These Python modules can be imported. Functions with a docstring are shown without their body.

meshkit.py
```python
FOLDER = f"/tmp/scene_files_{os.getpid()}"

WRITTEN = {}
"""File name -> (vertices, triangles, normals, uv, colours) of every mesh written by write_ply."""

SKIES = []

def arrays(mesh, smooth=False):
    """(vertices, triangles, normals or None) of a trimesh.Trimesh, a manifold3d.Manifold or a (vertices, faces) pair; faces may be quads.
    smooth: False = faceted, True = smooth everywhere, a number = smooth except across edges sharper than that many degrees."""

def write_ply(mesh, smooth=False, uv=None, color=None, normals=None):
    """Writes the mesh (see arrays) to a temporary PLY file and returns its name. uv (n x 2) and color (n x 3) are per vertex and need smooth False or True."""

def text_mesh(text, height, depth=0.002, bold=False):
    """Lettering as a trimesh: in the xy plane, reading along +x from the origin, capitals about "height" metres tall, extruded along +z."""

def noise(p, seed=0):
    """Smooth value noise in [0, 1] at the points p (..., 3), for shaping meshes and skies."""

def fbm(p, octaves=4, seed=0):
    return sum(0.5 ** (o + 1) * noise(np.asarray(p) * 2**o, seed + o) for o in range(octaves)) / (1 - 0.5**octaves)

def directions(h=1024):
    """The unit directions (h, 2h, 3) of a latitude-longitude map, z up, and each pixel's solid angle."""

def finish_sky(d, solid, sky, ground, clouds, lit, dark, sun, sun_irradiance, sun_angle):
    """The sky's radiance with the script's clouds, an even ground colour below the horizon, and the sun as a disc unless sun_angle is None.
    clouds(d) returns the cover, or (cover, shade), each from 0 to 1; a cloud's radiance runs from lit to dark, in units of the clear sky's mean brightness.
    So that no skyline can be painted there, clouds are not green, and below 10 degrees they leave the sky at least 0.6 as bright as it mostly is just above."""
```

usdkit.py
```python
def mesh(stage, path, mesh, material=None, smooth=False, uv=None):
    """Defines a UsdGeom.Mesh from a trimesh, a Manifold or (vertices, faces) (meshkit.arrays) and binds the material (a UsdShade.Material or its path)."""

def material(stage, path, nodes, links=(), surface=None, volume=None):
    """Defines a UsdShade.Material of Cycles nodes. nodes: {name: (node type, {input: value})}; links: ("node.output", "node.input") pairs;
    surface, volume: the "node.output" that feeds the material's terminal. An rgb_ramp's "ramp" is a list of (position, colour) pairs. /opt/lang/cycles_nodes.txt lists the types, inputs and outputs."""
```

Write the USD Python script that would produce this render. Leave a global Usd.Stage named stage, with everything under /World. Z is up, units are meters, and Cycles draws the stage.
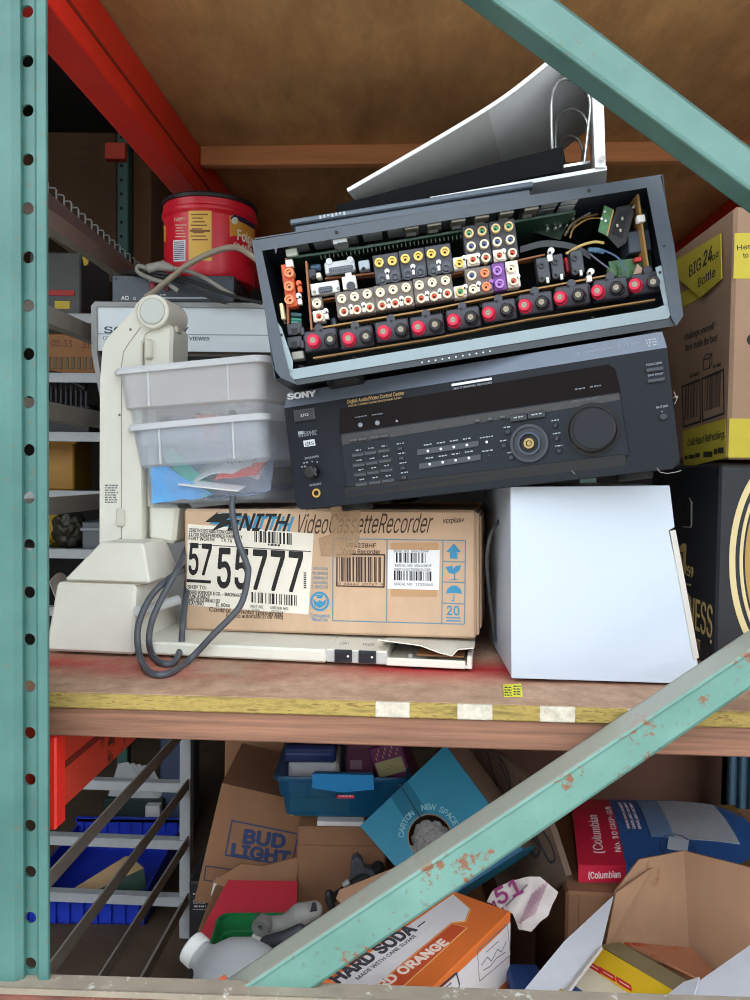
import math, random
import numpy as np
import trimesh, manifold3d, usdkit, meshkit
from shapely.geometry import Polygon, LineString, Point, box as sbox
from shapely import affinity
from shapely.ops import unary_union
from pxr import Usd, UsdGeom, UsdLux, UsdShade, Gf, Sdf

random.seed(7)
RNG = np.random.default_rng(7)
stage = Usd.Stage.CreateInMemory()
UsdGeom.SetStageUpAxis(stage, 'Z')
UsdGeom.SetStageMetersPerUnit(stage, 1.0)
UsdGeom.Xform.Define(stage, '/World')
UsdGeom.Scope.Define(stage, '/World/Looks')

# ------------------------------------------------------------------ camera, sky, exposure
F = 800.0                                   # focal length in pixels of a 750 x 1000 picture
PITCH, ROLL = math.radians(-2.07), math.radians(0.7)
EYE = np.array([0, 0, 1.2])                 # eye height above the floor
SKY = 1.0
EXPOSURE = 0.34
FWD = np.array([0, math.cos(PITCH), math.sin(PITCH)])
_up = np.array([0, -math.sin(PITCH), math.cos(PITCH)])
RIGHT = math.cos(ROLL) * np.array([1.0, 0, 0]) + math.sin(ROLL) * _up
UP = math.cos(ROLL) * _up - math.sin(ROLL) * np.array([1.0, 0, 0])
cam = UsdGeom.Camera.Define(stage, '/World/Camera')
cam.CreateHorizontalApertureAttr(36.0)
cam.CreateVerticalApertureAttr(48.0)
cam.CreateFocalLengthAttr(36.0 * F / 750)
cam.CreateFStopAttr(0.0)
cam.CreateExposureAttr(EXPOSURE)
cam.CreateClippingRangeAttr(Gf.Vec2f(0.02, 200))
_m = np.eye(4)
_m[0, :3], _m[1, :3], _m[2, :3], _m[3, :3] = RIGHT, UP, -FWD, EYE
cam.AddTransformOp().Set(Gf.Matrix4d(_m.tolist()))

dome = UsdLux.DomeLight.Define(stage, '/World/Sky')
dome.CreateIntensityAttr(SKY)
dome.CreateColorAttr(Gf.Vec3f(0.86, 0.94, 1.0))   # bright overcast daylight

# ------------------------------------------------------------------ materials
def lin(c):
    c = np.asarray(c, float) / 255
    return tuple(np.where(c <= 0.04045, c / 12.92, ((c + 0.055) / 1.055) ** 2.4))

MATS = {}
def mat(name, rgb, rough=0.6, metal=0.0, var=0.0, vscale=30, bump=0.0, bscale=200, spec=0.5, rgb2=None, cov=0.0, cscale=25, alpha=None, trans=0.0, coat=0.0, stretch=None, bdist=0.001):
    """A principled material: colour rgb (sRGB 0-255), broken up by noise (var), patches of rgb2 covering about cov, fine bump."""
    if name in MATS:
        return MATS[name]
    c = lin(rgb)
    n = {'p': ('principled_bsdf', {'base_color': c, 'roughness': rough, 'metallic': metal, 'specular_ior_level': spec, 'coat_weight': coat, 'transmission_weight': trans}),
         'tc': ('texture_coordinate', {}), 'mp': ('mapping', {'scale': stretch or (1, 1, 1)})}
    l = [('tc.object', 'mp.vector')]
    last = None
    if var > 0:
        n['nz'] = ('noise_texture', {'scale': vscale, 'detail': 5, 'roughness': 0.65})
        n['rp'] = ('rgb_ramp', {'ramp': [(0.25, tuple(x * (1 - var) for x in c)), (0.75, tuple(min(1, x * (1 + var)) for x in c))]})
        l += [('mp.vector', 'nz.vector'), ('nz.fac', 'rp.fac')]
        last = 'rp.color'
    if rgb2 is not None:
        n['n2'] = ('noise_texture', {'scale': cscale, 'detail': 6, 'roughness': 0.7})
        n['r2'] = ('rgb_ramp', {'ramp': [(0, (0, 0, 0)), (max(0.01, 0.70 - cov), (0, 0, 0)), (0.76 - cov, (1, 1, 1)), (1, (1, 1, 1))]})
        n['mx'] = ('mix', {'color1': c, 'color2': lin(rgb2)})
        l += [('mp.vector', 'n2.vector'), ('n2.fac', 'r2.fac'), ('r2.color', 'mx.fac')]
        if last:
            l.append((last, 'mx.color1'))
        last = 'mx.color'
    if last:
        l.append((last, 'p.base_color'))
    if bump > 0:
        n['bn'] = ('noise_texture', {'scale': bscale, 'detail': 4})
        n['bu'] = ('bump', {'strength': bump, 'distance': bdist})
        l += [('mp.vector', 'bn.vector'), ('bn.fac', 'bu.height'), ('bu.normal', 'p.normal')]
    surf = 'p.BSDF'
    if alpha is not None:
        n['tr'] = ('transparent_bsdf', {})
        n['ms'] = ('mix_closure', {'fac': alpha})
        l += [('tr.BSDF', 'ms.closure1'), ('p.BSDF', 'ms.closure2')]
        surf = 'ms.closure'
    MATS[name] = usdkit.material(stage, '/World/Looks/' + name, n, l, surface=surf)
    return MATS[name]

def M(rgb, rough=0.55, **k):
    """A plain shared material by colour."""
    name = 'm_%d_%d_%d_%d' % (*rgb, round(rough * 100)) + ''.join('_%s%s' % (a[0], str(b).replace('.', '').replace(' ', '').replace('(', '').replace(')', '').replace(',', '_').replace('-', '')) for a, b in sorted(k.items()))
    return mat(name, rgb, rough, **k)

# ------------------------------------------------------------------ projection: where a measured point lies at a known depth or plane
def ray(px, py):
    return RIGHT * (px - 375) / F - UP * (py - 500) / F + FWD
def P(px, py, D):
    r = ray(px, py)
    return r * D / r[1]
def onz(px, py, z):
    r = ray(px, py)
    return r * z / r[2]

def proj(p):
    p = np.asarray(p, float)
    d = p @ FWD
    return 375 + F * (p @ RIGHT) / d, 500 - F * (p @ UP) / d

def rot(yaw=0, pitch=0, roll=0):
    c, s = math.cos, math.sin
    Rz = np.array([[c(yaw), -s(yaw), 0], [s(yaw), c(yaw), 0], [0, 0, 1]])
    Rx = np.array([[1, 0, 0], [0, c(pitch), -s(pitch)], [0, s(pitch), c(pitch)]])
    Ry = np.array([[c(roll), 0, s(roll)], [0, 1, 0], [-s(roll), 0, c(roll)]])
    return Rz @ Rx @ Ry

# ------------------------------------------------------------------ things and parts
OFF = EYE
THINGS, TAKEN = [], {}
def unique(parent, name):
    k = TAKEN.get((parent, name), 0)
    TAKEN[(parent, name)] = k + 1
    return name if k == 0 else '%s_%03d' % (name, k)

class Part:
    def __init__(s, name, mesh, m, label=None, smooth=30, kind=None):
        s.name, s.mesh, s.m, s.kids, s.label, s.smooth, s.kind = name, mesh, m, [], label, smooth, kind
    def sub(s, name, mesh, m, label=None, smooth=30, kind=None):
        p = Part(name, tm(mesh), m, label, smooth, kind)
        s.kids.append(p)
        return p

class Thing:
    def __init__(s, name, label, cat, group=None, kind=None):
        s.name, s.label, s.cat, s.group, s.kind, s.parts = name, label, cat, group, kind, []
        THINGS.append(s)
    def part(s, name, mesh, m, label=None, smooth=30, kind=None):
        p = Part(name, tm(mesh), m, label, smooth, kind)
        s.parts.append(p)
        return p
    def write(s):
        path = '/World/' + unique('', s.name)
        v = np.vstack([p.mesh.bounds for p in s.parts])
        lo, hi = v.min(0), v.max(0)
        base = np.array([(lo[0] + hi[0]) / 2, (lo[1] + hi[1]) / 2, lo[2]])
        x = UsdGeom.Xform.Define(stage, path)
        x.AddTranslateOp().Set(Gf.Vec3d(*(base + OFF)))
        pr = x.GetPrim()
        def put(p, up):
            q = up + '/' + unique(up, p.name)
            g = p.mesh.copy()
            g.apply_translation(-base)
            o = usdkit.mesh(stage, q, g, p.m, smooth=p.smooth).GetPrim()
            if p.label:
                o.SetCustomDataByKey('label', p.label)
            if p.kind:
                o.SetCustomDataByKey('kind', p.kind)
            for k in p.kids:
                put(k, q)
        for p in s.parts:
            put(p, path)
        if s.label:
            pr.SetCustomDataByKey('label', s.label)
        if s.cat:
            pr.SetCustomDataByKey('category', s.cat)
        if s.group:
            pr.SetCustomDataByKey('group', s.group)
        if s.kind:
            pr.SetCustomDataByKey('kind', s.kind)

# ------------------------------------------------------------------ shapes
def tm(m):
    if isinstance(m, (list, tuple)):
        return trimesh.util.concatenate([tm(x) for x in m])
    if hasattr(m, 'to_mesh'):
        q = m.to_mesh()
        return trimesh.Trimesh(q.vert_properties[:, :3], q.tri_verts, process=False)
    return m
def hull(pts):
    return tm(manifold3d.Manifold.hull_points(np.asarray(pts, float)))
def bx(x0, x1, y0, y1, z0, z1, c=0.0):
    """A box with chamfered edges."""
    c = min(c, abs(x1 - x0) * .45, abs(y1 - y0) * .45, abs(z1 - z0) * .45)
    if c <= 0:
        b = trimesh.creation.box([abs(x1 - x0), abs(y1 - y0), abs(z1 - z0)])
        b.apply_translation([(x0 + x1) / 2, (y0 + y1) / 2, (z0 + z1) / 2])
        return b
    p = []
    for sx, a in ((1, x0), (-1, x1)):
        for sy, b in ((1, y0), (-1, y1)):
            for sz, d in ((1, z0), (-1, z1)):
                p += [(a, b + sy * c, d + sz * c), (a + sx * c, b, d + sz * c), (a + sx * c, b + sy * c, d)]
    return hull(p)
def ext(poly, y0, y1):
    """A polygon in (x, z) extruded along y from y0 to y1."""
    if not hasattr(poly, 'geom_type'):
        poly = Polygon(poly)
    if not poly.is_valid:
        poly = poly.buffer(0)
    out = []
    for g in getattr(poly, 'geoms', [poly]):
        if g.is_empty or g.area < 1e-12:
            continue
        m = trimesh.creation.extrude_polygon(g, abs(y1 - y0), engine='earcut')
        v = np.array(m.vertices)
        out.append(trimesh.Trimesh(np.stack([v[:, 0], max(y0, y1) - v[:, 2], v[:, 1]], 1), m.faces, process=False))
    return trimesh.util.concatenate(out)
def extz(poly, z0, z1):
    if not hasattr(poly, 'geom_type'):
        poly = Polygon(poly)
    m = trimesh.creation.extrude_polygon(poly, z1 - z0, engine='earcut')
    m.apply_translation([0, 0, z0])
    return m
def cyl(p0, p1, r, n=16, r1=None, c=0.0):
    """A cylinder or cone from p0 to p1, rims chamfered by c."""
    p0, p1 = np.asarray(p0, float), np.asarray(p1, float)
    h = np.linalg.norm(p1 - p0)
    r1 = r if r1 is None else r1
    prof = [(0, 0), (r - c, 0), (r, c), (r1, h - c), (r1 - c, h), (0, h)] if c > 0 else [(0, 0), (r, 0), (r1, h), (0, h)]
    return lathe(prof, n, p0, p1 - p0)
def lathe(prof, n=24, o=(0, 0, 0), axis=(0, 0, 1)):
    m = trimesh.creation.revolve(np.asarray(prof, float), sections=n)
    m.apply_transform(trimesh.geometry.align_vectors([0, 0, 1], np.asarray(axis, float)))
    m.apply_translation(o)
    return m
def smoothpath(pts, n=8):
    p = np.asarray(pts, float)
    if len(p) < 3:
        return p
    q = np.vstack([2 * p[0] - p[1], p, 2 * p[-1] - p[-2]])
    out = []
    for i in range(1, len(q) - 2):
        for t in np.linspace(0, 1, n, endpoint=False):
            a, b, c, d = q[i - 1:i + 3]
            out.append(0.5 * ((2 * b) + (c - a) * t + (2 * a - 5 * b + 4 * c - d) * t ** 2 + (3 * b - a - 3 * c + d) * t ** 3))
    return np.array(out + [p[-1]])
def tube(pts, r, n=8, smooth=True, steps=8):
    p = smoothpath(pts, steps) if smooth else np.asarray(pts, float)
    k = len(p)
    t = np.gradient(p, axis=0)
    t /= np.linalg.norm(t, axis=1, keepdims=True)
    a = np.array([0.0, 0, 1]) if abs(t[0][2]) < .9 else np.array([1.0, 0, 0])
    u = np.cross(t[0], a); u /= np.linalg.norm(u)
    ring, ang = [], np.linspace(0, 2 * math.pi, n, endpoint=False)
    rr = np.broadcast_to(r, k)
    for i in range(k):
        u = u - t[i] * (u @ t[i]); u /= np.linalg.norm(u)
        w = np.cross(t[i], u)
        ring.append(p[i] + rr[i] * (np.cos(ang)[:, None] * u + np.sin(ang)[:, None] * w))
    v = np.vstack(ring + [p[:1], p[-1:]])
    f = []
    for i in range(k - 1):
        for j in range(n):
            a_, b_ = i * n + j, i * n + (j + 1) % n
            f += [(a_, b_, b_ + n), (a_, b_ + n, a_ + n)]
    for j in range(n):
        f += [(k * n, (j + 1) % n, j), (k * n + 1, (k - 1) * n + j, (k - 1) * n + (j + 1) % n)]
    m = trimesh.Trimesh(v, f, process=False)
    m.fix_normals()
    return m
def prism(pts, vec):
    """A planar world polygon (any 3-D points, in order) swept by vec: a closed solid."""
    p = np.asarray(pts, float)
    vec = np.asarray(vec, float)
    o = p[0]
    n = np.zeros(3)
    for i in range(len(p)):
        n += np.cross(p[i] - o, p[(i + 1) % len(p)] - o)
    n /= np.linalg.norm(n)
    ex = p[1] - p[0]; ex -= n * (ex @ n); ex /= np.linalg.norm(ex)
    ey = np.cross(n, ex)
    q = np.stack([(p - o) @ ex, (p - o) @ ey], 1)
    _, f = trimesh.creation.triangulate_polygon(Polygon(q), engine='earcut', force_vertices=False)
    vv = trimesh.creation.triangulate_polygon(Polygon(q), engine='earcut')[0]
    P3 = o + vv[:, :1] * ex + vv[:, 1:] * ey
    k = len(P3)
    ff = [tuple(x) for x in f] + [tuple(x[::-1] + k) for x in f]
    ring = [int(np.argmin(((vv - a) ** 2).sum(1))) for a in q]
    for i in range(len(ring)):
        a, b = ring[i], ring[(i + 1) % len(ring)]
        ff += [(a, b, b + k), (a, b + k, a + k)]
    m = trimesh.Trimesh(np.vstack([P3, P3 + vec]), ff, process=True)
    m.fix_normals()
    return m
def grid_sheet(fn, nu, nv, th=0.002):
    """A thin solid sheet: fn(u, v) -> point for u, v in 0..1."""
    uu, vv = np.meshgrid(np.linspace(0, 1, nu), np.linspace(0, 1, nv), indexing='ij')
    p = np.array([[fn(uu[i, j], vv[i, j]) for j in range(nv)] for i in range(nu)], float)
    du, dv = np.gradient(p, axis=0), np.gradient(p, axis=1)
    nn = np.cross(du, dv); nn /= np.linalg.norm(nn, axis=2, keepdims=True) + 1e-12
    k = nu * nv
    v = np.vstack([p.reshape(-1, 3), (p + nn * th).reshape(-1, 3)])
    f, I = [], lambda i, j: i * nv + j
    for i in range(nu - 1):
        for j in range(nv - 1):
            a, b, c, d = I(i, j), I(i + 1, j), I(i + 1, j + 1), I(i, j + 1)
            f += [(a, c, b), (a, d, c), (a + k, b + k, c + k), (a + k, c + k, d + k)]
    edge = [I(i, 0) for i in range(nu)] + [I(nu - 1, j) for j in range(1, nv)] + [I(i, nv - 1) for i in range(nu - 2, -1, -1)] + [I(0, j) for j in range(nv - 2, 0, -1)]
    for a, b in zip(edge, edge[1:] + edge[:1]):
        f += [(a, b, b + k), (a, b + k, a + k)]
    m = trimesh.Trimesh(v, f, process=False)
    return m

class Frame:
    """A local frame: x right, y into the thing, z up, with measured picture points brought onto its planes."""
    def __init__(s, o, R):
        s.o, s.R = np.asarray(o, float), np.asarray(R, float)
    @staticmethod
    def axes(o, ex, ez):
        ex = np.asarray(ex, float); ex = ex / np.linalg.norm(ex)
        ez = np.asarray(ez, float); ez = ez - ex * (ez @ ex); ez /= np.linalg.norm(ez)
        return Frame(o, np.stack([ex, np.cross(ez, ex), ez], 1))
    def uv(s, px, py, w=0.0):
        r = ray(px, py)
        n = s.R[:, 1]
        t = (n @ s.o + w) / (n @ r)
        q = s.R.T @ (r * t - s.o)
        return np.array([q[0], q[2]])
    def pt(s, u, w, v):
        return s.o + s.R @ np.array([u, w, v], float)
    def px(s, px, py, w=0.0):
        u, v = s.uv(px, py, w)
        return s.pt(u, w, v)
    def put(s, m):
        m = tm(m).copy()
        m.vertices = m.vertices @ s.R.T + s.o
        return m
    def poly(s, pts, w0=0.0, w1=-0.0005, at=None):
        """Measured outline on the plane at depth 'at' (default w0), extruded between w0 and w1."""
        a = w0 if at is None else at
        return s.put(ext([s.uv(x, y, a) for x, y in pts], w0, w1))
    def rbox(s, x0, y0, x1, y1, w0, w1, c=0.0005, tilt=True):
        """A chamfered box whose face spans two measured corners on plane w0 (upright in the frame)."""
        a, b = s.uv(x0, y0, w0), s.uv(x1, y1, w0)
        return s.put(bx(min(a[0], b[0]), max(a[0], b[0]), min(w0, w1), max(w0, w1), min(a[1], b[1]), max(a[1], b[1]), c))
    def cbox(s, cx, cy, wpx, hpx, w0, w1, c=0.0005):
        """The same by centre and size in pixels."""
        k = s.scale(cx, cy, w0)
        u, v = s.uv(cx, cy, w0)
        return s.put(bx(u - wpx * k / 2, u + wpx * k / 2, min(w0, w1), max(w0, w1), v - hpx * k / 2, v + hpx * k / 2, c))
    def scale(s, x, y, w=0.0):
        return (np.linalg.norm(s.px(x + 3, y, w) - s.px(x, y, w)) * np.linalg.norm(s.px(x, y + 3, w) - s.px(x, y, w))) ** .5 / 3
    def kz(s, x, y, w, d=(0, 1)):
        """Metres per pixel along the frame's direction d (u, v) at a measured point."""
        u, v = s.uv(x, y, w)
        a, b = np.array(proj(s.pt(u, w, v))), np.array(proj(s.pt(u + d[0] * .004, w, v + d[1] * .004)))
        return .004 / np.linalg.norm(a - b)
    def disc(s, x, y, r, w0, w1, n=20, c=0.0, r1=None):
        k = s.scale(x, y, w0)
        u, v = s.uv(x, y, w0)
        return cyl(s.pt(u, w0, v), s.pt(u, w1, v), r * k, n, None if r1 is None else r1 * k, c)
    def ring(s, x, y, r, ri, w0, w1, n=20):
        k = s.scale(x, y, w0)
        u, v = s.uv(x, y, w0)
        h = abs(w1 - w0)
        return lathe([(ri * k, 0), (r * k, 0), (r * k, h), (ri * k, h), (ri * k, 0)], n, s.pt(u, w0, v), s.R[:, 1] * (1 if w1 > w0 else -1))
    def text(s, t, p0, p1, hpx, w=0.0, th=0.0004, bold=False, shear=0.0):
        """Lettering with its baseline from p0 to p1 (measured), capitals hpx tall."""
        a, b = s.uv(*p0, w), s.uv(*p1, w)
        d = b - a
        L = np.linalg.norm(d)
        d = d / L
        up = np.array([-d[1], d[0]])
        m = meshkit.text_mesh(t, 1.0, 1.0, bold)
        v = np.array(m.vertices)
        sx = L / max(1e-6, v[:, 0].max() - v[:, 0].min())
        x = (v[:, 0] - v[:, 0].min()) * sx
        h = hpx * s.kz(*p0, w, up)
        z = v[:, 1] * h
        x = x + shear * z
        q = a + x[:, None] * d + z[:, None] * up
        f = np.array(m.faces)
        g = trimesh.Trimesh(np.stack([q[:, 0], w - v[:, 2] * th, q[:, 1]], 1), f, process=False)
        return s.put(g)
    def bars(s, x0, y0, x1, y1, h, n, w=0.0, th=0.0003, seed=1, fill=0.5):
        """A barcode: n upright bars along (x0,y0)-(x1,y1), h pixels tall upwards."""
        r = random.Random(seed)
        out, t = [], 0.0
        ws = [r.choice((1, 1, 2, 3)) for _ in range(2 * n)]
        tot = sum(ws)
        for i, q in enumerate(ws):
            if i % 2 == 0:
                a, b = t / tot, (t + q * 2 * fill) / tot
                A = (x0 + (x1 - x0) * a, y0 + (y1 - y0) * a)
                B = (x0 + (x1 - x0) * b, y0 + (y1 - y0) * b)
                ua, ub = s.uv(*A, w), s.uv(*B, w)
                k = h * s.kz(x0, y0, w)
                out.append(bx(ua[0], max(ub[0], ua[0] + 1e-5), w - th, w, ua[1], ua[1] + k))
            t += q
        return s.put(out)
    def greek(s, x0, y0, x1, y1, hpx, w=0.0, th=0.0003, seed=1):
        """A row of print too small to read: short dashes."""
        r = random.Random(seed)
        out, t = [], 0.0
        L = math.hypot(x1 - x0, y1 - y0)
        while t < L:
            q = min(L - t, r.uniform(1.2, 3.5) * max(1, hpx / 2))
            A = (x0 + (x1 - x0) * t / L, y0 + (y1 - y0) * t / L)
            B = (x0 + (x1 - x0) * (t + q) / L, y0 + (y1 - y0) * (t + q) / L)
            k = hpx * s.kz(x0, y0, w)
            ua, ub = s.uv(*A, w), s.uv(*B, w)
            out.append(bx(min(ua[0], ub[0]), max(ua[0], ub[0]) + 1e-5, w - th, w, ua[1], ua[1] + k))
            t += q + r.uniform(.6, 1.3)
        return s.put(out)

def carton(dx, dy, dz, t=0.003):
    """Local mesh of a closed carton, front centre at the origin, with flap seams along its top."""
    return bx(-dx / 2, dx / 2, 0, dy, -dz / 2, dz / 2, 0.0025)

# ================================================================== the setting
def struct(name, mesh, m, label):
    t = Thing(name, label, None, kind='structure')
    t.part('surface', mesh, m)
    return t
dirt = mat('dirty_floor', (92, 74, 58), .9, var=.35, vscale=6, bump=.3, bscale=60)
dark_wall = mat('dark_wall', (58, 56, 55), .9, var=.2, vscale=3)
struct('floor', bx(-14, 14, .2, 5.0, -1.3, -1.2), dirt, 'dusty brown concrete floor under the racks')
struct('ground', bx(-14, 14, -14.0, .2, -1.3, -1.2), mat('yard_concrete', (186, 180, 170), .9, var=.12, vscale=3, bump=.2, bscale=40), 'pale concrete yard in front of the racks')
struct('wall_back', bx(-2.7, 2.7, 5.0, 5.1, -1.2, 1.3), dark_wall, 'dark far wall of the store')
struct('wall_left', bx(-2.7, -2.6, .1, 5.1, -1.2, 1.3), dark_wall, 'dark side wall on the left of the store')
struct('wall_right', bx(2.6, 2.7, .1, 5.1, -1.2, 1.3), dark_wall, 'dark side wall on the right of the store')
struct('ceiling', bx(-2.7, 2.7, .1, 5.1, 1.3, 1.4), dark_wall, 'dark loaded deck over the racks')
struct('wall_front', bx(-14, 14, -8.2, -8, -1.2, 1.6), mat('facing_wall', (140, 134, 128), .9, var=.1, vscale=2), 'plain wall across the yard, behind the camera')

# ================================================================== the pallet rack (its own frame: u along the end frame, w into the bay)
YAW = math.radians(-3.2)
RK = Frame((0, .81, 0), rot(YAW))
def rk(u, w, v):
    return RK.pt(u, w, v)
SHELF_Z = -0.236

def teal_mat(name, wear, rust, dust=0.0, c1=(76, 116, 108), c2=(98, 135, 127)):
    n = {'g': ('geometry', {}), 'p': ('principled_bsdf', {'roughness': .42, 'specular_ior_level': .5}),
         'n1': ('noise_texture', {'scale': 26.0, 'detail': 8, 'roughness': .72}), 'r1': ('rgb_ramp', {'ramp': [(0, (0, 0, 0)), (.66 - rust, (0, 0, 0)), (.70 - rust, (1, 1, 1)), (1, (1, 1, 1))]}),
         'n2': ('noise_texture', {'scale': 9.0, 'detail': 5, 'roughness': .6}), 'r2': ('rgb_ramp', {'ramp': [(.3, lin(c1)), (.7, lin(c2))]}),
         'n3': ('noise_texture', {'scale': 130.0, 'detail': 3}), 'r3': ('rgb_ramp', {'ramp': [(0, (0, 0, 0)), (.68 - wear, (0, 0, 0)), (.74 - wear, (1, 1, 1)), (1, (1, 1, 1))]}),
         'm1': ('mix', {'color2': lin((104, 96, 78))}), 'm2': ('mix', {'color2': lin((126, 84, 62))}),
         'sp': ('separate_xyz', {}), 'mr': ('map_range', {'from_min': .5, 'from_max': .9, 'to_min': 0, 'to_max': dust, 'clamp': True}), 'm3': ('mix', {'color2': lin((176, 168, 156))}),
         'mm': ('math', {'math_type': 'multiply', 'value2': .5}),
         'bu': ('bump', {'strength': .12, 'distance': .0015})}
    l = [('g.position', 'n1.vector'), ('g.position', 'n2.vector'), ('g.position', 'n3.vector'), ('n1.fac', 'r1.fac'), ('n2.fac', 'r2.fac'), ('n3.fac', 'r3.fac'),
         ('r2.color', 'm1.color1'), ('r3.color', 'mm.value1'), ('mm.value', 'm1.fac'), ('m1.color', 'm2.color1'), ('r1.color', 'm2.fac'),
         ('g.true_normal', 'sp.vector'), ('sp.z', 'mr.value'), ('mr.result', 'm3.fac'), ('m2.color', 'm3.color1'), ('m3.color', 'p.base_color'), ('n1.fac', 'bu.height'), ('bu.normal', 'p.normal')]
    return usdkit.material(stage, '/World/Looks/' + name, n, l, surface='p.BSDF')
teal = teal_mat('teal_paint', .03, -.01)
teal_post = teal_mat('teal_post_paint', .05, -.01, .0, (58, 102, 97), (78, 122, 116))
teal_worn = teal_mat('teal_paint_rusty', .05, .075, .85, (86, 128, 118), (110, 150, 140))     # dust has settled on its upward faces
red_beam = mat('red_beam_paint', (222, 42, 28), .4, var=.12, vscale=14, rgb2=(120, 40, 26), cov=.02, bump=.05)
red_worn = mat('red_beam_scuffed', (200, 62, 40), .5, var=.2, vscale=10, rgb2=(96, 40, 30), cov=.12, cscale=16, bump=.1)
hole_dark = M((24, 30, 28), .9)

rack = Thing('pallet_rack', 'teal pallet rack end frame with punched post, diagonal braces and red beams', 'rack')
def upright(pts, z0, z1, zs, hx):
    prof = LineString(pts).buffer(.0014, cap_style=2, join_style=1)
    m = manifold3d.Manifold.extrude(manifold3d.CrossSection([np.array(prof.exterior.coords)[:-1]], manifold3d.FillRule.EvenOdd), z1 - z0).translate((0, 0, z0))
    cut = [manifold3d.Manifold.cylinder(.010, .0060, .0060, 20).rotate((90, 0, 0)).translate((hx(z), .0135 + PW, z)) for z in zs]
    m = m - manifold3d.Manifold.batch_boolean(cut, manifold3d.OpType.Add)
    return RK.put(m)
PW = -.048                                # the end frame's members stand in front of the shelf's edge
pu = lambda px, y=500: RK.uv(px, y, PW)[0]
h_top, h_bot = RK.uv(27, 8, PW)[1], RK.uv(32, 967, PW)[1]
hz = [h_top + (h_bot - h_top) / 20 * k for k in range(-6, 26)]
hole_u = RK.uv(29.5, 500, PW + .007)[0]
post_pts = [(a, b + PW) for a, b in [(-.50, .05), (-.50, -.004), (pu(15), -.004), (pu(21), 0), (RK.uv(24, 500, PW + .007)[0], .007), (RK.uv(37.2, 500, PW + .007)[0], .007), (pu(39), 0), (pu(46.3), 0), (pu(46.2), .003)]]
post_m = upright(post_pts, -1.2, 1.1, hz, lambda z: hole_u)
rack.part('upright_post', post_m, teal_post)
mir = lambda p: [(.70 - .38 - q[0] , q[1]) for q in p]
rack.part('upright_post', RK.put(bx(.70, .78, -.004, .07, -1.2, 1.1, .003)), teal_post)
for u0, hz0 in ((-.50, 0), ):
    rack.part('foot_plate', RK.put(bx(-.53, -.32, -.03, .09, -1.2, -1.192, .001)), M((70, 90, 84), .6))
rack.part('foot_plate', RK.put(bx(.68, .80, -.03, .09, -1.2, -1.192, .001)), M((70, 90, 84), .6))

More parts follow.
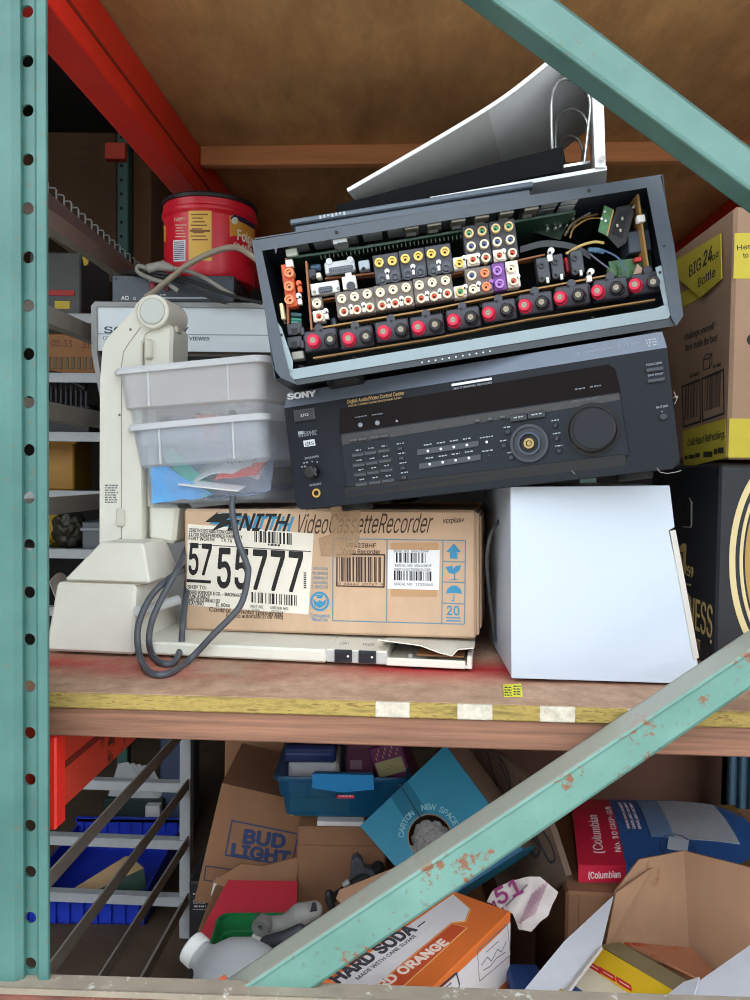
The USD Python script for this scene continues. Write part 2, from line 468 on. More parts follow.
def line_u(a, b, u):
    t = (u - a[0]) / (b[0] - a[0])
    return a[1] + (b[1] - a[1]) * t
def brace(name, front_a, front_b, out_a, out_b, d, flange_on, m, u0=-.49, u1=.72):
    """A channel brace: its web lies in the frame's plane between the flange edge (front_a-b) and the other edge (out_a-b); the flange runs back by d."""
    fa, fb, oa, ob = (RK.uv(*q, PW) for q in (front_a, front_b, out_a, out_b))
    t = .0028
    F0, F1, O0, O1 = (u0, line_u(fa, fb, u0)), (u1, line_u(fa, fb, u1)), (u0, line_u(oa, ob, u0)), (u1, line_u(oa, ob, u1))
    web = ext([F0, F1, O1, O0], 0, t)
    s = -1 if F0[1] > O0[1] else 1
    fl = ext([F0, F1, (F1[0], F1[1] + s * t), (F0[0], F0[1] + s * t)], 0, d)
    fl2 = ext([O0, O1, (O1[0], O1[1] - s * t), (O0[0], O0[1] - s * t)], 0, d)
    lip = ext([F0, F1, (F1[0], F1[1] + s * .008), (F0[0], F0[1] + s * .008)], d - t, d)
    r = .0016
    bead = tube([(F0[0], r * .6, F0[1] + s * r * .6), (F1[0], r * .6, F1[1] + s * r * .6)], r * 1.6, 8, False)
    g = tm([web, fl, fl2, lip, bead])
    g.apply_translation([0, PW, 0])
    p = rack.part(name, RK.put(g), m)
    return p
brace('diagonal_brace', (499, 4), (750, 189), (557, 0), (750, 147), .036, -1, teal)
brace('diagonal_brace', (340, 924), (616, 740), (340, 970), (675, 740), .042, 1, teal_worn, -.36, .72)
# the bottom strut, dust on its top flange
dusty = mat('dusty_strut', (146, 134, 118), .9, var=.22, vscale=22, rgb2=(196, 190, 182), cov=.1, cscale=60, bump=.35, bscale=160)
sa, sb = RK.uv(0, 987, -.062), RK.uv(750, 1012, -.062)
sl = lambda u: line_u(sa, sb, u)
strut = [ext([(-.5, sl(-.5)), (.72, sl(.72)), (.72, sl(.72) - .003), (-.5, sl(-.5) - .003)], -.062, -.040)]
strut.append(ext([(-.5, sl(-.5)), (.72, sl(.72)), (.72, sl(.72) - .006), (-.5, sl(-.5) - .006)], -.0635, -.061))
sp = rack.part('bottom_strut', RK.put(strut), dusty)
rack.part('strut_web', RK.put(ext([(-.5, sl(-.5) - .006), (.72, sl(.72) - .006), (.72, sl(.72) - .045), (-.5, sl(-.5) - .045)], -.060, -.057)), mat('rust_web', (120, 74, 62), .8, var=.4, vscale=30, rgb2=(190, 180, 170), cov=.1), label='rusty red brown web under the dusty strut')

# red beams running back into the bay, one pair above and one below
BAY = 2.45
def beam(u_in, z_top, side, m, h=.105, d=.05, st=.04):
    s = side
    # step beam: the inner upper corner is cut down so that the shelf boards sit in it
    pr = Polygon([(u_in, z_top - .0), (u_in + s * d * .0, z_top - h), (u_in + s * d, z_top - h), (u_in + s * d, z_top + st), (u_in + s * .022, z_top + st), (u_in + s * .022, z_top)]).buffer(-.003).buffer(.003)
    b = rack.part('beam', RK.put(ext(pr, .035, BAY)), m)
    groove = RK.put(ext([(u_in - s * .0008, z_top - h * .60), (u_in + s * .004, z_top - h * .60), (u_in + s * .004, z_top - h * .66), (u_in - s * .0008, z_top - h * .66)], .04, BAY - .01))
    b.sub('weld_seam', groove, M((120, 34, 24), .5))
    return b
UB_U, UB_Z = -.363, .585
beam(UB_U, UB_Z, -1, red_beam, h=.085)
LB = beam(-.352, SHELF_Z - .0175, -1, red_worn, h=.132, st=.0005)
rack.part('beam_connector', RK.put(bx(-.356, -.3375, .012, .036, SHELF_Z - .152, SHELF_Z - .050, .002)), red_beam)
beam(.690, UB_Z, 1, red_beam, h=.085)
beam(.690, SHELF_Z - .0175, 1, red_worn, h=.132, st=.0005)
for u in (-.40, .72):
    rack.part('rear_post', RK.put(bx(u - .035, u + .035, BAY, BAY + .07, -1.2, 1.1, .003)), teal)

# ------------------------------------------------------------------ shelf boards
def chip_mat(name, c1, c2, scale=60, rough=.85, red=None, streak=1.0):
    n = {'g': ('geometry', {}), 'mp': ('mapping', {'scale': (1, streak, 1)}), 'n1': ('noise_texture', {'scale': scale, 'detail': 8, 'roughness': .75}), 'r1': ('rgb_ramp', {'ramp': [(.28, lin(c1)), (.72, lin(c2))]}),
         'n2': ('noise_texture', {'scale': 5, 'detail': 4}), 'r2': ('rgb_ramp', {'ramp': [(.3, (.80, .80, .80)), (.7, (1.12, 1.1, 1.08))]}), 'm': ('mix', {'mix_type': 'multiply', 'fac': 1.0}),
         'p': ('principled_bsdf', {'roughness': rough, 'specular_ior_level': .25}), 'bu': ('bump', {'strength': .25, 'distance': .001})}
    l = [('g.position', 'mp.vector'), ('mp.vector', 'n1.vector'), ('n1.fac', 'r1.fac'), ('g.position', 'n2.vector'), ('n2.fac', 'r2.fac'), ('r1.color', 'm.color1'), ('r2.color', 'm.color2'), ('n1.fac', 'bu.height'), ('bu.normal', 'p.normal')]
    out = 'm.color'
    if red is not None:                      # a band of red overspray lying across the board
        yc, hw = red
        n |= {'s': ('separate_xyz', {}), 'a': ('math', {'math_type': 'subtract', 'value2': yc}), 'ab': ('math', {'math_type': 'absolute'}), 'mr': ('map_range', {'from_min': 0, 'from_max': hw, 'to_min': 1.0, 'to_max': 0, 'clamp': True}),
              'n4': ('noise_texture', {'scale': 7, 'detail': 5}), 'r4': ('rgb_ramp', {'ramp': [(.36, (0, 0, 0)), (.6, (1, 1, 1))]}), 'mu': ('math', {'math_type': 'multiply'}), 'mx': ('mix', {'color2': lin((178, 38, 44))})}
        l += [('g.position', 's.vector'), ('s.y', 'a.value1'), ('a.value', 'ab.value1'), ('ab.value', 'mr.value'), ('g.position', 'n4.vector'), ('n4.fac', 'r4.fac'), ('mr.result', 'mu.value1'), ('r4.color', 'mu.value2'), ('mu.value', 'mx.fac'), ('m.color', 'mx.color1')]
        out = 'mx.color'
    l.append((out, 'p.base_color'))
    return usdkit.material(stage, '/World/Looks/' + name, n, l, surface='p.BSDF')
shelf_top = chip_mat('dusty_plywood', (150, 116, 94), (206, 170, 144), 34, red=(.95, .075))
edge_yellow = mat('yellow_board_edge', (156, 134, 72), .9, var=.6, vscale=120, bump=1.0, bscale=260, stretch=(.35, 1, 1.6), rgb2=(120, 96, 50), cov=.14, cscale=120)
edge_white = mat('white_edge_paint', (192, 182, 166), .85, var=.3, vscale=120, bump=.8, bscale=260, rgb2=(150, 130, 90), cov=.1, cscale=110)
fir = mat('fir_wood', (132, 92, 72), .75, var=.55, vscale=70, stretch=(.035, 1, 2.0), bump=.4, bscale=120)
fir_dark = mat('old_fir', (206, 140, 92), .7, var=.25, vscale=30, stretch=(.08, 1, 1.4), bump=.2, bscale=90, rgb2=(110, 60, 36), cov=.03, cscale=9)
shelf = Thing('shelf_board', 'thick board shelf with yellow and white painted front edge under the electronics', 'shelf')
ST = .0165
shelf.part('board', RK.put(bx(-.43, .69, .006, 2.4, SHELF_Z - ST, SHELF_Z)), shelf_top)
ew = shelf.part('painted_edge', RK.put(bx(-.42, .69, .002, .0065, SHELF_Z - ST, SHELF_Z - .0005, .0015)), edge_yellow, label='rough yellow painted front edge of the board')
for x0, x1 in ((375, 410), (457, 493), (540, 576), (628, 668)):
    a, b = RK.uv(x0, 708)[0], RK.uv(x1, 712)[0]
    ew.sub('paint_patch', RK.put(bx(a, b, .0013, .0062, SHELF_Z - ST + .0004, SHELF_Z - .0003, .001)), edge_white, label='white painted patch on the yellow edge')
beamwood = Thing('timber_beam', 'reddish fir timber fixed under the front edge of the shelf', 'timber')
beamwood.part('plank', RK.put(bx(-.349, .689, .0065, .044, SHELF_Z - ST - .031, SHELF_Z - ST, .0015)), fir)
# yellow sticker on the board in front of the white cabinet
st = Thing('yellow_sticker', 'small yellow printed sticker on the shelf in front of the white cabinet', 'sticker')
q = [onz(x, y, SHELF_Z + .0002) for x, y in ((503, 685), (521, 684), (523, 697), (504, 697))]
st.part('label', prism(q, (0, 0, .0006)), M((214, 206, 52), .6))
SF = Frame.axes(onz(503, 697, SHELF_Z + .0008), q[2] - q[3], q[0] - q[3])
st.part('print', [SF.greek(505, 688 + 2.6 * k, 512, 688 + 2.6 * k, 1.3, seed=k) for k in range(4)] + [SF.greek(514, 687 + 2.6 * k, 521, 687 + 2.6 * k, 1.3, seed=k + 9) for k in range(4)], M((60, 60, 40), .7))

# the shelf above, seen from below
upper_ply = chip_mat('brown_fibreboard', (166, 124, 82), (214, 166, 112), 18, streak=.35)
ub = Thing('overhead_shelf_board', 'brown fibreboard shelf overhead, seen from below', 'shelf')
ub.part('board', RK.put(bx(-.374, .705, .002, 2.4, UB_Z + .002, UB_Z + .018)), upper_ply)
jd = .645
ja, jb = RK.uv(420, 149, jd), RK.uv(420, 163, jd)
jo = Thing('wooden_joist', 'orange-brown wooden joist across the underside of the overhead shelf', 'joist')
jo.part('joist', RK.put(bx(UB_U + .001, .689, jd, jd + .022, jb[1], UB_Z + .002, .002)), fir_dark)

# ================================================================== things on the shelf
# ------------------------------------------------------------------ lower receiver
black_plastic = mat('black_satin_plastic', (22, 26, 34), .5, spec=.22, var=.08, vscale=60, bump=.03, bscale=900, rgb2=(58, 60, 64), cov=.02, cscale=18)
bezel = mat('grey_bezel', (106, 114, 128), .34, var=.06, vscale=40)
panel_m = mat('panel_plastic', (27, 32, 40), .5, spec=.22, var=.06, vscale=50, rgb2=(70, 68, 64), cov=.0, cscale=30)
button_m = M((40, 43, 50), .35)
print_w = M((196, 200, 206), .6)
print_dim = M((150, 156, 164), .6)
print_gold = M((196, 160, 104), .5)
ink = M((26, 24, 24), .7)
S = Frame((.0989, .8887, .0490), rot(-.3353, .0146, -.1282))
sony = Thing('stereo_receiver', 'black stereo receiver with display, keypad and round volume knob, tilted on the white cabinet', 'receiver')
w_, h_ = .43, .142
fp = Polygon([(-.215, -.060), (-.209, -.071), (.209, -.071), (.217, -.066), (.217, .064), (.213, .071), (-.211, .071), (-.217, .066)])
front = S.put(ext(fp, .012, .034))
# sloped upper bezel and the flat face below it
face_bot = [(-.216, .053), (.2165, .053), (.217, -.062), (.210, -.070), (-.209, -.070), (-.2155, -.061)]
sony.part('front_panel', [front, S.put(ext(face_bot, 0, .0125))], black_plastic)
sony.part('upper_bezel', S.put(hull([(-.2165, 0, .053), (.2168, 0, .053), (-.2165, .02, .053), (.2168, .02, .053), (-.214, .009, .0712), (.214, .009, .0712), (-.214, .02, .0712), (.214, .02, .0712)])), bezel, label='lighter grey sloped strip along the top of the front')
case_m = mat('black_steel_case', (30, 32, 36), .5, var=.1, vscale=60, bump=.05, bscale=700)
sony.part('case', S.put(bx(-.212, .212, .034, .30, -.064, .067, .003)), case_m)
for fx in (-.16, .17):
    for fy in (.06, .26):
        sony.part('foot', S.put(cyl((fx, fy, -.064), (fx, fy, -.0785), .02, 18, c=.002)), M((22, 22, 24), .6))
# long lower lip
sony.part('lower_lip', S.put(hull([(-.15, -.004, -.050), (.165, -.004, -.050), (-.15, .006, -.047), (.165, .006, -.047), (-.15, .003, -.070), (.165, .003, -.070), (-.15, .008, -.070), (.165, .008, -.070)])), M((26, 28, 31), .45))
# display window
disp = mat('display_glass', (12, 6, 10), .05, spec=.3)
dp = Polygon([S.uv(*q) for q in ((341, 410), (608, 366), (614, 370), (619, 392), (341, 434))]).buffer(.0015)
sony.part('display_window', S.put(ext(dp, .001, -.0012)), disp, label='glossy dark display window')
for x, y in ((361, 425), (378, 423)):
    sony.part('display_button', S.disc(x, y, 2.4, -.001, -.0045, 16, .0006), M((120, 126, 134), .3))
sony.part('display_led', S.disc(397, 421, 1.2, -.001, -.0018, 10), M((140, 120, 140), .4))
sony.part('lettering', [S.greek(355, 418, 367, 416, 1, -.0012), S.greek(372, 415.5, 383, 414, 1, -.0012, seed=4), S.greek(575, 390, 585, 388.5, 1.2, -.0012, seed=5), S.greek(590, 387.5, 601, 386, 1.2, -.0012, seed=6)], M((110, 116, 124), .6))
# raised control panel under the display
cp = Polygon([S.uv(*q) for q in ((341, 434), (619, 392.5), (629, 455), (349, 494))])
sony.part('control_panel', S.put(ext(cp, .001, -.0026)), panel_m)
spk = mat('speckled_strip', (46, 45, 46), .5, var=.5, vscale=400)
sony.part('panel_strip', S.poly([(341.5, 435), (619, 393.5), (620, 400), (342.5, 445)], -.0026, -.0030), spk)
CPW = -.0026
def sbutton(x, y, w, h, d=.002, name='button', m=None, base=CPW):
    return sony.part(name, S.cbox(x, y, w, h, base + .0005, base - d, .0006), m or button_m)
dk = M((20, 21, 24), .5)
keys = [((358.4, 455.2), (371.1, 453.2), (384.2, 451)), ((359.3, 465.3), (372.4, 463.4), (385.5, 461.2)), ((360.8, 474.8), (373.7, 472.8), (387, 470.5)), ((362.1, 484.5), (375.2, 482.6), (388.3, 480.8))]
for r_, row in enumerate(keys):
    a, b = row[0], row[2]
    sony.part('key_recess', S.poly([(a[0] - 7, a[1] + 3.2), (a[0] - 7, a[1] - 2), (b[0] + 7, b[1] - 3.4), (b[0] + 7, b[1] + 1.9)], CPW, CPW - .0003), dk)
    for x, y in row:
        sbutton(x, y, 12.2, 3.1, .0028, 'number_key', M((58, 62, 69), .35))
    sony.part('key_legend', [S.greek(x - 2.5, y - 4.2, x + 2.5, y - 5, 1.1, CPW, seed=r_ * 3 + i) for i, (x, y) in enumerate(row)], print_dim)
for x, y in ((400.4, 448.7), (401.8, 458.4), (403.2, 468), (404.5, 477.7)):
    sbutton(x, y, 4.6, 3.6, .003, 'small_button', M((50, 54, 60), .3))
    sony.part('key_legend', S.greek(x - 3.5, y - 4.2, x + 3.5, y - 5.2, 1.0, CPW, seed=int(x * 7)), print_dim)
for x, y in ((358.4, 439.6), (379.8, 436.6)):
    for dx in (-4.6, 4.6):
        sbutton(x + dx, y - dx * .14, 9, 3.4, .003, 'tuning_key', M((60, 62, 66), .35))
    sony.part('key_legend', S.greek(x - 8, y - 3.2, x + 8, y - 5.4, 1.0, CPW, seed=int(x * 3)), print_dim)
for (x0, y0), (x1, y1), dots in (((417.7, 452.6), (478.8, 443.4), ((428, 451), (441, 449), (454, 447), (467, 445))), ((419.5, 466.5), (481, 457), ((429.9, 464.2), (442.8, 462.2), (455.8, 460.2), (469, 458)))):
    sony.part('source_key_bar', S.poly([(x0, y0 + 2.8), (x0, y0 - 2.8), (x1, y1 - 2.8), (x1, y1 + 2.8)], CPW, CPW - .0018), M((58, 62, 70), .35))
    for i, (x, y) in enumerate(dots):
        sony.part('key_light', S.disc(x, y, 1.35, CPW - .0015, CPW - .0024, 10), M((206, 206, 208), .5))
        sony.part('key_legend', S.greek(x - 4, y - 5.2, x + 4, y - 6.4, 1.2, CPW, seed=int(x)), print_dim)
sony.part('key_light', S.disc(486.8, 442, 1.3, CPW, CPW - .001, 10), M((206, 206, 208), .5))
sony.part('key_legend', [S.greek(480, 438.5, 493, 436.6, 1.1, CPW, seed=3), S.greek(482, 452, 494, 450.2, 1.1, CPW, seed=5)], print_dim)
sbutton(489, 455.5, 3, 3, .001, 'small_button')
for x, y in ((477.5, 420.8), (490.5, 419), (502.7, 417)):
    sbutton(x, y, 5.4, 3.2, .0035, 'small_button', M((70, 73, 78), .35))
    sony.part('key_legend', S.greek(x - 4.5, y - 3, x + 4.5, y - 4.3, 1.1, CPW, seed=int(x)), print_dim)
for x, y in ((518.7, 417.8), (536.6, 414.9)):
    sbutton(x, y, 17.2, 6.8, .004, 'wide_button', M((42, 44, 50), .3))
    sony.part('key_legend', S.greek(x - 5, y + .6, x + 5, y - 1, 1.2, CPW - .0041, seed=int(x)), print_dim)
for x, y, t in ((507.7, 432.1, 0), (504, 445.6, 0), (511.4, 457.4, 0), (555.6, 425.3, 0), (557, 438.4, 0), (559.2, 450.8, 0)):
    sony.part('round_button', S.disc(x, y, 2.6, CPW, CPW - .0035, 14, .0008), M((44, 47, 54), .3))
    sony.part('key_legend', S.greek(x - 4, y - 4, x + 3.4, y - 5, 1.1, CPW, seed=int(x)), print_dim)
# jog dial with its missing cap
jog = sony.part('jog_dial', [S.ring(529.5, 443.2, 19.2, 16.2, CPW, CPW - .0035, 36), S.disc(529.5, 443.2, 17, CPW + .0006, CPW - .0006, 36)], M((52, 56, 64), .3))
jog.sub('dial_ring', S.ring(529.5, 443.4, 11.5, 9.5, CPW - .0006, CPW - .006, 32), M((62, 72, 88), .25))
jog.sub('dial_well', S.disc(529.6, 443.6, 9.6, CPW - .0006, CPW - .001, 28), M((12, 12, 14), .5))
jog.sub('shaft', [S.ring(529.6, 443.4, 5.2, 3.0, CPW - .0008, CPW - .007, 18), S.disc(529.6, 443.4, 2.2, CPW - .0008, CPW - .006, 12)], M((168, 146, 100), .35, metal=.7))
for x, y in ((523, 452), (537.5, 450.2)):
    jog.sub('notch', S.cbox(x, y, 2.6, 2.6, CPW - .0012, CPW - .002), M((8, 8, 9), .6))
# volume knob
kn = sony.part('volume_knob', [S.ring(592.6, 429.3, 27.2, 24.2, CPW, CPW - .0012, 44), S.disc(592.6, 429.5, 24.4, CPW, CPW - .012, 44, .0012, 22.8)], M((18, 19, 22), .22), label='large glossy round volume knob')
kn.sub('knob_cap', S.disc(594, 428.4, 20.5, CPW - .0119, CPW - .0129, 44, .0003), M((30, 33, 39), .5, spec=.25))
kn.sub('knob_mark', S.disc(611.5, 425.8, 1.1, CPW - .0129, CPW - .0133, 10), M((16, 16, 18), .5))
sony.part('knob_legend', S.text('MASTER VOLUME', (572, 402.8), (599, 398.6), 2.2, CPW), print_dim)
# left column
sony.part('power_button', S.cbox(305, 414.9, 22.5, 12.5, .0005, -.0035, .001), M((38, 41, 48), .3))
sony.part('button_gap', S.cbox(305, 415, 24.6, 14.5, .0005, -.0005, .001), M((14, 15, 17), .6))
sony.part('power_legend', S.text('I/O', (300.5, 416.8), (308.5, 415.8), 2.6, -.0036), print_w)
sony.part('brand_lettering', [S.text('SONY', (288.2 + a, 399.6), (316 + a, 396.2), 5.6, -.0004, .0012 + .0001 * a, True) for a in (-.35, 0, .35)], M((226, 228, 232), .35), label='maker name in raised silver letters')
sony.part('gold_lettering', [S.text('Digital Audio/Video Control Center', (347.6, 403.6), (404.6, 394.6), 3.6), S.text('DIGITAL CINEMA SOUND PROCESSING 32 BIT', (348.4, 407), (401.8, 398.6), 1.7)], print_gold, label='gold lettering: Digital Audio/Video Control Center')
sony.part('badge', [S.ring(0, 0, 1, .5, 0, -.0002, 4)] if False else [S.poly([(298, 431.6), (303.4, 430.8), (303.8, 434), (298.4, 434.8)], 0, -.0004), S.text('DIGITAL', (299, 437.2), (317.6, 434.4), 1.9), S.text('DOLBY', (304.6, 434), (317.2, 432.2), 2.4)], print_dim)
dts = sony.part('badge', S.poly([(303.2, 440.8), (314.4, 439), (315.6, 445.4), (304.4, 447)], 0, -.0005), M((206, 210, 214), .5))
dts.sub('lettering', S.text('dts', (305.6, 446), (314, 444.4), 4, -.0005), ink)
sony.part('speaker_legend', [S.text('SPEAKERS', (305, 459.4), (319, 457), 1.9), S.greek(301.5, 467.6, 306, 467, 1.4), S.greek(303.5, 463.6, 308, 463, 1.4), S.disc(312.3, 461.6, .7, 0, -.0004, 8), S.disc(317.4, 462, .7, 0, -.0004, 8)], print_dim)
sk = sony.part('speaker_knob', S.disc(313.7, 471.3, 6.8, 0, -.011, 28, .0012, 6.2), M((26, 28, 31), .25))
sk.sub('knob_grip', S.put(hull([S.R.T @ (S.px(x, y, w) - S.o) for x, y in ((309.6, 467.2), (311.4, 466), (317.2, 474.8), (315.6, 476)) for w in (-.011, -.0145)])), M((44, 47, 52), .3))
sony.part('phones_legend', S.text('PHONES', (310, 486.4), (321.4, 484.4), 1.9), print_dim)
pj = sony.part('phones_jack', S.ring(317, 493, 4.3, 2.6, 0, -.0025, 22), M((206, 164, 92), .3, metal=.8), label='gold ringed headphone jack')
pj.sub('jack_hole', S.disc(317, 493, 2.7, .0004, -.0006, 16), M((6, 6, 6), .8))
# middle and right of the face
sony.part('silver_bar', S.poly([(452, 386.4), (452, 384), (492, 377.6), (492, 380)], 0, -.0018), M((210, 214, 220), .25, metal=.6))
sony.part('lettering', S.text('MULTI CHANNEL DECODING', (454, 389.8), (492, 383.4), 1.9), print_dim)
BZ = Frame.axes(S.pt(0, 0, .053), S.R[:, 0], S.pt(0, .009, .0712) - S.pt(0, 0, .053))
sony.part('bezel_lettering', [BZ.text('FM STEREO/FM-AM RECEIVER  STR-DE835', (577, 354.4), (641, 343.6), 1.7), BZ.greek(645.8, 341, 651.5, 340, 1.2, seed=1), BZ.greek(652.5, 340, 657.5, 339, 1.2, seed=2), BZ.greek(646.5, 343.8, 651, 343, 1.2, seed=3), BZ.greek(652.5, 342.8, 658, 342, 1.2, seed=4), BZ.greek(648, 346.4, 651.5, 345.8, 1.2, seed=5), BZ.greek(653, 345.6, 658, 344.8, 1.2, seed=6)], print_dim)
for x, y, t in ((654.4, 369.6, 'EQUALIZER'), (656, 380.2, 'BASS BOOST')):
    sony.part('button_gap', S.cbox(x, y, 19, 5.8, .0004, -.0004, .0004), M((14, 15, 17), .6))
    sony.part('wide_button', S.cbox(x, y, 17.4, 4.4, .0004, -.003, .0008), M((50, 54, 61), .35))
    sony.part('legend', S.text(t, (x - 8, y - 3.6), (x + 7.6, y - 6), 2.0), print_dim)
sony.part('round_button', S.disc(663.2, 416.6, 3.9, .0005, -.0035, 20, .001), M((46, 49, 55), .3))
sony.part('legend', [S.text('MUTING', (656.4, 408.6), (668, 406.6), 2.0), S.disc(662, 411.6, .6, 0, -.0004, 8)], print_dim)

sony.part('scratches', [S.put(ext(LineString([S.uv(*p) for p in q]).buffer(.00025), 0, -.0003)) for q in (((657, 468), (660, 472), (667, 473.5), (676, 472), (681, 470.6)), ((674, 392), (677, 399), (674.6, 404)), ((673, 398), (678, 396), (676, 401)), ((563, 461), (564, 466), (570, 469), (575, 474)), ((546, 473), (551, 470.4)))], M((150, 146, 136), .8), label='pale scratches and cobweb threads', kind='stuff')

# ------------------------------------------------------------------ upper receiver: an open chassis seen from its back
slate = mat('slate_steel', (66, 74, 84), .42, var=.07, vscale=50, rgb2=(110, 118, 124), cov=.02, cscale=40)
slate_dark = mat('slate_steel_inside', (52, 58, 64), .5, var=.1, vscale=40)
zinc = mat('zinc_steel', (134, 148, 154), .45, metal=.1, var=.06, vscale=30)
U = Frame((.0943, .8697, .2083), rot(-.0538, 0, -.149))
amp = Thing('open_receiver_chassis', 'slate grey receiver with its back panel off, exposing rows of coloured sockets', 'receiver')
W2, H2 = .22, .0775
hole_pts = [(-.2035, -.070), (.2025, -.070), (.2025, .0625), (-.2035, .0625)]
def wall(x0, x1, y0, y1, z0, z1, c=.0006):
    return U.put(bx(x0, x1, y0, y1, z0, z1, c))
# top cover with vent openings, seen from below through the open back
top = Polygon([(-.220, 0), (.220, 0), (.220, .32), (-.220, .32)])
cuts = []
for i in range(9):
    for j in range(4):
        x = -.190 + i * .0285
        cuts.append(sbox(x, .036 + j * .05, x + .022, .036 + j * .05 + .034))
for i in range(3):
    for j in range(7):
        x = .075 + i * .0225
        cuts.append(sbox(x, .03 + j * .024, x + .018, .03 + j * .024 + .017))
tp = top
topm = U.put(trimesh.util.concatenate([extz(tp, .0762, .0775)]))
amp.part('top_cover', topm, slate)
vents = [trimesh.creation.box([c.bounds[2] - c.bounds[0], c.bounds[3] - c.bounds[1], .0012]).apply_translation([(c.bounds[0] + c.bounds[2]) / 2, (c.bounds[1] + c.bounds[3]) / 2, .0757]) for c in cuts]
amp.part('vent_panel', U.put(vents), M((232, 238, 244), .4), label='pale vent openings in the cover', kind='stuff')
def flange(pts, w0, w1):
    return U.poly(pts, w0, w1)
amp.part('top_flange', flange([(252, 241), (660, 175), (646.5, 188), (277.5, 248.5), (276, 254.5), (274.6, 249), (262, 251)], 0, -.0012), slate)
amp.part('left_side', [wall(-.2205, -.2190, 0, .32, -.0775, .0775), flange([(252, 241), (262, 250), (283, 347), (290, 375), (298, 385), (281, 378), (275.5, 371)], 0, -.0012)], slate)
amp.part('right_side', [wall(.2190, .2205, 0, .32, -.0775, .0775), flange([(660, 175), (646.5, 188), (662, 268), (671, 318), (676, 326), (683, 316), (674, 246)], 0, -.0012)], slate)
amp.part('front_wall', wall(-.219, .219, .30, .32, -.0775, .0775), slate_dark)
amp.part('bottom_plate', wall(-.219, .219, .004, .30, -.0775, -.0762), slate_dark)
for sx, sy in ((285, 323), (664, 246)):
    amp.part('screw_hole', U.disc(sx, sy, 1.3, -.0010, -.0016, 10), ink)
for sx, sy in ((336.5, 232.5), (589, 190.6)):
    h = amp.part('screw_hole', U.disc(sx, sy, 1.9, -.0010, -.0018, 12), ink)
# pale lower bracket: turned-up ends and a long lip
br = amp.part('lower_bracket', [flange([(289, 370), (655.5, 308.5), (670, 303), (672, 311.5), (668, 318.5), (289, 380.5)], .002, .0005),
                                flange([(276, 320), (281.5, 327.5), (293, 361), (293, 374), (288.5, 371)], .002, .0005),
                                flange([(655, 268), (660.5, 265.5), (664.5, 272), (671, 305), (664, 306)], .002, .0005),
                                wall(-.200, .205, .002, .045, -.0700, -.0688)], zinc, label='pale zinc bracket along the lower edge')
for sx, sy in ((281.5, 335), (354, 357.8), (592.5, 317.5), (470.5, 338.5), (660, 272.5)):
    br.sub('screw_hole', U.disc(sx, sy, 1.4, .0004, -.0002, 10), ink)
amp.part('vent_holes', [U.disc(422 + i * 6.8, 362.5 - i * 1.12, .9, -.0012, -.0017, 8) for i in range(11)], M((190, 196, 200), .5), kind='stuff')
amp.part('bottom_flange', flange([(281, 378), (298, 385), (676, 326), (671, 317), (290, 379.5)], .004, .002), slate_dark)
for sx, sy in ((345, 373), (641, 327)):
    k = U.scale(sx, sy, .05)
    u, v = U.uv(sx, sy, .06)
    amp.part('foot', U.put(cyl((u, .06, -.0775), (u, .06, -.0893), .022, 22, c=.002)), M((18, 18, 20), .5))
# circuit boards, seen edge-on and flat
pcb_edge = M((140, 84, 50), .6)
pcb_gold = M((160, 122, 70), .6)
pcb_green = mat('pcb_green', (34, 66, 50), .35, var=.4, vscale=220, rgb2=(150, 160, 150), cov=.06, cscale=300)
def board(pts, th_px, w0, w1, m, name='circuit_board', label=None):
    """A board seen on edge: measured line of its near edge, th_px thick, running back from w0 to w1."""
    out = []
    for a, b in zip(pts, pts[1:]):
        A, B = U.uv(*a, w0), U.uv(*b, w0)
        d = B - A; d /= np.linalg.norm(d)
        n = np.array([-d[1], d[0]]) * th_px * U.scale(*a, w0) / 2
        out.append(ext([A + n, B + n, B - n, A - n], w0, w1))
    return amp.part(name, U.put(out), m, label)
board([(286, 258), (288, 326)], 2.0, .013, .03, pcb_edge)
board([(306, 261), (311.5, 330)], 2.0, .010, .03, pcb_edge)
board([(325, 278.5), (374, 273)], 1.6, .022, .04, pcb_edge)
board([(312, 301.5), (396, 287.5), (452, 274), (545, 254.5)], 1.6, .022, .04, pcb_edge)
board([(311.5, 329), (430, 309.5), (520, 291.5), (606, 275.5)], 1.6, .016, .03, pcb_gold)
board([(313, 358), (430, 339), (530, 319), (600, 308), (655, 299.5)], 1.5, .012, .022, pcb_gold)
board([(291, 257.5), (365, 247), (450, 232.5), (575, 211)], 2.2, .020, .20, pcb_green, label='green circuit board on edge under the top sockets')
amp.part('solder_side', U.poly([(318, 258), (565, 216), (574, 214), (560, 240), (520, 228), (318, 268)], .07, .074), pcb_green)
# silver video sockets on the top board
hd = M((104, 100, 92), .4, metal=.4)
for x, y in ((411.5, 231.5), (433.3, 228.4), (456.6, 224.6), (479.4, 221), (503.3, 217), (527.3, 213.2)):
    s = amp.part('video_socket', [U.cbox(x, y + 2.4, 14, 8, .034, .001, .0006), U.cbox(x, y - 2.6, 8, 4, .03, .001, .0005)], hd)
    s.sub('socket_slot', U.cbox(x, y + 3, 9.4, 3.2, .0012, .0006, .0001), ink)
s = amp.part('network_socket', U.cbox(342, 245.5, 14, 11, .03, .001, .0006), M((140, 142, 142), .4, metal=.3))
s.sub('socket_slot', U.cbox(342.5, 246.2, 9, 7.5, .0012, .0006, .0001), ink)
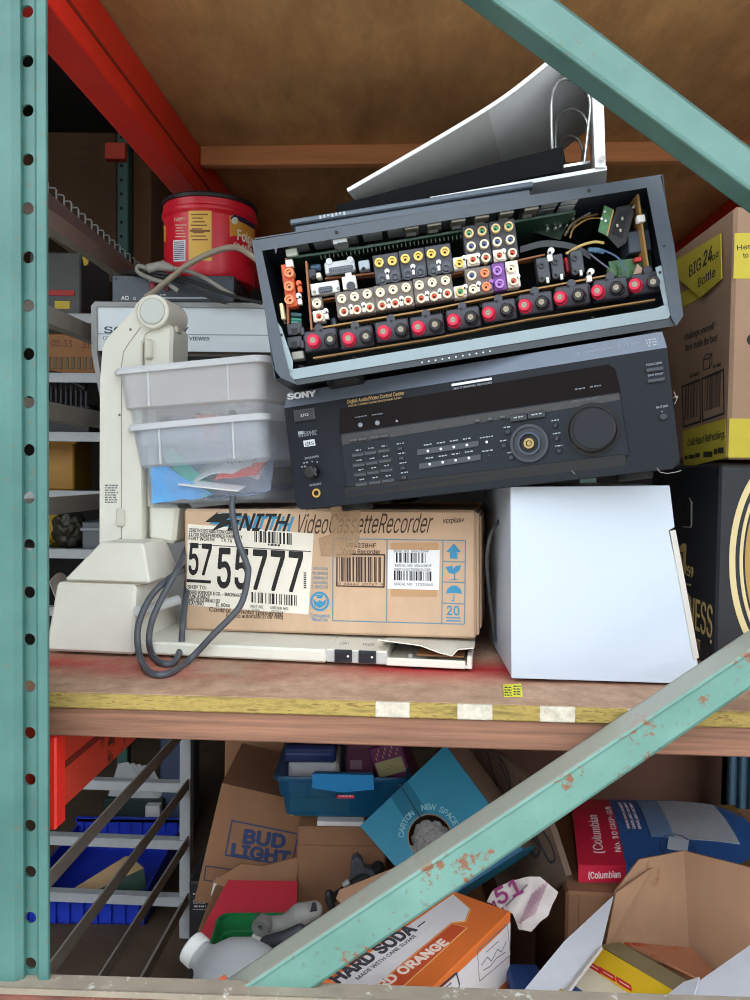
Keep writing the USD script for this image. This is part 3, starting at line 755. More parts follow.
# sockets
cream = M((222, 206, 176), .45)
cream_gold = M((206, 176, 120), .4)
blockm = M((112, 104, 100), .55)
block_dark = M((60, 60, 68), .55)
white_pl = M((228, 226, 220), .5)
COL = {'w': ((234, 222, 196), (40, 34, 28)), 'r': ((196, 66, 44), (60, 18, 14)), 'y': ((214, 172, 74), (40, 30, 14)), 'g': ((62, 146, 96), (30, 60, 40)), 'b': ((66, 84, 134), (20, 26, 50)), 'o': ((236, 126, 74), (60, 24, 14)), 'p': ((142, 84, 172), (50, 24, 66))}
def jack(x, y, c, w=.012, r=4.5):
    rgb, inner = COL[c]
    shell = {'y': M((214, 176, 92), .35, metal=.4), 'g': cream_gold, 'o': M((226, 130, 84), .45), 'p': M((170, 120, 190), .45)}.get(c, cream)
    j = amp.part('phono_socket', U.ring(x, y, r, r * .62, w + .012, w - .004, 18), shell)
    j.sub('colour_ring', U.ring(x, y, r * .66, r * .30, w + .008, w - .0032, 16), M(rgb, .45))
    j.sub('socket_hole', U.disc(x, y, r * .34, w + .008, w - .0024, 10), M(inner, .7))
def block(x0, y0, x1, y1, m, tilt=-.155, w0=.028, w1=.012):
    """A moulded socket block whose face is tilted with the chassis."""
    amp.part('socket_block', U.rbox(x0, y0, x1, y1, w0, w1, .0008), m)
def mid(l):
    return np.mean(np.array(l), 0)
def socket_block(cx, cy, wpx, hpx, m, w0=.030, w1=.0125):
    amp.part('socket_block', U.cbox(cx, cy, wpx, hpx, w0, w1, .0008), m)
yel = [(379.8, 266.1), (392.6, 264.4), (405.4, 262.3), (418.2, 259.7), (431, 257.4), (444.5, 255.2)]
din = [(382.4, 280.4), (395.2, 277.8), (408, 275.3), (420.4, 272.9), (433.2, 271.4), (446, 269.1)]
for i in range(3):
    c = mid([yel[2 * i], yel[2 * i + 1], din[2 * i], din[2 * i + 1]])
    socket_block(c[0], c[1], 25.5, 28.5, block_dark)
for x, y in yel:
    jack(x, y, 'y')
def mini_din(x, y, w=.012, r=4.6):
    j = amp.part('video_din_socket', [U.disc(x, y, r, w + .012, w - .001, 20), U.ring(x, y, r, r * .8, w - .001, w - .0026, 20)], M((70, 74, 84), .4))
    j.sub('pin_holes', [U.disc(x + dx, y + dy, .62, w - .001, w - .0014, 6) for dx, dy in ((-1.9, -.4), (1.9, -1), (-1.3, 1.8), (1.5, 1.4), (0, 2.4), (0, -2.2))], M((10, 10, 12), .7))
for x, y in din:
    mini_din(x, y)
def screw(x, y, w=.011, r=2.5, m=None):
    s = amp.part('mounting_lug', [U.disc(x, y, r, w + .008, w - .0002, 14), U.put(bx(0, 0, 0, 0, 0, 0) if False else U_lug(x, y, r, w))], m or white_pl)
    s.sub('screw_hole', U.disc(x, y, r * .42, w, w - .0006, 10), ink)
def U_lug(x, y, r, w):
    k = U.scale(x, y, w)
    u, v = U.uv(x, y + r * 1.6, w)
    return bx(u - r * k * .8, u + r * k * .8, w, w + .008, v - r * k, v + r * k, .0004)
for x, y in ((387.3, 272.9), (412.9, 268.2), (438.5, 264)):
    screw(x, y)
wh = [(343, 301.6), (355.6, 299.6), (368, 297), (380.9, 295.4), (393.5, 292.6), (406.3, 290.5), (419.3, 288.3), (431.9, 285.7), (444.9, 283.6)]
rd = [(345.2, 314.4), (358, 312.4), (370.5, 310.1), (382.8, 308.1), (395.6, 306), (408.4, 303.4), (421.2, 301.2), (434, 299.2), (446.8, 296.4)]
for i in range(3):
    c = mid(wh[3 * i:3 * i + 3] + rd[3 * i:3 * i + 3])
    socket_block(c[0], c[1], 38.5, 25, blockm)
for x, y in wh:
    jack(x, y, 'w')
for x, y in rd:
    jack(x, y, 'r')
for x, y in ((351.4, 308), (364, 306), (389, 302), (401.6, 299.7), (427, 294.8), (439.6, 292.4)):
    screw(x, y, .010, 2.3)
# far left column and left cluster
amp.part('socket_block', U.cbox(291.5, 289, 11, 42, .03, .012, .0008), M((196, 84, 46), .5))
for x, y in ((291.4, 276), (291, 289.4), (291.4, 302.4)):
    jack(x, y, 'o', .010, 4.7)
for x, y in ((299.6, 284.6), (299.6, 297)):
    screw(x, y, .012, 2.7, M((224, 96, 48), .5) if y < 290 else white_pl)
amp.part('bracket_tab', U.cbox(290.6, 265.4, 7, 7, .02, .010, .0005), white_pl)
amp.part('bracket_tab', U.cbox(293.5, 256, 11, 7, .03, .014, .0006), M((190, 200, 184), .5))
amp.part('capacitor', U.cbox(284, 313.5, 3.4, 16, .02, .006, .0008), M((214, 200, 160), .5))
for y, c in ((314.5, (44, 74, 84)), (319.6, (34, 110, 96)), (322.8, (60, 120, 110))):
    amp.part('resistor', cyl(U.px(291, y, .02), U.px(302, y + 1, .02), .0026, 12, c=.0008), M(c, .4))
for y in (331.5, 344.6):
    amp.part('optical_socket', [U.cbox(297, y, 15, 11, .03, .012, .001), U.cbox(302.6, y, 4, 8, .014, .010, .0008)], M((52, 54, 62), .45)).sub('socket_hole', U.cbox(294.5, y, 6, 6.6, .0121, .0117, .0003), M((20, 20, 24), .6))
amp.part('metal_clip', U.cbox(300, 357.5, 12, 8, .03, .012, .0008), M((150, 150, 140), .5, metal=.4))
c0 = amp.part('display_port', [U.cbox(341, 270, 30, 11.5, .03, .014, .001), U.disc(329.7, 263, 3.2, .02, .013, 14), U.disc(350.5, 261.2, 3.2, .02, .013, 14)], M((172, 174, 176), .4, metal=.3))
c0.sub('port_face', U.cbox(341.4, 270.2, 24.5, 7.4, .0141, .0115, .0012), M((90, 94, 102), .5))
c0.sub('pin_holes', [U.disc(331.5 + i * 2.2, 271.4 - i * .3 + 1.6 * (j - .5), .5, .0115, .0111, 6) for i in range(10) for j in range(2)], ink)
d9 = amp.part('serial_port', U.cbox(326.3, 290.6, 28.5, 11.5, .028, .014, .0008), M((206, 206, 200), .45, metal=.2))
d9.sub('port_face', U.cbox(325.6, 290, 14, 6.6, .0141, .0110, .0014), M((86, 92, 104), .5))
d9.sub('pin_holes', [U.disc(320.6 + i * 2.5, 289.6 - i * .35, .6, .011, .0106, 6) for i in range(5)] + [U.disc(322 + i * 2.5, 291.8 - i * .35, .6, .011, .0106, 6) for i in range(4)], ink)
for x in (314.6, 338):
    d9.sub('screw_post', U.disc(x, 292.2 - (x - 314) * .15, 1.5, .014, .012, 10), M((120, 122, 124), .4, metal=.6))
sv = amp.part('control_din_socket', [U.cbox(350.6, 286.2, 13.6, 12.6, .03, .012, .0008), U.cbox(349.6, 277.5, 6, 6, .03, .013, .0006)], white_pl)
sv.sub('socket_face', U.disc(351, 286.2, 4.6, .0121, .0108, 20), M((54, 56, 64), .5))
for x, y, c in ((318.4, 306, 'w'), (320.6, 319, 'r')):
    socket_block(x, y, 11.5, 11, white_pl if c == 'r' else blockm)
    jack(x, y, c, .0115)
screw(326.4, 312.2)
amp.part('capacitor', cyl(U.px(310.5, 268.5, .02), U.px(321, 267.5, .02), .0042, 16, c=.001), M((40, 66, 92), .35))
amp.part('capacitor', cyl(U.px(333.5, 318, .02), U.px(334.4, 326, .02), .0034, 14, c=.001), M((30, 40, 58), .35))
amp.part('remote_jack', U.cbox(313, 277, 10, 9, .03, .013, .001), M((40, 42, 48), .45)).sub('socket_hole', U.disc(313.4, 277.4, 2.2, .0131, .0126, 12), M((8, 8, 8), .8))
amp.part('remote_jack', U.cbox(365, 268.6, 11, 9, .03, .013, .001), M((150, 160, 170), .45)).sub('socket_hole', U.disc(363.6, 269, 2.0, .0131, .0126, 12), M((8, 8, 8), .8))
amp.part('trim_pot', U.cbox(320, 278.6, 5, 5, .03, .014, .0006), M((200, 196, 178), .5))
# component video cluster
grn = [(468.2, 237.1), (481, 235), (494.4, 232.4), (507.2, 230.3)]
blu = [(470.3, 250.1), (483.1, 247.8), (495.9, 245.6), (508.7, 243.5)]
r3 = [(458.8, 266.5, 'y'), (472, 263.3, 'r'), (484.8, 261.2, 'r'), (498, 259.1, 'r'), (510.8, 256.5, 'r')]
r4 = [(470.9, 278.7, 'b'), (483.7, 276.1, 'o'), (496.1, 274, 'p'), (509.8, 271.4, 'w')]
r5 = [(459.6, 294.7, 'g'), (472.4, 292.1, 'w'), (485.2, 289.6, 'o'), (498.2, 286.8, 'p'), (511.9, 284.2, 'r')]
for i in range(2):
    c = mid([grn[2 * i], grn[2 * i + 1], blu[2 * i], blu[2 * i + 1]])
    socket_block(c[0] + .6, c[1] + 6, 25.6, 39, block_dark)
for (x, y, c), m in zip(r3, (white_pl, white_pl, block_dark, white_pl, block_dark)):
    if m is white_pl:
        amp.part('socket_block', U.cbox(x, y + .5, 12.4, 11.5, .03, .0115, .0008), m)
socket_block(478, 284.4, 26, 27, blockm)
socket_block(497.6, 280.4, 12.6, 27, M((120, 72, 150), .5))
socket_block(511, 277.8, 12.6, 26, white_pl)
socket_block(459.6, 295, 12.6, 11.5, white_pl)
for x, y in grn:
    jack(x, y, 'g', .0105)
for x, y in blu:
    jack(x, y, 'b', .0105)
for x, y, c in r3 + r4 + r5:
    jack(x, y, c, .0105)
for x, y in ((464, 259.4), (477.3, 257), (503, 252.8), (464.8, 288), (478, 285.4), (517, 277.9)):
    screw(x, y, .009, 2.4)
screw(490.6, 283, .009, 2.3, M((150, 90, 180), .5))
# loudspeaker terminals: red and black binding posts in pairs
post_red, post_blk = M((212, 38, 72), .3), M((38, 38, 42), .3)
metal_tip = M((176, 168, 150), .3, metal=.8)
reds = [(312.6, 340), (348, 338.4 - 4), (383, 331.3), (417.6, 326.7), (452.8, 319.6), (488, 312.4), (524, 304.8), (559.5, 296.9), (597, 290.6), (634.4, 284.1)]
blks = [(329.8, 339), (365.6, 336), (400.5, 329), (434.7, 324.2), (470.5, 316.8), (506, 308.9), (541.4, 301.7), (578, 294.5), (616, 287.3), (652.9, 281.6)]
reds[1] = (348, 338.2)
for (rx, ry), (bx_, by_) in zip(reds, blks):
    cx_, cy_ = (rx + bx_) / 2 + 1, (ry + by_) / 2 + 3
    t = amp.part('terminal_block', [U.cbox(cx_, cy_, 33, 20, .032, .013, .0016), U.disc(cx_ - 1.5, cy_ - 11.5, 4.2, .032, .0135, 16)], M((62, 62, 72), .5))
    t.sub('screw_hole', U.disc(cx_ - 1.5, cy_ - 12, 1.6, .0135, .0129, 10), ink)
    for (x, y), m in (((rx, ry), post_red), ((bx_, by_), post_blk)):
        k = U.scale(x, y)
        u0, v0 = U.uv(x + 1.6, y + 2, .013)
        u1, v1 = U.uv(x, y, -.012)
        prof = [(0, 0), (7.2, 0), (7.2, .25), (5.4, .32), (6.3, .45), (6.3, .92), (5.2, 1.0), (3.2, 1.0), (3.2, .9), (0, .9)]
        A, B = U.pt(u0, .013, v0), U.pt(u1, -.012, v1)
        L = np.linalg.norm(B - A)
        p = t.sub('binding_post', lathe([(r * k, h * L) for r, h in prof], 18, A, B - A), m)
        t.sub('post_tip', lathe([(0, L * .89), (2.9 * k, L * .89), (2.9 * k, L * .99), (1.3 * k, L * .99), (1.3 * k, L * .92), (0, L * .92)], 12, A, B - A), metal_tip)
# right hand end: power socket, relay, transformer boards, wires
for x, y in ((541.3, 272.6), (555.2, 269.3), (574.5, 265.4)):
    b = amp.part('fuse_clip', U.cbox(x, y, 12.4, 23, .03, .014, .001), M((58, 60, 68), .45))
    for dy in (-7, 7):
        b.sub('clip_ring', U.ring(x, y + dy, 3.0, 1.6, .0141, .012, 14), M((30, 30, 34), .4))
    b.sub('solder_tag', U.cbox(x + 6, y + 8, 3, 6, .016, .0125, .0004), M((196, 198, 196), .3, metal=.6))
amp.part('red_capacitor', U.cbox(565, 269, 6, 15, .05, .03, .001), M((190, 30, 44), .4))
for x, y in ((550, 252.6), (589.6, 273.2)):
    screw(x, y, .012, 3.2)
iec = U.put(hull([U.R.T @ (U.px(x, y, w) - U.o) for x, y in ((607, 236), (617, 207), (630, 205), (634, 212), (626, 243), (618, 248)) for w in (.02, .06)]))
ip = amp.part('power_inlet', iec, M((22, 23, 26), .45), label='black mains inlet hanging loose')
ip.sub('inlet_well', U.poly([(611, 233), (619, 212), (629, 211), (622, 238)], .0199, .0193), M((6, 6, 8), .7))
ip.sub('inlet_pin', [U.cbox(x, y, 2, 3.4, .0194, .017, .0003) for x, y in ((617, 226), (622, 219), (620, 231))], M((180, 176, 160), .3, metal=.8))
gb = amp.part('inlet_board', U.poly([(597.6, 232), (604, 206), (612.5, 210), (606, 236)], .018, .0155), mat('pcb_bright', (58, 104, 62), .35, var=.3, vscale=200))
gb.sub('board_edge', U.poly([(606, 236), (612.5, 210), (613.8, 211), (607.4, 236.6)], .0165, .0150), pcb_gold)
gb.sub('solder_joint', [U.disc(x, y, 1.3, .0155, .0143, 8) for x, y in ((604.5, 212), (601.6, 219), (605.4, 221))], M((196, 200, 200), .3, metal=.7))
amp.part('relay', U.cbox(631.5, 249, 22, 21, .06, .028, .0012), M((70, 78, 92), .4))
rb = amp.part('circuit_board', U.poly([(640, 207), (646, 213), (652, 272), (644, 276)], .05, .0475), pcb_green)
board([(638, 194), (643, 232), (649.5, 276)], 2.0, .016, .06, pcb_gold)
amp.part('board_lug', U.cbox(639.4, 220.5, 8, 7, .02, .012, .0006), white_pl)
amp.part('circuit_board', U.poly([(608, 262), (642, 258), (642, 278), (612, 280)], .034, .0315), mat('pcb_bright', (58, 104, 62)))
amp.part('inductor', cyl(U.px(612, 268, .026), U.px(613, 278, .026), .0062, 20, c=.001), M((70, 96, 60), .5))
amp.part('film_capacitor', U.cbox(636.5, 261, 7, 4.6, .03, .022, .0006), M((196, 40, 44), .4))
amp.part('film_capacitor', U.poly([(632, 276), (636, 265), (641, 270), (639, 277)], .024, .018), M((170, 140, 120), .5))
def wire(pts, r, rgb, w):
    amp.part('wire', tube([U.px(x, y, w) if np.isscalar(w) else U.px(x, y, w[i]) for i, (x, y) in enumerate(pts)], r, 8), M(rgb, .45))
for i in range(7):
    wire([(520, 247 + i * .9), (545, 241 + i * .9), (572, 244 + i * .9), (590, 253 + i)], .0007, (92, 96, 100), .045)
wire([(565, 236), (568, 230), (580, 219), (598, 214)], .0011, (150, 120, 86), .05)
wire([(570, 238), (574, 228), (588, 219), (602, 218)], .0011, (176, 130, 70), .045)
wire([(567, 233), (572, 224), (590, 213)], .0012, (190, 190, 180), .055)
wire([(566, 254), (580, 246), (594, 242), (604, 243)], .0016, (196, 168, 104), .028)
wire([(594, 252), (604, 251), (618, 258), (626, 271)], .0011, (70, 96, 130), .022)
wire([(590, 254), (600, 262), (611, 270)], .0011, (90, 96, 110), .024)
wire([(588, 250), (596, 250), (604, 252)], .0028, (92, 130, 160), .034)
wire([(632, 208), (636, 206), (638, 212)], .0016, (206, 200, 190), .03)
amp.part('heatsink', [U.cbox(560 + i * 5.5, 300 - i * .9, 3, 8, .09, .05, .0004) for i in range(8)], M((60, 66, 74), .4, metal=.5))
amp.part('component_clutter', [U.disc(548 + 6.2 * i + RNG.uniform(-1.5, 1.5), 221 + 4.6 * j - 1.0 * i + RNG.uniform(-1, 1), RNG.uniform(.9, 1.7), .069, .060, 8) for i in range(5) for j in range(3)], M((196, 204, 206), .3, metal=.5), kind='stuff')
amp.part('pin_header', [U.cbox(322 + 4.2 * i, 259.5 - .62 * i, 1.1, 3.6, .03, .02, .0002) for i in range(44)], M((66, 70, 54), .5), kind='stuff')
amp.part('solder_pins', [U.cbox(318 + 3.3 * i, 334.0 - .56 * i, 1.0, 3.4, .03, .024, .0002) for i in range(62)], M((60, 58, 60), .5), kind='stuff')

# ------------------------------------------------------------------ flat unit, black slab and white binder lying on top
flat = Thing('flat_grey_unit', 'flat slate grey box lying on the open receiver under the binder', 'electronics')
FU = Frame(U.pt(0, .03, .0782), U.R)
fa, fb = FU.uv(289, 218), FU.uv(530, 183)
flat.part('body', FU.put(bx(fa[0] + .004, fb[0], 0.004, .22, 0.0, .017, .0015)), M((84, 94, 106), .45))
flat.part('lid', FU.put(bx(fa[0], fb[0] + .004, 0, .225, .0172, .0235, .0015)), M((90, 100, 112), .4))
flat.part('scuff', [FU.put(bx(fa[0] + .034 + i * .0045, fa[0] + .0365 + i * .0045, -.0004, .001, .0185 + .0008 * (i % 3), .0225, .0001)) for i in range(7)], M((176, 184, 184), .7), kind='stuff')
slab = Thing('black_slab', 'thick black slab sticking out from inside the open white binder', 'slab')
blackwood = mat('black_slab_mat', (16, 17, 20), .85, spec=.2, var=.25, vscale=20, stretch=(.2, 1, 2), rgb2=(120, 128, 130), cov=-.02, cscale=30, bump=.1)
s0, s1 = P(337, 205, .985), P(563, 146, .93)
sd = np.array([.06, .2, .0])
sv0 = np.array([0, 0, -1.0])
slab.part('block', hull([s0, s1, s1 + sv0 * .028, s0 + sv0 * .012, s0 + sd, s1 + sd, s1 + sd + sv0 * .028, s0 + sd + sv0 * .012]), blackwood)

binder_w = mat('binder_white', (226, 228, 230), .35, var=.03)
binder_in = mat('binder_lining', (206, 206, 206), .45, var=.04)
bd = Thing('ring_binder', 'open white ring binder lying on its side with chrome rings', 'binder')
fe = [P(346.5, 192, .975), P(440, 138, .945), P(500, 101, .93), P(545, 66, .925), P(585, 32, .925)]
fe = smoothpath(fe, 6)
back = np.array([.066, .25, -.004])
def cover(u, v):
    t = u * (len(fe) - 1)
    i = min(int(t), len(fe) - 2)
    return fe[i] + (fe[i + 1] - fe[i]) * (t - i) + back * v
bd.part('front_cover', grid_sheet(lambda u, v: cover(u, v) + np.array([0, 0, .004]), 24, 4, -.0045), binder_w)
bd.part('cover_lining', grid_sheet(lambda u, v: cover(.012 + u * .976, .005 + v * .99) - np.array([0, 0, .0012]), 24, 4, .001), binder_in)
b0, b1 = P(430, 197, .95), P(607, 166, .925)
bd.part('back_cover', prism([b0, b1, b1 + back, b0 + back], (0, 0, -.0045)), binder_w)
sp0, sp1 = P(597, 32, .922), P(606, 167, .922)
bd.part('spine', prism([fe[-1], sp0 + (0.006, 0, 0), sp1, sp1 + np.array([-.012, 0, 0]), sp0 + np.array([-.006, 0, -.02])], back), binder_w)
ringm = M((190, 190, 188), .2, metal=.9)
for px_pts, D in ((((553, 168), (551.5, 120), (553, 92), (563, 79), (580, 84), (590, 100), (588, 130), (584, 166)), .965), (((556, 165), (556, 130), (560, 114), (572, 109), (584, 116), (588, 132), (584, 164)), 1.04), (((558, 165), (559, 147), (564, 138), (572, 136), (579, 141), (583, 152), (581, 164)), 1.12)):
    bd.part('ring', tube([P(x, y, D) for x, y in px_pts], .0019, 10), ringm)
bd.part('ring_plate', prism([P(549, 170, .95), P(590, 163, .95), P(590, 163, .95) + back * .9, P(549, 170, .95) + back * .9], (0, 0, .003)), ringm)
bd.part('rivet', [cyl(P(x, y, .922), P(x, y, .918), .003, 12) for x, y in ((602.5, 158),)], ringm)

# ------------------------------------------------------------------ cardboard
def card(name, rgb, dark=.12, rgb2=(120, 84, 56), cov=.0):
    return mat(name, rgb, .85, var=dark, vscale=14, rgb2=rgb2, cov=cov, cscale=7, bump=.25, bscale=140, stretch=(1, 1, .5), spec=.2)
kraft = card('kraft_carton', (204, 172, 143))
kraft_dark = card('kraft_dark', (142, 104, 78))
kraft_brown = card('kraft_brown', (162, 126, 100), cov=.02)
cyan = M((60, 140, 180), .7)
blue_line = M((104, 138, 158), .7)
label_w = mat('label_paper', (232, 224, 210), .7, var=.05, vscale=40)
label_w2 = mat('label_paper_white', (236, 236, 238), .6, var=.03, vscale=40)
brown_ink = M((70, 50, 40), .7)

# ------------------------------------------------------------------ carton for a video recorder
V = Frame((-.0627, 1.0303, -.1313), rot(-.17, 0, -.0164))
VW, VH, VD = .3862, .1621, .24
vb = Thing('video_recorder_carton', 'brown video recorder carton with a big white shipping label and blue symbols', 'carton')
vb.part('carton', V.put(bx(-VW / 2, VW / 2, 0, VD, -VH / 2, VH / 2, .003)), kraft)
vb.part('edge_flap', V.put([bx(VW / 2 - .001, VW / 2 + .0035, .006, VD - .01, -VH / 2 + .004, VH / 2 - .004, .001), bx(VW / 2 + .003, VW / 2 + .006, .02, VD - .02, -VH / 2 + .01, VH / 2 - .008, .001)]), kraft)
zt = dict(bold=True, shear=.35)
vb.part('logo_shadow', [V.text('ENITH', (230, 532), (289, 533), 16, 0, .0003, **zt), V.poly([(209, 524), (222, 512.5), (235, 514), (228, 522), (246, 521), (214, 533), (222, 525)], 0, -.0003)], cyan)
lg = vb.part('logo_lettering', [V.text('ENITH', (227.5, 530), (285, 531), 16.5, -.0003, .0004, **zt), V.poly([(205, 522), (219, 511), (217, 514), (236, 512.5), (226, 520), (243, 519.5), (211, 531.5), (220, 522.5)], -.0003, -.0007)], ink, label='maker name in slanted black letters with a lightning stroke')
vb.part('script_lettering', V.text('VideoCassetteRecorder', (295, 533.5), (430, 532.5), 19, 0, .0004, shear=.25), brown_ink, label='VideoCassetteRecorder in slanted script')
lab = vb.part('shipping_label', V.poly([(188, 524), (314, 533.5), (308.5, 614.5), (186.5, 605)], 0, -.0006), label_w, label='white shipping label with large black numerals')
LW = -.0006
lab.sub('numerals', [V.text('57', (188.5, 573.5), (211, 575), 30, LW, bold=True), V.text('55777', (217, 586.5), (302, 591.5), 38, LW, bold=True), V.poly([(187, 579), (211, 580.5), (210.8, 583.5), (186.8, 582)], LW, LW - .0004)], ink)
for q_ in ((254.5, 542, 292.5, 545, 11.5, 17, LW, .0003, 3), (251.5, 602.5, 297.5, 606, 10.5, 19, LW, .0003, 5)):
    lab.sub('barcode', V.bars(*q_), ink)
lab.sub('address_print', [V.text(t, a, b, 3.4, LW, bold=True) for t, a, b in (
    ('ZENITH DISTRIBUTION CENTER', (189, 531.6), (237.5, 534.4)), ('11700 INDEPENDENCE PARKWAY', (188.8, 535.8), (242.5, 539)), ('FORT WORTH      TX 76', (188.6, 539.8), (232, 542.4)),
    ('SHIP TO:', (187.6, 588.4), (206.4, 589.4)), ('SEARS ROEBUCK & CO. - MACH6445', (187.4, 593.4), (241.5, 597)), ("C'UNI # MACY", (187.2, 597.4), (210, 598.6)), ('9680 BOUDREAU RD', (187, 601), (220, 602.8)), ('PLATINO           IL 60xx', (186.8, 604.6), (230, 607)) )]
    + [V.text('UNIT NO.', (250, 607.4), (263.8, 608.4), 2.6, LW), V.text('ORDER NO.', (270.5, 608.8), (289, 610.2), 2.6, LW), V.text('5151', (252.5, 611.2), (259.6, 611.8), 2.8, LW), V.text('757516', (271, 612.8), (283, 613.8), 2.8, LW), V.poly([(189, 543.4), (311, 551.2), (311, 552), (189, 544.2)], LW, LW - .0003)]
    + [V.greek(268, 545.6, 280, 546.4, 2, LW)], M((60, 56, 54), .7))
lab.sub('vertical_number', [V.cbox(305, 573 + 2.1 * k, 2.6, 1.3, LW, LW - .0003, 0) for k in range(8)], M((70, 66, 64), .7))
vb.part('print_lines', [V.text('Control remoto universal', (209.5, 611.2), (283, 616.4), 4.2, -.0006 if False else 0, .0009), V.text('Exacto automatico de reloj', (226.5, 617.4), (283, 619), 4.0, 0, .0005)], brown_ink)
vb.part('blue_print', [V.text(t, (a, y), (328, y + .6), 3.4, 0, .0004) for t, a, y in (('ed in Korea', 313.5, 569.6), ('the standards', 312.5, 574.4), ('ubilations of', 312.6, 579), ('Corporation,', 312, 583.6), ('IL 60025 USA', 311.6, 588.2))], blue_line)
rc = vb.part('recycle_symbol', [V.ring(319.7, 601.4, 9.6, 7.4, 0, -.0004, 30), V.poly([(313, 599), (317, 602), (319.7, 600), (322.5, 602), (326.5, 599), (325, 605), (319.7, 608), (314.4, 605)], 0, -.0004), V.poly([(316, 595), (323.5, 595), (321.8, 598.4), (317.6, 598.4)], 0, -.0004)], cyan)
vb.part('symbol_print', [V.text('Corrugated', (310, 616.6), (329.5, 617.6), 3.4), V.text('Recycles', (312, 620.6), (327.5, 621.4), 3.4)], cyan)
def lineq(x0, y0, x1, y1, t=.55):
    n = math.hypot(x1 - x0, y1 - y0)
    dx, dy = -(y1 - y0) / n * t, (x1 - x0) / n * t
    return V.poly([(x0 + dx, y0 + dy), (x1 + dx, y1 + dy), (x1 - dx, y1 - dy), (x0 - dx, y0 - dy)], 0, -.0003)
vb.part('blue_rule', [lineq(*a) for a in ((333, 538.6, 465.5, 540.6), (333, 538.6, 332.6, 620.6), (332.6, 620.6, 464.5, 624.2), (465.5, 540.6, 464.5, 624.2), (387, 539.4, 386.6, 622), (443, 540.2, 441.8, 623.6), (443, 561.4, 465, 562), (442.6, 582, 464.8, 582.6), (442.2, 603, 464.6, 604))], blue_line)
vb.part('model_print', [V.text('VR4238HF', (346, 547.4), (376, 547.6), 4.2, 0, .0004, True), V.text('Video Recorder', (341.5, 553.4), (380.5, 553.8), 4.2, 0, .0004, True), V.text('0  44442  20767  9', (338, 584.6), (383, 585.8), 2.4)], brown_ink)
bc = vb.part('barcode_frame', V.put(ext(Polygon([V.uv(*q) for q in ((337.5, 554.8), (384.2, 555.2), (383.6, 586.6), (337.2, 585.4))]).buffer(.0015) - Polygon([V.uv(*q) for q in ((338.2, 555.6), (383.4, 556), (382.8, 585.8), (338, 584.8))]).buffer(.0006), 0, -.0003)), brown_ink)
vb.part('barcode', V.bars(339.5, 581.4, 381.5, 582.4, 25, 20, 0, seed=8), M((62, 46, 42), .7))
tape = mat('brown_tape', (206, 170, 132), .2, var=.12, vscale=40, alpha=.5)
vb.part('packing_tape', [V.poly([(331, 506), (361, 507), (360, 535), (359, 541), (350, 558), (321, 556), (318.5, 538), (331, 534)], 0, -.0007)], tape, label='glossy brown packing tape')
sl = vb.part('serial_label', V.poly([(388, 549.6), (440, 550), (439, 590), (387.6, 588.6)], 0, -.0009), label_w2, label='white serial number label')
vb.part('label_backing', V.poly([(391, 543), (438, 542.4), (437, 597), (391, 596.4)], 0, -.0004), M((190, 148, 106), .5))
for q_ in ((396, 562.6, 426, 563, 10, 16, -.0009, .0003, 11), (394, 580.2, 433, 581, 9.4, 20, -.0009, .0003, 12)):
    sl.sub('barcode', V.bars(*q_), ink)
sl.sub('print', [V.text('SERV. NO. VR4238HF', (393.5, 551.9 + .3), (429, 552.4), 2.4, -.0009), V.text('MODEL NO. VR4238HF', (395, 566.6), (431.5, 567), 2.4, -.0009), V.text('ZENITH ELECTRONICS CORP', (394, 570.6), (430.5, 571), 2.4, -.0009), V.text('SERIAL NO.  1702084S', (394, 585.2), (433, 586), 2.6, -.0009)], M((70, 70, 74), .7))
vb.part('up_arrow', V.poly([(453.8, 543.4), (461, 552), (457.4, 552), (457.4, 558.8), (450, 558.6), (450, 552), (446.4, 551.8)], 0, -.0004), cyan)
vb.part('fragile_symbol', [V.poly([(445.4, 567), (453, 565.6), (452.4, 569), (456, 566), (461, 565), (459.5, 570.5), (454.8, 574.2), (449, 573)], 0, -.0004), V.poly([(454, 573), (455, 573), (455.4, 579), (459, 580), (449, 579.8), (454, 579)], 0, -.0004)], cyan)
vb.part('umbrella_symbol', [V.poly([(446, 593.6), (447.6, 588.6), (451.4, 586), (454, 585.4), (457, 586), (460.6, 589), (462, 594), (454, 592.6)], 0, -.0004), V.poly([(453.5, 592.4), (454.3, 592.4), (454.2, 600.6), (452.6, 601.4), (451, 600.4), (453.3, 599.8)], 0, -.0004)], cyan)
vb.part('stack_limit', [V.text('20', (446.8, 614.8), (459.4, 615.2), 9, 0, .0004, True), V.poly([(446, 617), (460.6, 617.4), (460.6, 618.6), (446, 618.2)], 0, -.0004), V.poly([(446, 620), (460.6, 620.4), (460.6, 621.6), (446, 621.2)], 0, -.0004)], cyan)
vb.part('logo_lettering', V.text('vcrplus+', (442.6, 523.2), (464, 522), 5, 0, .0004, True, .2), brown_ink)

# ------------------------------------------------------------------ document camera with its flat base under the carton
ivory = mat('ivory_plastic', (222, 219, 206), .42, var=.04, vscale=14, bump=.06, bscale=500)
ivory_dirty = mat('ivory_plastic_dusty', (216, 212, 200), .6, var=.06, vscale=10, rgb2=(160, 148, 126), cov=.0, cscale=90, bump=.15, bscale=400)
grey_pl = M((190, 190, 186), .5)
d0, d1 = onz(47.5, 650, SHELF_Z + .004), onz(470, 670, SHELF_Z + .004)
DF = Frame.axes(d0, (d1 - d0) * (1, 1, 0), (0, 0, 1))
dcam = Thing('document_camera', 'ivory document camera stand with a folded arm, stepped foot and long flat base', 'document camera')
U387, U472, U326 = DF.uv(386, 664)[0], DF.uv(472, 668)[0], DF.uv(326, 660)[0]
BT = SHELF_Z * 0 + (-.1313 - VH / 2 - .0035) - (SHELF_Z + .004)      # thickness of the flat base: up to just under the carton
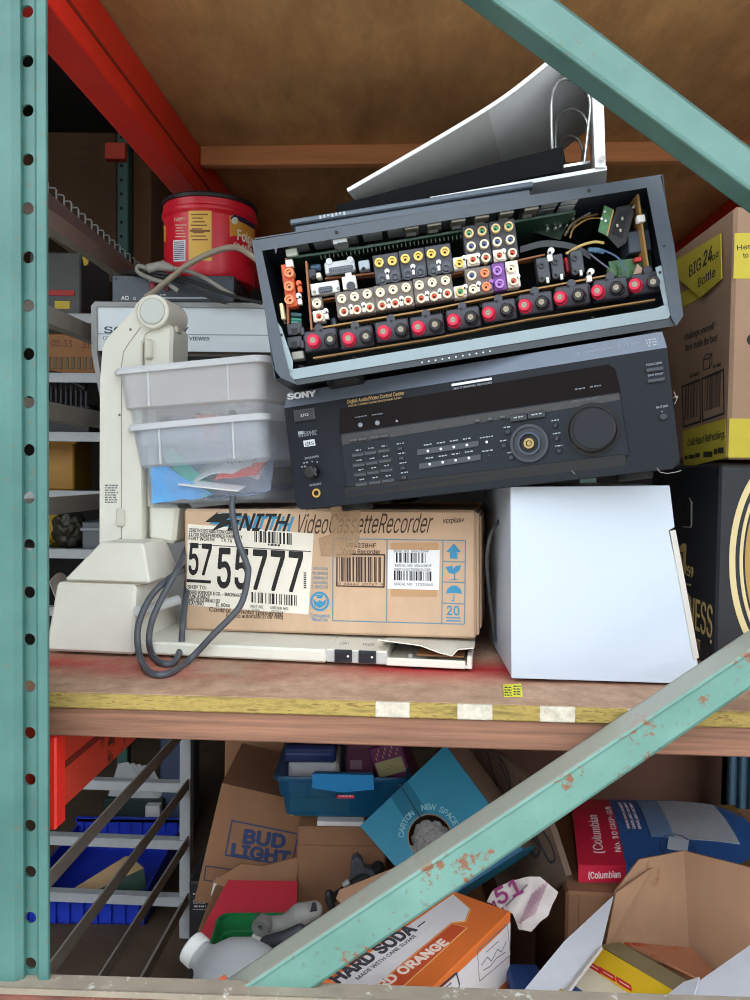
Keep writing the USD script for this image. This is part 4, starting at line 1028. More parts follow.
dcam.part('base_plate', DF.put([bx(0.002, U326, 0, .25, 0, BT, .0025), bx(U326 - .001, U387, .006, .25, 0, BT, .001)]), ivory)
sw = dcam.part('switch_panel', DF.put(bx(U326, U387 + .001, .0018, .0065, .001, BT - .002, .001)), grey_pl)
for x, y, t in ((343.5, 655.6, 'LIGHT'), (367.5, 656.6, 'POWER')):
    s = sw.sub('rocker_switch', DF.cbox(x, y, 17.5, 12.5, .0022, -.0012, .0008), M((44, 48, 56), .4))
    sw.sub('switch_key', DF.put(hull([np.append(DF.uv(x + a, y + b), 0)[[0, 2, 1]] * (1, 0, 1) + (0, c, 0) for a, b, c in ((-7, -4, -.0014), (7, -4, -.0014), (-7, 4.4, -.0014), (7, 4.4, -.0014), (-7, -4, -.004), (7, -4, -.0015), (-7, 4.4, -.004), (7, 4.4, -.0015))])), M((30, 33, 40), .35))
    sw.sub('switch_dot', DF.disc(x + 4.5, y + .6, 1.2, -.0020, -.0026, 10), M((220, 220, 214), .5))
sw.sub('lettering', [DF.text('LIGHT', (340, 644.4), (349, 644.8), 2.6, .0018), DF.text('POWER', (363, 645.6), (374.5, 646), 2.6, .0012)], M((80, 80, 84), .6))
# torn right end: low tray, bent cover lip
dcam.part('tray_floor', DF.put([bx(U387, U472, .004, .25, 0, .004, .0008), bx(U387, U472 - .008, .002, .006, 0, .0095, .0008), bx(U472 - .006, U472, .003, .25, 0, .015, .001), bx(U387, U472, .20, .25, .003, BT - .001, .001)]), ivory)
lip = [(378, 640.4), (420, 646), (440, 653.5), (452, 656.6), (458, 650), (474, 648.6)]
LT = [DF.uv(x, y, .002) for x, y in lip]
def lipf(u, v):
    t = u * (len(LT) - 1); i = min(int(t), len(LT) - 2)
    q = LT[i] + (LT[i + 1] - LT[i]) * (t - i)
    return DF.pt(q[0], .002 + v * .16, q[1] + (BT + .0005 - q[1]) * min(1, v * 3.2))
dcam.part('bent_cover', grid_sheet(lipf, 30, 8, .0012), ivory, label='bent and torn cover edge of the base')
dcam.part('inner_board', DF.put(bx(U387 + .035, U472 - .010, .014, .10, .011, .0125)), M((150, 100, 64), .6))
dcam.part('inner_post', DF.put(cyl((U387 + .028, .012, .004), (U387 + .028, .012, BT - .003), .003, 12)), M((150, 150, 146), .5))
dcam.part('rubber_foot', DF.put([cyl((DF.uv(418, 668)[0], .02, -.004), (DF.uv(418, 668)[0], .02, .0005), .011, 18), cyl((.03, .03, -.004), (.03, .03, .0005), .011, 18), cyl((.03, .22, -.004), (.03, .22, .0005), .011, 18)]), M((30, 30, 30), .7))
def frust(pts_bottom, pts_top, c=.003):
    out = []
    for p in pts_bottom + pts_top:
        for s in ((c, 0, 0), (-c, 0, 0), (0, c, 0), (0, -c, 0), (0, 0, c), (0, 0, -c)):
            out.append(np.array(p) + s)
    return DF.put(hull(out))
u = lambda x, y, w: DF.uv(x, y, w)[0]
vz = lambda x, y, w: DF.uv(x, y, w)[1]
dcam.part('foot_block', frust([(u(51, 648, 0), -.004, .004), (u(133, 650, 0), -.004, .004), (u(133, 650, 0) + .004, .125, .004), (u(51, 648, 0), .125, .004)],
                              [(u(60, 585, .01), .010, vz(63, 585, .01)), (u(134, 587, .01), .010, vz(63, 585, .01)), (u(134, 587, .01), .115, vz(63, 585, .01)), (u(60, 585, .01), .115, vz(63, 585, .01))], .0035), ivory_dirty)
vt, vb2 = vz(120, 545, .03), vz(120, 580, .02)
dcam.part('foot_step', frust([(u(68, 580, .016), .016, vb2), (u(148, 580, .016), .016, vb2), (u(148, 580, .016), .112, vb2), (u(68, 580, .016), .112, vb2)],
                             [(u(101, 545, .028), .028, vt), (u(142, 545, .028), .028, vt), (u(142, 545, .028), .098, vt), (u(101, 545, .028), .098, vt)], .003), ivory_dirty)
CW = .085
arm = [(98.8, 550), (99.3, 380), (102, 347), (107.4, 337), (132, 311), (136, 303), (142, 297), (152, 294.5), (163, 299), (168.5, 309), (168, 318), (160, 326), (146, 334), (141.5, 343), (142, 550)]
AP = Polygon([DF.uv(x, y, CW) for x, y in arm])
a1 = AP.buffer(-.0022)
am = hull  # (a concave outline: extruded in three steps so that its edges are rounded)
dcam.part('column', DF.put([ext(AP.buffer(-.0012), CW, CW + .003), ext(AP, CW + .002, CW + .050)]), ivory)
seam = [(121.5, 550), (121.5, 366), (123.5, 352), (129, 343), (141, 327)]
SP_ = LineString([DF.uv(x, y, CW) for x, y in seam]).buffer(.0007, cap_style=2)
dcam.part('column_seam', DF.put(ext(SP_, CW - .0002, CW + .001)), M((150, 146, 134), .6))
hg = dcam.part('hinge', [DF.disc(152.3, 311.3, 16.6, CW - .008, CW + .062, 40, .0016)], ivory)
hg.sub('hinge_cap', DF.disc(152.3, 311.3, 12.4, CW - .0079, CW - .0095, 36, .0006), M((200, 204, 198), .5), label='pale grey round hinge cap')
hg.sub('hinge_ring', DF.ring(152.3, 311.3, 13.2, 12.4, CW - .0079, CW - .0087, 36), M((176, 172, 160), .6))
dcam.part('lamp_housing', frust([(u(150, 537, CW), CW + .010, vz(150, 537, CW)), (u(170, 537, CW), CW + .010, vz(150, 540, CW)), (u(170, 537, CW), CW + .055, vz(150, 540, CW)), (u(150, 537, CW), CW + .055, vz(150, 537, CW))], [(u(150, 505, CW), CW + .010, vz(150, 508, CW)), (u(173, 505, CW), CW + .010, vz(150, 508, CW)), (u(173, 505, CW), CW + .055, vz(150, 508, CW)), (u(150, 505, CW), CW + .055, vz(150, 508, CW))], .005), ivory)
dcam.part('arm_spine', DF.put(bx(u(143, 400, CW), u(152, 400, CW), CW + .012, CW + .050, vz(150, 508, CW), vz(150, 366, CW), .002)), ivory)
dcam.part('camera_arm', frust([(u(145, 366, CW), CW + .006, vz(150, 368, CW)), (u(168, 366, CW), CW + .006, vz(150, 368, CW)), (u(168, 366, CW), CW + .058, vz(150, 368, CW)), (u(145, 366, CW), CW + .058, vz(150, 368, CW))], [(u(145, 330, CW), CW + .006, vz(150, 328, CW)), (u(169, 330, CW), CW + .006, vz(150, 328, CW)), (u(169, 330, CW), CW + .058, vz(150, 328, CW)), (u(145, 330, CW), CW + .058, vz(150, 328, CW))], .004), ivory)
for x, y, w, h in ((150.4, 350, 8, 19), (121.3, 517.5, 8, 18)):
    b = dcam.part('latch_button', DF.cbox(x, y, w, h, CW + (.004 if x > 140 else 0) + .001, CW - .004, .002), M((206, 202, 188), .5))
dcam.part('latch_button', DF.put(bx(u(171, 327, CW) - .001, u(171, 327, CW) + .004, CW + .012, CW + .030, vz(171, 331, CW), vz(171, 324, CW), .0015)), M((200, 188, 170), .5))
dcam.part('screw_hole', [DF.disc(x, y, 1.3, CW - .0002, CW - .0006, 10) for x, y in ((130.5, 329.5), (119.5, 415), (120.5, 539))] + [DF.disc(154.5, 337, 1.2, CW + .0038, CW + .0034, 10)], M((110, 106, 96), .7))
dcam.part('rating_print', [DF.greek(105, 486 + 2.4 * k, 118 - (k % 3), 486 + 2.4 * k, 1.3, CW + 0, .0003, seed=k) for k in range(8)], M((110, 110, 116), .7), label='small printed rating text')
dcam.part('dust_lines', DF.put([bx(u(72, 580, .012), u(140, 580, .012), .0105, .018, vz(63, 585, .01) + .003, vz(63, 585, .01) + .0042)]), mat('dust', (170, 158, 138), .95, var=.2, vscale=80), label='dust on the step of the foot')
dcam.part('cable_guard', tube([DF.px(137, 611, .0), DF.px(150, 609, .02), DF.px(165, 604, .05), DF.px(178, 600, .07)], .0065, 12), M((200, 202, 204), .5))

# ------------------------------------------------------------------ microfilm viewer, switch box, coffee can
vy = 1.315
vgrey = mat('viewer_grey', (150, 150, 150), .5, var=.06, vscale=30)
vsilver = mat('viewer_silver', (206, 214, 218), .4, metal=.1, var=.04, vscale=20)
vdark = M((72, 76, 82), .6)
VF = Frame(P(200, 400, vy), rot(YAW * .3))
vw = Thing('desktop_viewer', 'grey desktop viewer with a silver name panel behind the document camera', 'viewer')
outer = Polygon([VF.uv(x, y) for x, y in ((91, 306), (95, 301.5), (330, 303.5), (330, 470), (109, 470), (103, 415), (91.5, 352))])
inner = Polygon([VF.uv(x, y) for x, y in ((96.6, 306.5), (326, 308.5), (326, 465), (113, 465), (107.5, 415), (97, 353))])
zb = SHELF_Z - VF.o[2]
ou = outer.bounds
vw.part('frame', [VF.put(ext(outer - inner, 0, .06))], vgrey)
vw.part('housing', VF.put([bx(ou[0] + .012, ou[2], .06, .16, zb, ou[3] - .002, .004), bx(ou[0] + .035, ou[2] - .01, .004, .06, zb, zb + .06, .004)]), vgrey)
vw.part('name_panel', VF.poly([(97, 307), (326, 309), (326, 353), (97, 351)], .006, .003), vsilver)
vw.part('panel_rule', VF.poly([(97, 333.4), (326, 335.4), (326, 336.2), (97, 334.2)], .003, .0026), M((120, 130, 140), .5))
vw.part('hood', VF.poly([(97.2, 352), (326, 354), (326, 464), (112.6, 464)], .058, .05), vdark)
vw.part('hood_trim', VF.poly([(97, 351.4), (326, 353.4), (326, 358), (98.5, 356)], .02, .012), M((98, 88, 80), .6))
blue_ink = M((44, 62, 84), .5)
vw.part('lettering', [VF.text('SO', (104, 333), (124.5, 333.2), 6.4, .003, bold=True), VF.text('DI', (103.4, 339.4), (109.5, 339.4), 3.0, .003), VF.text('VIEWER', (189, 340.2), (209.6, 340.5), 3.4, .003, bold=True), VF.text('Y', (181.5, 333.8), (188.5, 333.9), 6.4, .003, bold=True)], blue_ink)
BTOP = P(200, 302, vy)[2]
sb_ = Thing('switch_box', 'flat dark slate switch box with a small red switch, under the coffee can', 'switch box')
SB = Frame(P(173, 288, vy + .01), rot(YAW * .5))
sw_, s2, s3 = SB.uv(112, 276)[0], SB.uv(234.5, 275)[0], SB.uv(173, 275.4)[1]
sbz = BTOP - SB.o[2] + .001
sb_.part('case', SB.put(bx(sw_, s2, .001, .17, sbz, s3, .0015)), M((40, 42, 46), .5))
sb_.part('face_plate', SB.put(bx(sw_ + .001, s2 - .001, -.0008, .0015, sbz + .001, s3 - .001, .0006)), M((74, 82, 92), .45))
r_ = sb_.part('rocker_switch', SB.cbox(153, 286.5, 5.4, 8.5, -.0006, -.005, .0008), M((150, 24, 40), .35), label='small red rocker switch')
sb_.part('rocker_switch', SB.cbox(167, 288.5, 4.6, 5.6, -.0006, -.003, .0008), M((120, 26, 40), .4))
sb_.part('lettering', [SB.text('AD', (121, 300), (129, 299.8), 3.8, -.0008, bold=True), SB.text('D', (133.5, 300), (136, 300), 3, -.0008), SB.greek(149, 281.6, 156, 281.4, 1.4, -.0008), SB.greek(160, 295.4, 166, 295.3, 1.3, -.0008)], M((226, 228, 230), .5))
sb_.part('white_strip', SB.cbox(186, 298, 54, 1.8, -.0006, -.0012), M((196, 204, 212), .5))
sb_.part('screw', [SB.disc(x, y, 1.3, -.0006, -.0016, 10) for x, y in ((116, 279), (230.6, 278), (214.5, 281.5))], M((30, 32, 34), .4))
STOP = SB.o[2] + s3
# coffee can
red_pl = mat('red_can_plastic', (206, 24, 46), .38, var=.05, vscale=20, bump=.03, bscale=300)
can = Thing('coffee_can', 'red plastic coffee can with a black lid and yellow label, standing on the switch box', 'can')
cD = 1.405
cc = P(210, 230, cD)
cr = 46.2 * cD / 800
zt_, zb_ = P(210, 194.5, cD - cr)[2], STOP + .0006
H = zt_ - zb_
n = 72
prof = [(0, 0), (cr * .93, 0), (cr * .96, H * .03), (cr * .965, H * .10), (cr * .955, H * .13), (cr * .955, H * .80), (cr * 1.0, H * .84), (cr * 1.0, H * .88), (cr * .975, H * .90), (cr * .975, H * .99), (0, H)]
body = lathe(prof, n, (cc[0], cc[1], zb_))
v = np.array(body.vertices)
a = np.arctan2(v[:, 1] - cc[1], v[:, 0] - cc[0])
zz = (v[:, 2] - zb_) / H
grip = (zz > .05) & (zz < .82)
for ac in (math.radians(-71), math.radians(-71 + 180)):
    dd = np.abs((a - ac + math.pi) % (2 * math.pi) - math.pi)
    k = np.where(grip & (dd < .07), 1 - .02 * np.cos(dd / .07 * math.pi / 2), 1)
    v[:, 0], v[:, 1] = cc[0] + (v[:, 0] - cc[0]) * k, cc[1] + (v[:, 1] - cc[1]) * k
body.vertices = v
can.part('body', body, red_pl)
can.part('lid', lathe([(0, H * .985), (cr * .99, H * .985), (cr * 1.01, H * .99), (cr * 1.01, H * 1.03), (cr * .97, H * 1.05), (cr * .9, H * 1.04), (0, H * 1.04)], n, (cc[0], cc[1], zb_)), M((20, 20, 22), .5))
def ray_cyl(px, py, r):
    d = ray(px, py)
    A, B, C = d[0] ** 2 + d[1] ** 2, -2 * (d[0] * cc[0] + d[1] * cc[1]), cc[0] ** 2 + cc[1] ** 2 - r * r
    q = max(B * B - 4 * A * C, 0)
    return d * (-B - math.sqrt(q)) / (2 * A)
RW = cr * .958
def wrap_mesh(m, p0, sx, sz):
    """Wraps flat lettering (x along, y up, metres of the picture) on the can around the measured point p0."""
    q = ray_cyl(*p0, RW)
    a0 = math.atan2(q[1] - cc[1], q[0] - cc[0])
    v = np.array(m.vertices)
    aa = a0 + v[:, 0] * sx / RW
    rr = RW + np.where(v[:, 2] > 1e-9, .0007, -.0004)
    return trimesh.Trimesh(np.stack([cc[0] + rr * np.cos(aa), cc[1] + rr * np.sin(aa), q[2] + v[:, 1] * sz], 1), m.faces, process=False)
def wrap_poly(pts, th=.0005):
    """A measured outline on the can's side."""
    pts = [np.array(p, float) for p in pts]
    fine = []
    for p, q in zip(pts, pts[1:] + pts[:1]):
        fine += [p + (q - p) * t for t in np.linspace(0, 1, 10, endpoint=False)]
    w = [ray_cyl(x, y, RW) for x, y in fine]
    st = Polygon([(math.atan2(p[1] - cc[1], p[0] - cc[0]) * RW, p[2]) for p in w]).buffer(0)
    x0, z0, x1, z1 = st.bounds
    out = []
    k = max(2, int((x1 - x0) / .004))
    for i in range(k):                                   # cut in narrow strips so that it bends round the can
        c = st.intersection(sbox(x0 + (x1 - x0) * i / k, z0, x0 + (x1 - x0) * (i + 1) / k, z1))
        for g in getattr(c, 'geoms', [c]):
            if g.geom_type == 'Polygon' and g.area > 1e-9:
                e = trimesh.creation.extrude_polygon(g, 1.0, engine='earcut')
                q = np.array(e.vertices)
                r2 = RW + np.where(q[:, 2] > .5, th, -.0006)
                out.append(trimesh.Trimesh(np.stack([cc[0] + r2 * np.cos(q[:, 0] / RW), cc[1] + r2 * np.sin(q[:, 0] / RW), q[:, 1]], 1), e.faces, process=False))
    return trimesh.util.concatenate(out)
def ctext(t, p0, wpx, hpx, bold=False):
    m = meshkit.text_mesh(t, 1.0, 1.0, bold)
    b = m.bounds
    m.apply_translation([-b[0][0], 0, 0])
    q0, q1 = ray_cyl(*p0, RW), ray_cyl(p0[0] + wpx, p0[1], RW)
    a0, a1 = (math.atan2(q[1] - cc[1], q[0] - cc[0]) for q in (q0, q1))
    return wrap_mesh(m, p0, (a1 - a0) * RW / (b[1][0] - b[0][0]), hpx * cD / 800)
yl = can.part('directions_label', wrap_poly([(188.6, 211), (211.6, 210.6), (211.6, 261), (188.8, 260)]), M((222, 176, 74), .5), label='yellow directions label')
yl.sub('print', [ctext('x', (0, 0), 1, 1)] if False else [wrap_poly([(191 + (i % 3), 214 + 3.6 * i), (208 - (i * 5) % 7, 214 + 3.6 * i), (208 - (i * 5) % 7, 215.2 + 3.6 * i), (191 + (i % 3), 215.2 + 3.6 * i)], .0009) for i in range(8)] + [wrap_poly([(190, 230), (210, 230), (210, 232), (190, 232)], .0010)], M((128, 84, 46), .6))
bl = can.part('barcode_label', wrap_poly([(173.4, 240.6), (185.4, 239.8), (185.6, 261), (173.8, 261.6)]), M((226, 224, 230), .5))
bl.sub('barcode', [wrap_poly([(174.4, 242 + i * 1.9), (184.4, 241.4 + i * 1.9), (184.4, 242.3 + i * 1.9), (174.4, 242.9 + i * 1.9)], .0009) for i in range(10)], M((90, 86, 110), .6))
can.part('side_print', [wrap_poly([(175.5 + i % 2, 224.5 + 2.9 * i), (186 - (i * 3) % 4, 224.5 + 2.9 * i), (186 - (i * 3) % 4, 225.6 + 2.9 * i), (175.5 + i % 2, 225.6 + 2.9 * i)]) for i in range(5)] + [ctext('Folgers', (174.6, 221.6), 11, 3.4, True)], M((226, 170, 150), .6))
nl = can.part('front_label', wrap_poly([(229.6, 216), (233.5, 214.6), (245, 219), (254.8, 226.5), (254.6, 244), (246, 238), (236, 235.4), (230, 236.4)]), M((214, 150, 52), .5), label='gold and navy name label')
nl.sub('label_band', wrap_poly([(229.8, 219), (233.5, 214.4), (245, 218.6), (254.8, 226), (254.8, 230), (245, 224), (237, 220.4)], .0009), M((32, 32, 66), .5))
nl.sub('label_disc', wrap_poly([(234.6 + 3.2 * math.cos(t), 220.8 + 3.6 * math.sin(t)) for t in np.linspace(0, 2 * math.pi, 14)[:-1]], .0012), M((226, 220, 200), .5))
can.part('name_lettering', [ctext('Folgers', (237.4, 239.5), 17.5, 9.5, True), ctext('CLASSIC', (234, 246), 19, 3.6)], M((236, 226, 212), .5))
can.part('left_label', wrap_poly([(164, 226), (165.4, 226), (165.6, 242), (164.2, 242)]), M((214, 150, 52), .5))

# cables lying on the switch box and the viewer
def cable(name, label, pts, r, rgb, rough=.5, cat='cable'):
    t = Thing(name, label, cat)
    t.part('cord', tube([P(x, y, D) for x, y, D in pts], r, 10), M(rgb, rough))
    return t
zc = lambda x, D, z: None
bc_ = cable('beige_cable', 'thick beige cable arching in front of the red coffee can', [(146, 297, 1.30), (156, 290, 1.29), (172, 277, 1.28), (186, 266, 1.27), (204, 256, 1.26), (222, 249, 1.25), (238, 248, 1.24), (252, 256, 1.22), (266, 268, 1.23), (278, 282, 1.26), (285, 299, 1.33)], .0048, (158, 146, 128))
pc = cable('grey_plug_cable', 'grey computer cable with a moulded plug lying on the switch box', [(172, 268.5, 1.30), (182, 270, 1.30), (196, 274, 1.30), (210, 281, 1.29), (222, 289, 1.29), (236, 297, 1.29)], .0036, (150, 148, 140))
pc.part('plug', [cyl(P(147, 269, 1.30), P(162, 265.5, 1.30), .0075, 14, c=.002), cyl(P(161, 265.6, 1.30), P(174, 269, 1.30), .009, 14, r1=.005, c=.001)], M((158, 156, 150), .5))
pc.part('loop', tube([P(148, 269, 1.30), P(139, 266, 1.31), (P(138, 272, 1.31)), P(152, 279, 1.295), P(168, 284, 1.29), P(178, 291, 1.29)], .0036, 8), M((150, 148, 140), .5))
cable('black_cable', 'thin black cable draped over the front of the switch box', [(122, 273, 1.33), (140, 271.5, 1.31), (165, 274, 1.30), (190, 281, 1.295), (215, 290, 1.29), (240, 298, 1.285), (262, 303, 1.28)], .0030, (26, 26, 28))
cable('black_cable', 'second thin black cable beneath the first on the switch box', [(128, 276, 1.34), (152, 275.5, 1.305), (176, 281, 1.298), (196, 290, 1.294), (212, 299, 1.292), (226, 303, 1.292)], .0026, (34, 34, 36))

# ------------------------------------------------------------------ clear storage tubs
clear_pl = None
def plastic(name, rgb, a, rough=.25, tl=.45):
    n = {'d': ('principled_bsdf', {'base_color': lin(rgb), 'roughness': rough, 'specular_ior_level': .5}), 'tl': ('translucent_bsdf', {'color': lin(rgb)}), 'm1': ('mix_closure', {'fac': tl}), 't': ('transparent_bsdf', {'color': (.93, .95, .97)}), 'm2': ('mix_closure', {'fac': a}),
         'nz': ('noise_texture', {'scale': 6}), 'tc': ('texture_coordinate', {})}
    l = [('d.BSDF', 'm1.closure1'), ('tl.BSDF', 'm1.closure2'), ('t.BSDF', 'm2.closure1'), ('m1.closure', 'm2.closure2')]
    return usdkit.material(stage, '/World/Looks/' + name, {k: v for k, v in n.items() if k not in ('nz', 'tc')}, l, surface='m2.closure')
tub_m = plastic('cloudy_clear_plastic', (240, 243, 248), .10, .15, .2)
band_m = plastic('cloudy_band_plastic', (234, 239, 248), .36, .25, .2)
band_m2 = plastic('frosted_band_plastic', (234, 231, 232), .62, .3, .25)
rim_m = plastic('cloudy_rim_plastic', (240, 241, 244), .85, .25, .25)
tub_m2 = plastic('hazy_clear_plastic', (236, 234, 236), .26, .2, .2)
def rrect(w, d, r, n=6):
    pts = []
    for cx_, cy_, a0 in ((w / 2 - r, d - r, 0), (-w / 2 + r, d - r, 90), (-w / 2 + r, r, 180), (w / 2 - r, r, 270)):
        for k in range(n + 1):
            a = math.radians(a0 + 90 * k / n)
            pts.append((cx_ + r * math.cos(a), cy_ + r * math.sin(a)))
    return np.array(pts)
def loft(rings):
    """Closed solid through rings of equal point counts (list of (n,3)), first and last capped."""
    n = len(rings[0])
    v, f = np.vstack(rings), []
    for i in range(len(rings) - 1):
        for j in range(n):
            a, b = i * n + j, i * n + (j + 1) % n
            f += [(a, b, b + n), (a, b + n, a + n)]
    c0, c1 = len(v), len(v) + 1
    v = np.vstack([v, rings[0].mean(0), rings[-1].mean(0)])
    for j in range(n):
        f += [(c0, (j + 1) % n, j), (c1, (len(rings) - 1) * n + j, (len(rings) - 1) * n + (j + 1) % n)]
    m = trimesh.Trimesh(v, f, process=False)
    m.fix_normals()
    return m
def tub(name, label, fr, w, d, h, m):
    t = Thing(name, label, 'storage tub')
    def ringz(k, z, inset=0):
        q = rrect(w * k - 2 * inset, d * (1 - (1 - k) * .6) - 2 * inset, .018)
        q[:, 1] += d * (1 - k) * .3 + inset
        return np.column_stack([q, np.full(len(q), z)])
    th = .0016
    lv = [(.80, 0), (.84, .003), (.875, h * .47), (.915, h * .50), (.955, h - .005)]
    outer_ = [ringz(k, z) for k, z in lv]
    inner_ = [ringz(k, max(z, th), th) for k, z in lv[::-1]]
    up_ = {id(tub_m): band_m, id(tub_m2): band_m2}.get(id(m), m)
    t.part('tub', fr.put(loft(outer_[:3] + inner_[2:])), m)
    def torus(rings):
        n_ = len(rings[0]); v = np.vstack(rings); f = []
        for i in range(len(rings)):
            for j in range(n_):
                a, b, c_, d_ = i * n_ + j, i * n_ + (j + 1) % n_, ((i + 1) % len(rings)) * n_ + (j + 1) % n_, ((i + 1) % len(rings)) * n_ + j
                f += [(a, b, c_), (a, c_, d_)]
        q = trimesh.Trimesh(v, f, process=False); q.fix_normals()
        return q
    t.part('upper_wall', fr.put(torus(outer_[2:] + inner_[:3])), up_)
    rim = [ringz(.955, h - .008), ringz(1.0, h - .0085), ringz(1.005, h - .004), ringz(.985, h), ringz(.94, h), ringz(.935, h - .004)]
    n_ = len(rim[0]); v = np.vstack(rim); f = []
    for i in range(6):
        for j in range(n_):
            a, b, c_, d_ = i * n_ + j, i * n_ + (j + 1) % n_, ((i + 1) % 6) * n_ + (j + 1) % n_, ((i + 1) % 6) * n_ + j
            f += [(a, b, c_), (a, c_, d_)]
    rm = trimesh.Trimesh(v, f, process=False); rm.fix_normals()
    t.part('rim', fr.put(rm), rim_m if m in (tub_m, tub_m2) else m)
    for x in (-.25, .27):
        t.part('rib', fr.put(bx(x * w - .0012, x * w + .0012, d * .012, d * .018, h * .5, h - .006)), rim_m if m in (tub_m, tub_m2) else m)
    return t
ty, tr = -.36, -.068
TB = Frame(P(199, 505, 1.03), rot(ty, 0, tr))
TB.o = TB.o + (-.004, 0, .001)
tub('lower_storage_tub', 'cloudy clear plastic tub of papers and pouches on the carton, lower of two', TB, .214, .29, .110, tub_m)
TU = Frame(TB.pt(-.006, -.006, .0775), rot(ty, 0, tr + .022))
tub('upper_storage_tub', 'hazy clear plastic tub stacked inside the lower tub, upper of two', TU, .232, .30, .106, tub_m2)
def inside(name, label, cat, fr, fn, m, nu=14, nv=10, th=.0015, extra=None):
    t = Thing(name, label, cat, 'things in the clear tubs' if False else None)
    t.part('sheet', grid_sheet(lambda u, v: fr.pt(*fn(u, v)), nu, nv, th), m)
    return t
cr_ = lambda a, b, s, k: k * (meshkit.fbm(np.array([[a * 4, b * 4, s]]), 3, s)[0] - .5)
inside('blue_pouch', 'crumpled blue plastic pouch at the left of the lower tub', 'pouch', TB, lambda u, v: (-.076 + (.030 + .060 * v) * u, .012 + .012 * v * u + cr_(u, v, 3, .006), .005 + .050 * (1 - v) * (1 - .2 * u) + .004 * u + cr_(u, v, 5, .008)), M((84, 170, 232), .35))
inside('green_pouch', 'teal green plastic strip leaning beside the blue pouch', 'pouch', TB, lambda u, v: (-.062 + .066 * u, .022 + .02 * v + cr_(u, v, 7, .004), .008 + .054 * (1 - u) ** 1.2 + .016 * v), M((84, 196, 176), .4))
wp = inside('white_leaflet', 'white leaflet with grey print lying in the lower tub', 'leaflet', TB, lambda u, v: (-.034 + .112 * u, .026 + .05 * v, .026 + .040 * v * (.5 + .5 * u) + .014 * math.sin(u * 3) + cr_(u, v, 11, .012)), M((232, 232, 232), .5))
LF = Frame(TB.pt(0, .012, 0), TB.R)
wp.part('lettering', LF.text('medela', (256, 455), (226, 458), 7, .0, .0004), M((120, 120, 128), .6))
inside('red_packet', 'flat red packet near the right of the lower tub', 'packet', TB, lambda u, v: (.018 + .062 * u, .018 + .03 * v, .030 + .016 * v + .004 * u + cr_(u, v, 13, .006)), M((240, 96, 90), .4))
inside('white_card', 'narrow white card lying askew in the lower tub', 'card', TB, lambda u, v: (-.034 + .090 * u, .012 + .02 * v, .026 - .013 * u + .006 * v), M((244, 244, 244), .5), 6, 4)
inside('navy_folder', 'dark blue folder at the bottom of the lower tub', 'folder', TB, lambda u, v: (-.064 + .135 * u, .030 + .2 * v, .006 + .016 * v + cr_(u, v, 15, .012)), M((96, 122, 170), .5))
inside('blue_bag', 'pale blue bag filling the back of the lower tub', 'bag', TB, lambda u, v: (-.078 + .155 * u, .060 + .03 * v + cr_(u, v, 21, .02), .010 + .064 * v + cr_(u, v, 17, .02)), M((196, 208, 232), .5))
inside('dark_cables', 'bundle of dark cables in the upper tub', 'cables', TU, lambda u, v: (-.078 + .150 * u, .030 + .14 * v, .006 + .036 * math.sin(u * 9 + v * 5) ** 2 + cr_(u, v, 19, .012)), M((52, 54, 62), .5), 26, 16)
inside('red_ribbon', 'red folded strip hanging in the upper tub', 'strip', TU, lambda u, v: (.004 + .030 * u * (1 - .6 * v) + .020 * v, .014 + .01 * u, .004 + .034 * (1 - v) + .003 * math.sin(6 * v)), M((236, 110, 110), .4), 8, 10)
inside('white_parcel', 'small crumpled white parcel in the upper tub', 'parcel', TU, lambda u, v: (-.030 + .026 * u, .016 + .02 * v, .008 + .026 * v + cr_(u, v, 23, .012)), M((226, 226, 224), .5), 8, 8)
rr_ = Thing('red_stopper', 'small red plastic stopper seen through the right end of the upper tub', 'cap')
rr_.part('cap', TU.put(cyl((.066, .028, .070), (.066, .028, .082), .013, 20, c=.002)), M((206, 40, 60), .4))
rr_.part('stem', TU.put(cyl((.066, .028, .046), (.066, .028, .070), .006, 14)), M((180, 180, 186), .4))
lp = Thing('wire_coil', 'pale coiled wire standing in the upper tub', 'wire')
lp.part('coil', TU.put(tube([(.02 + .022 * math.cos(t), .02 + .003 * t, .022 + .020 * math.sin(t)) for t in np.linspace(0, 9, 40)], .0012, 6, False)), M((200, 198, 190), .4))

# ------------------------------------------------------------------ white cabinet
W = Frame((.2408, .8882, -.1209), rot(-.0254, 0, -.0242))
white_en = mat('white_enamel', (186, 194, 206), .25, var=.01, vscale=8)
wc = Thing('white_cabinet', 'plain white enamelled cabinet with a sloping front, under the black receiver', 'cabinet')
wpoly = Polygon([W.uv(*q) for q in ((510.5, 487), (669.5, 485.5), (674.5, 527), (668.5, 530.5), (696.5, 658), (702, 684), (511.5, 678))])
wc.part('side_panel', W.put(ext(wpoly.buffer(-.0012).buffer(.0012), 0, .0025)), white_en)
wc.part('body', W.put(ext(wpoly.buffer(-.0006), .0025, .28)), white_en)
wc.part('front_edge', W.poly([(668.4, 530.8), (674, 529.6), (697.4, 656.6), (692.4, 659)], .004, -.0012), M((192, 186, 178), .4), label='beige edge of the sloping front panel')
for x, y, w in ((527, 684, .03), (680, 684, .03), (527, 684, .25), (680, 684, .25)):
    a = W.uv(x, y - 5)[0]
    wc.part('foot', W.put(bx(a - .009, a + .009, w - .01, w + .01, -.1152, -.104, .001)), M((26, 26, 28), .7))
cable('thin_grey_cable', 'thin grey cable looping down in the dark gap beside the white cabinet', [(508, 514, 1.02), (500, 520, 1.0), (492, 532, .99), (488, 548, .99), (487, 566, 1.0), (490, 600, 1.02), (495, 640, 1.03)], .0022, (70, 72, 76))

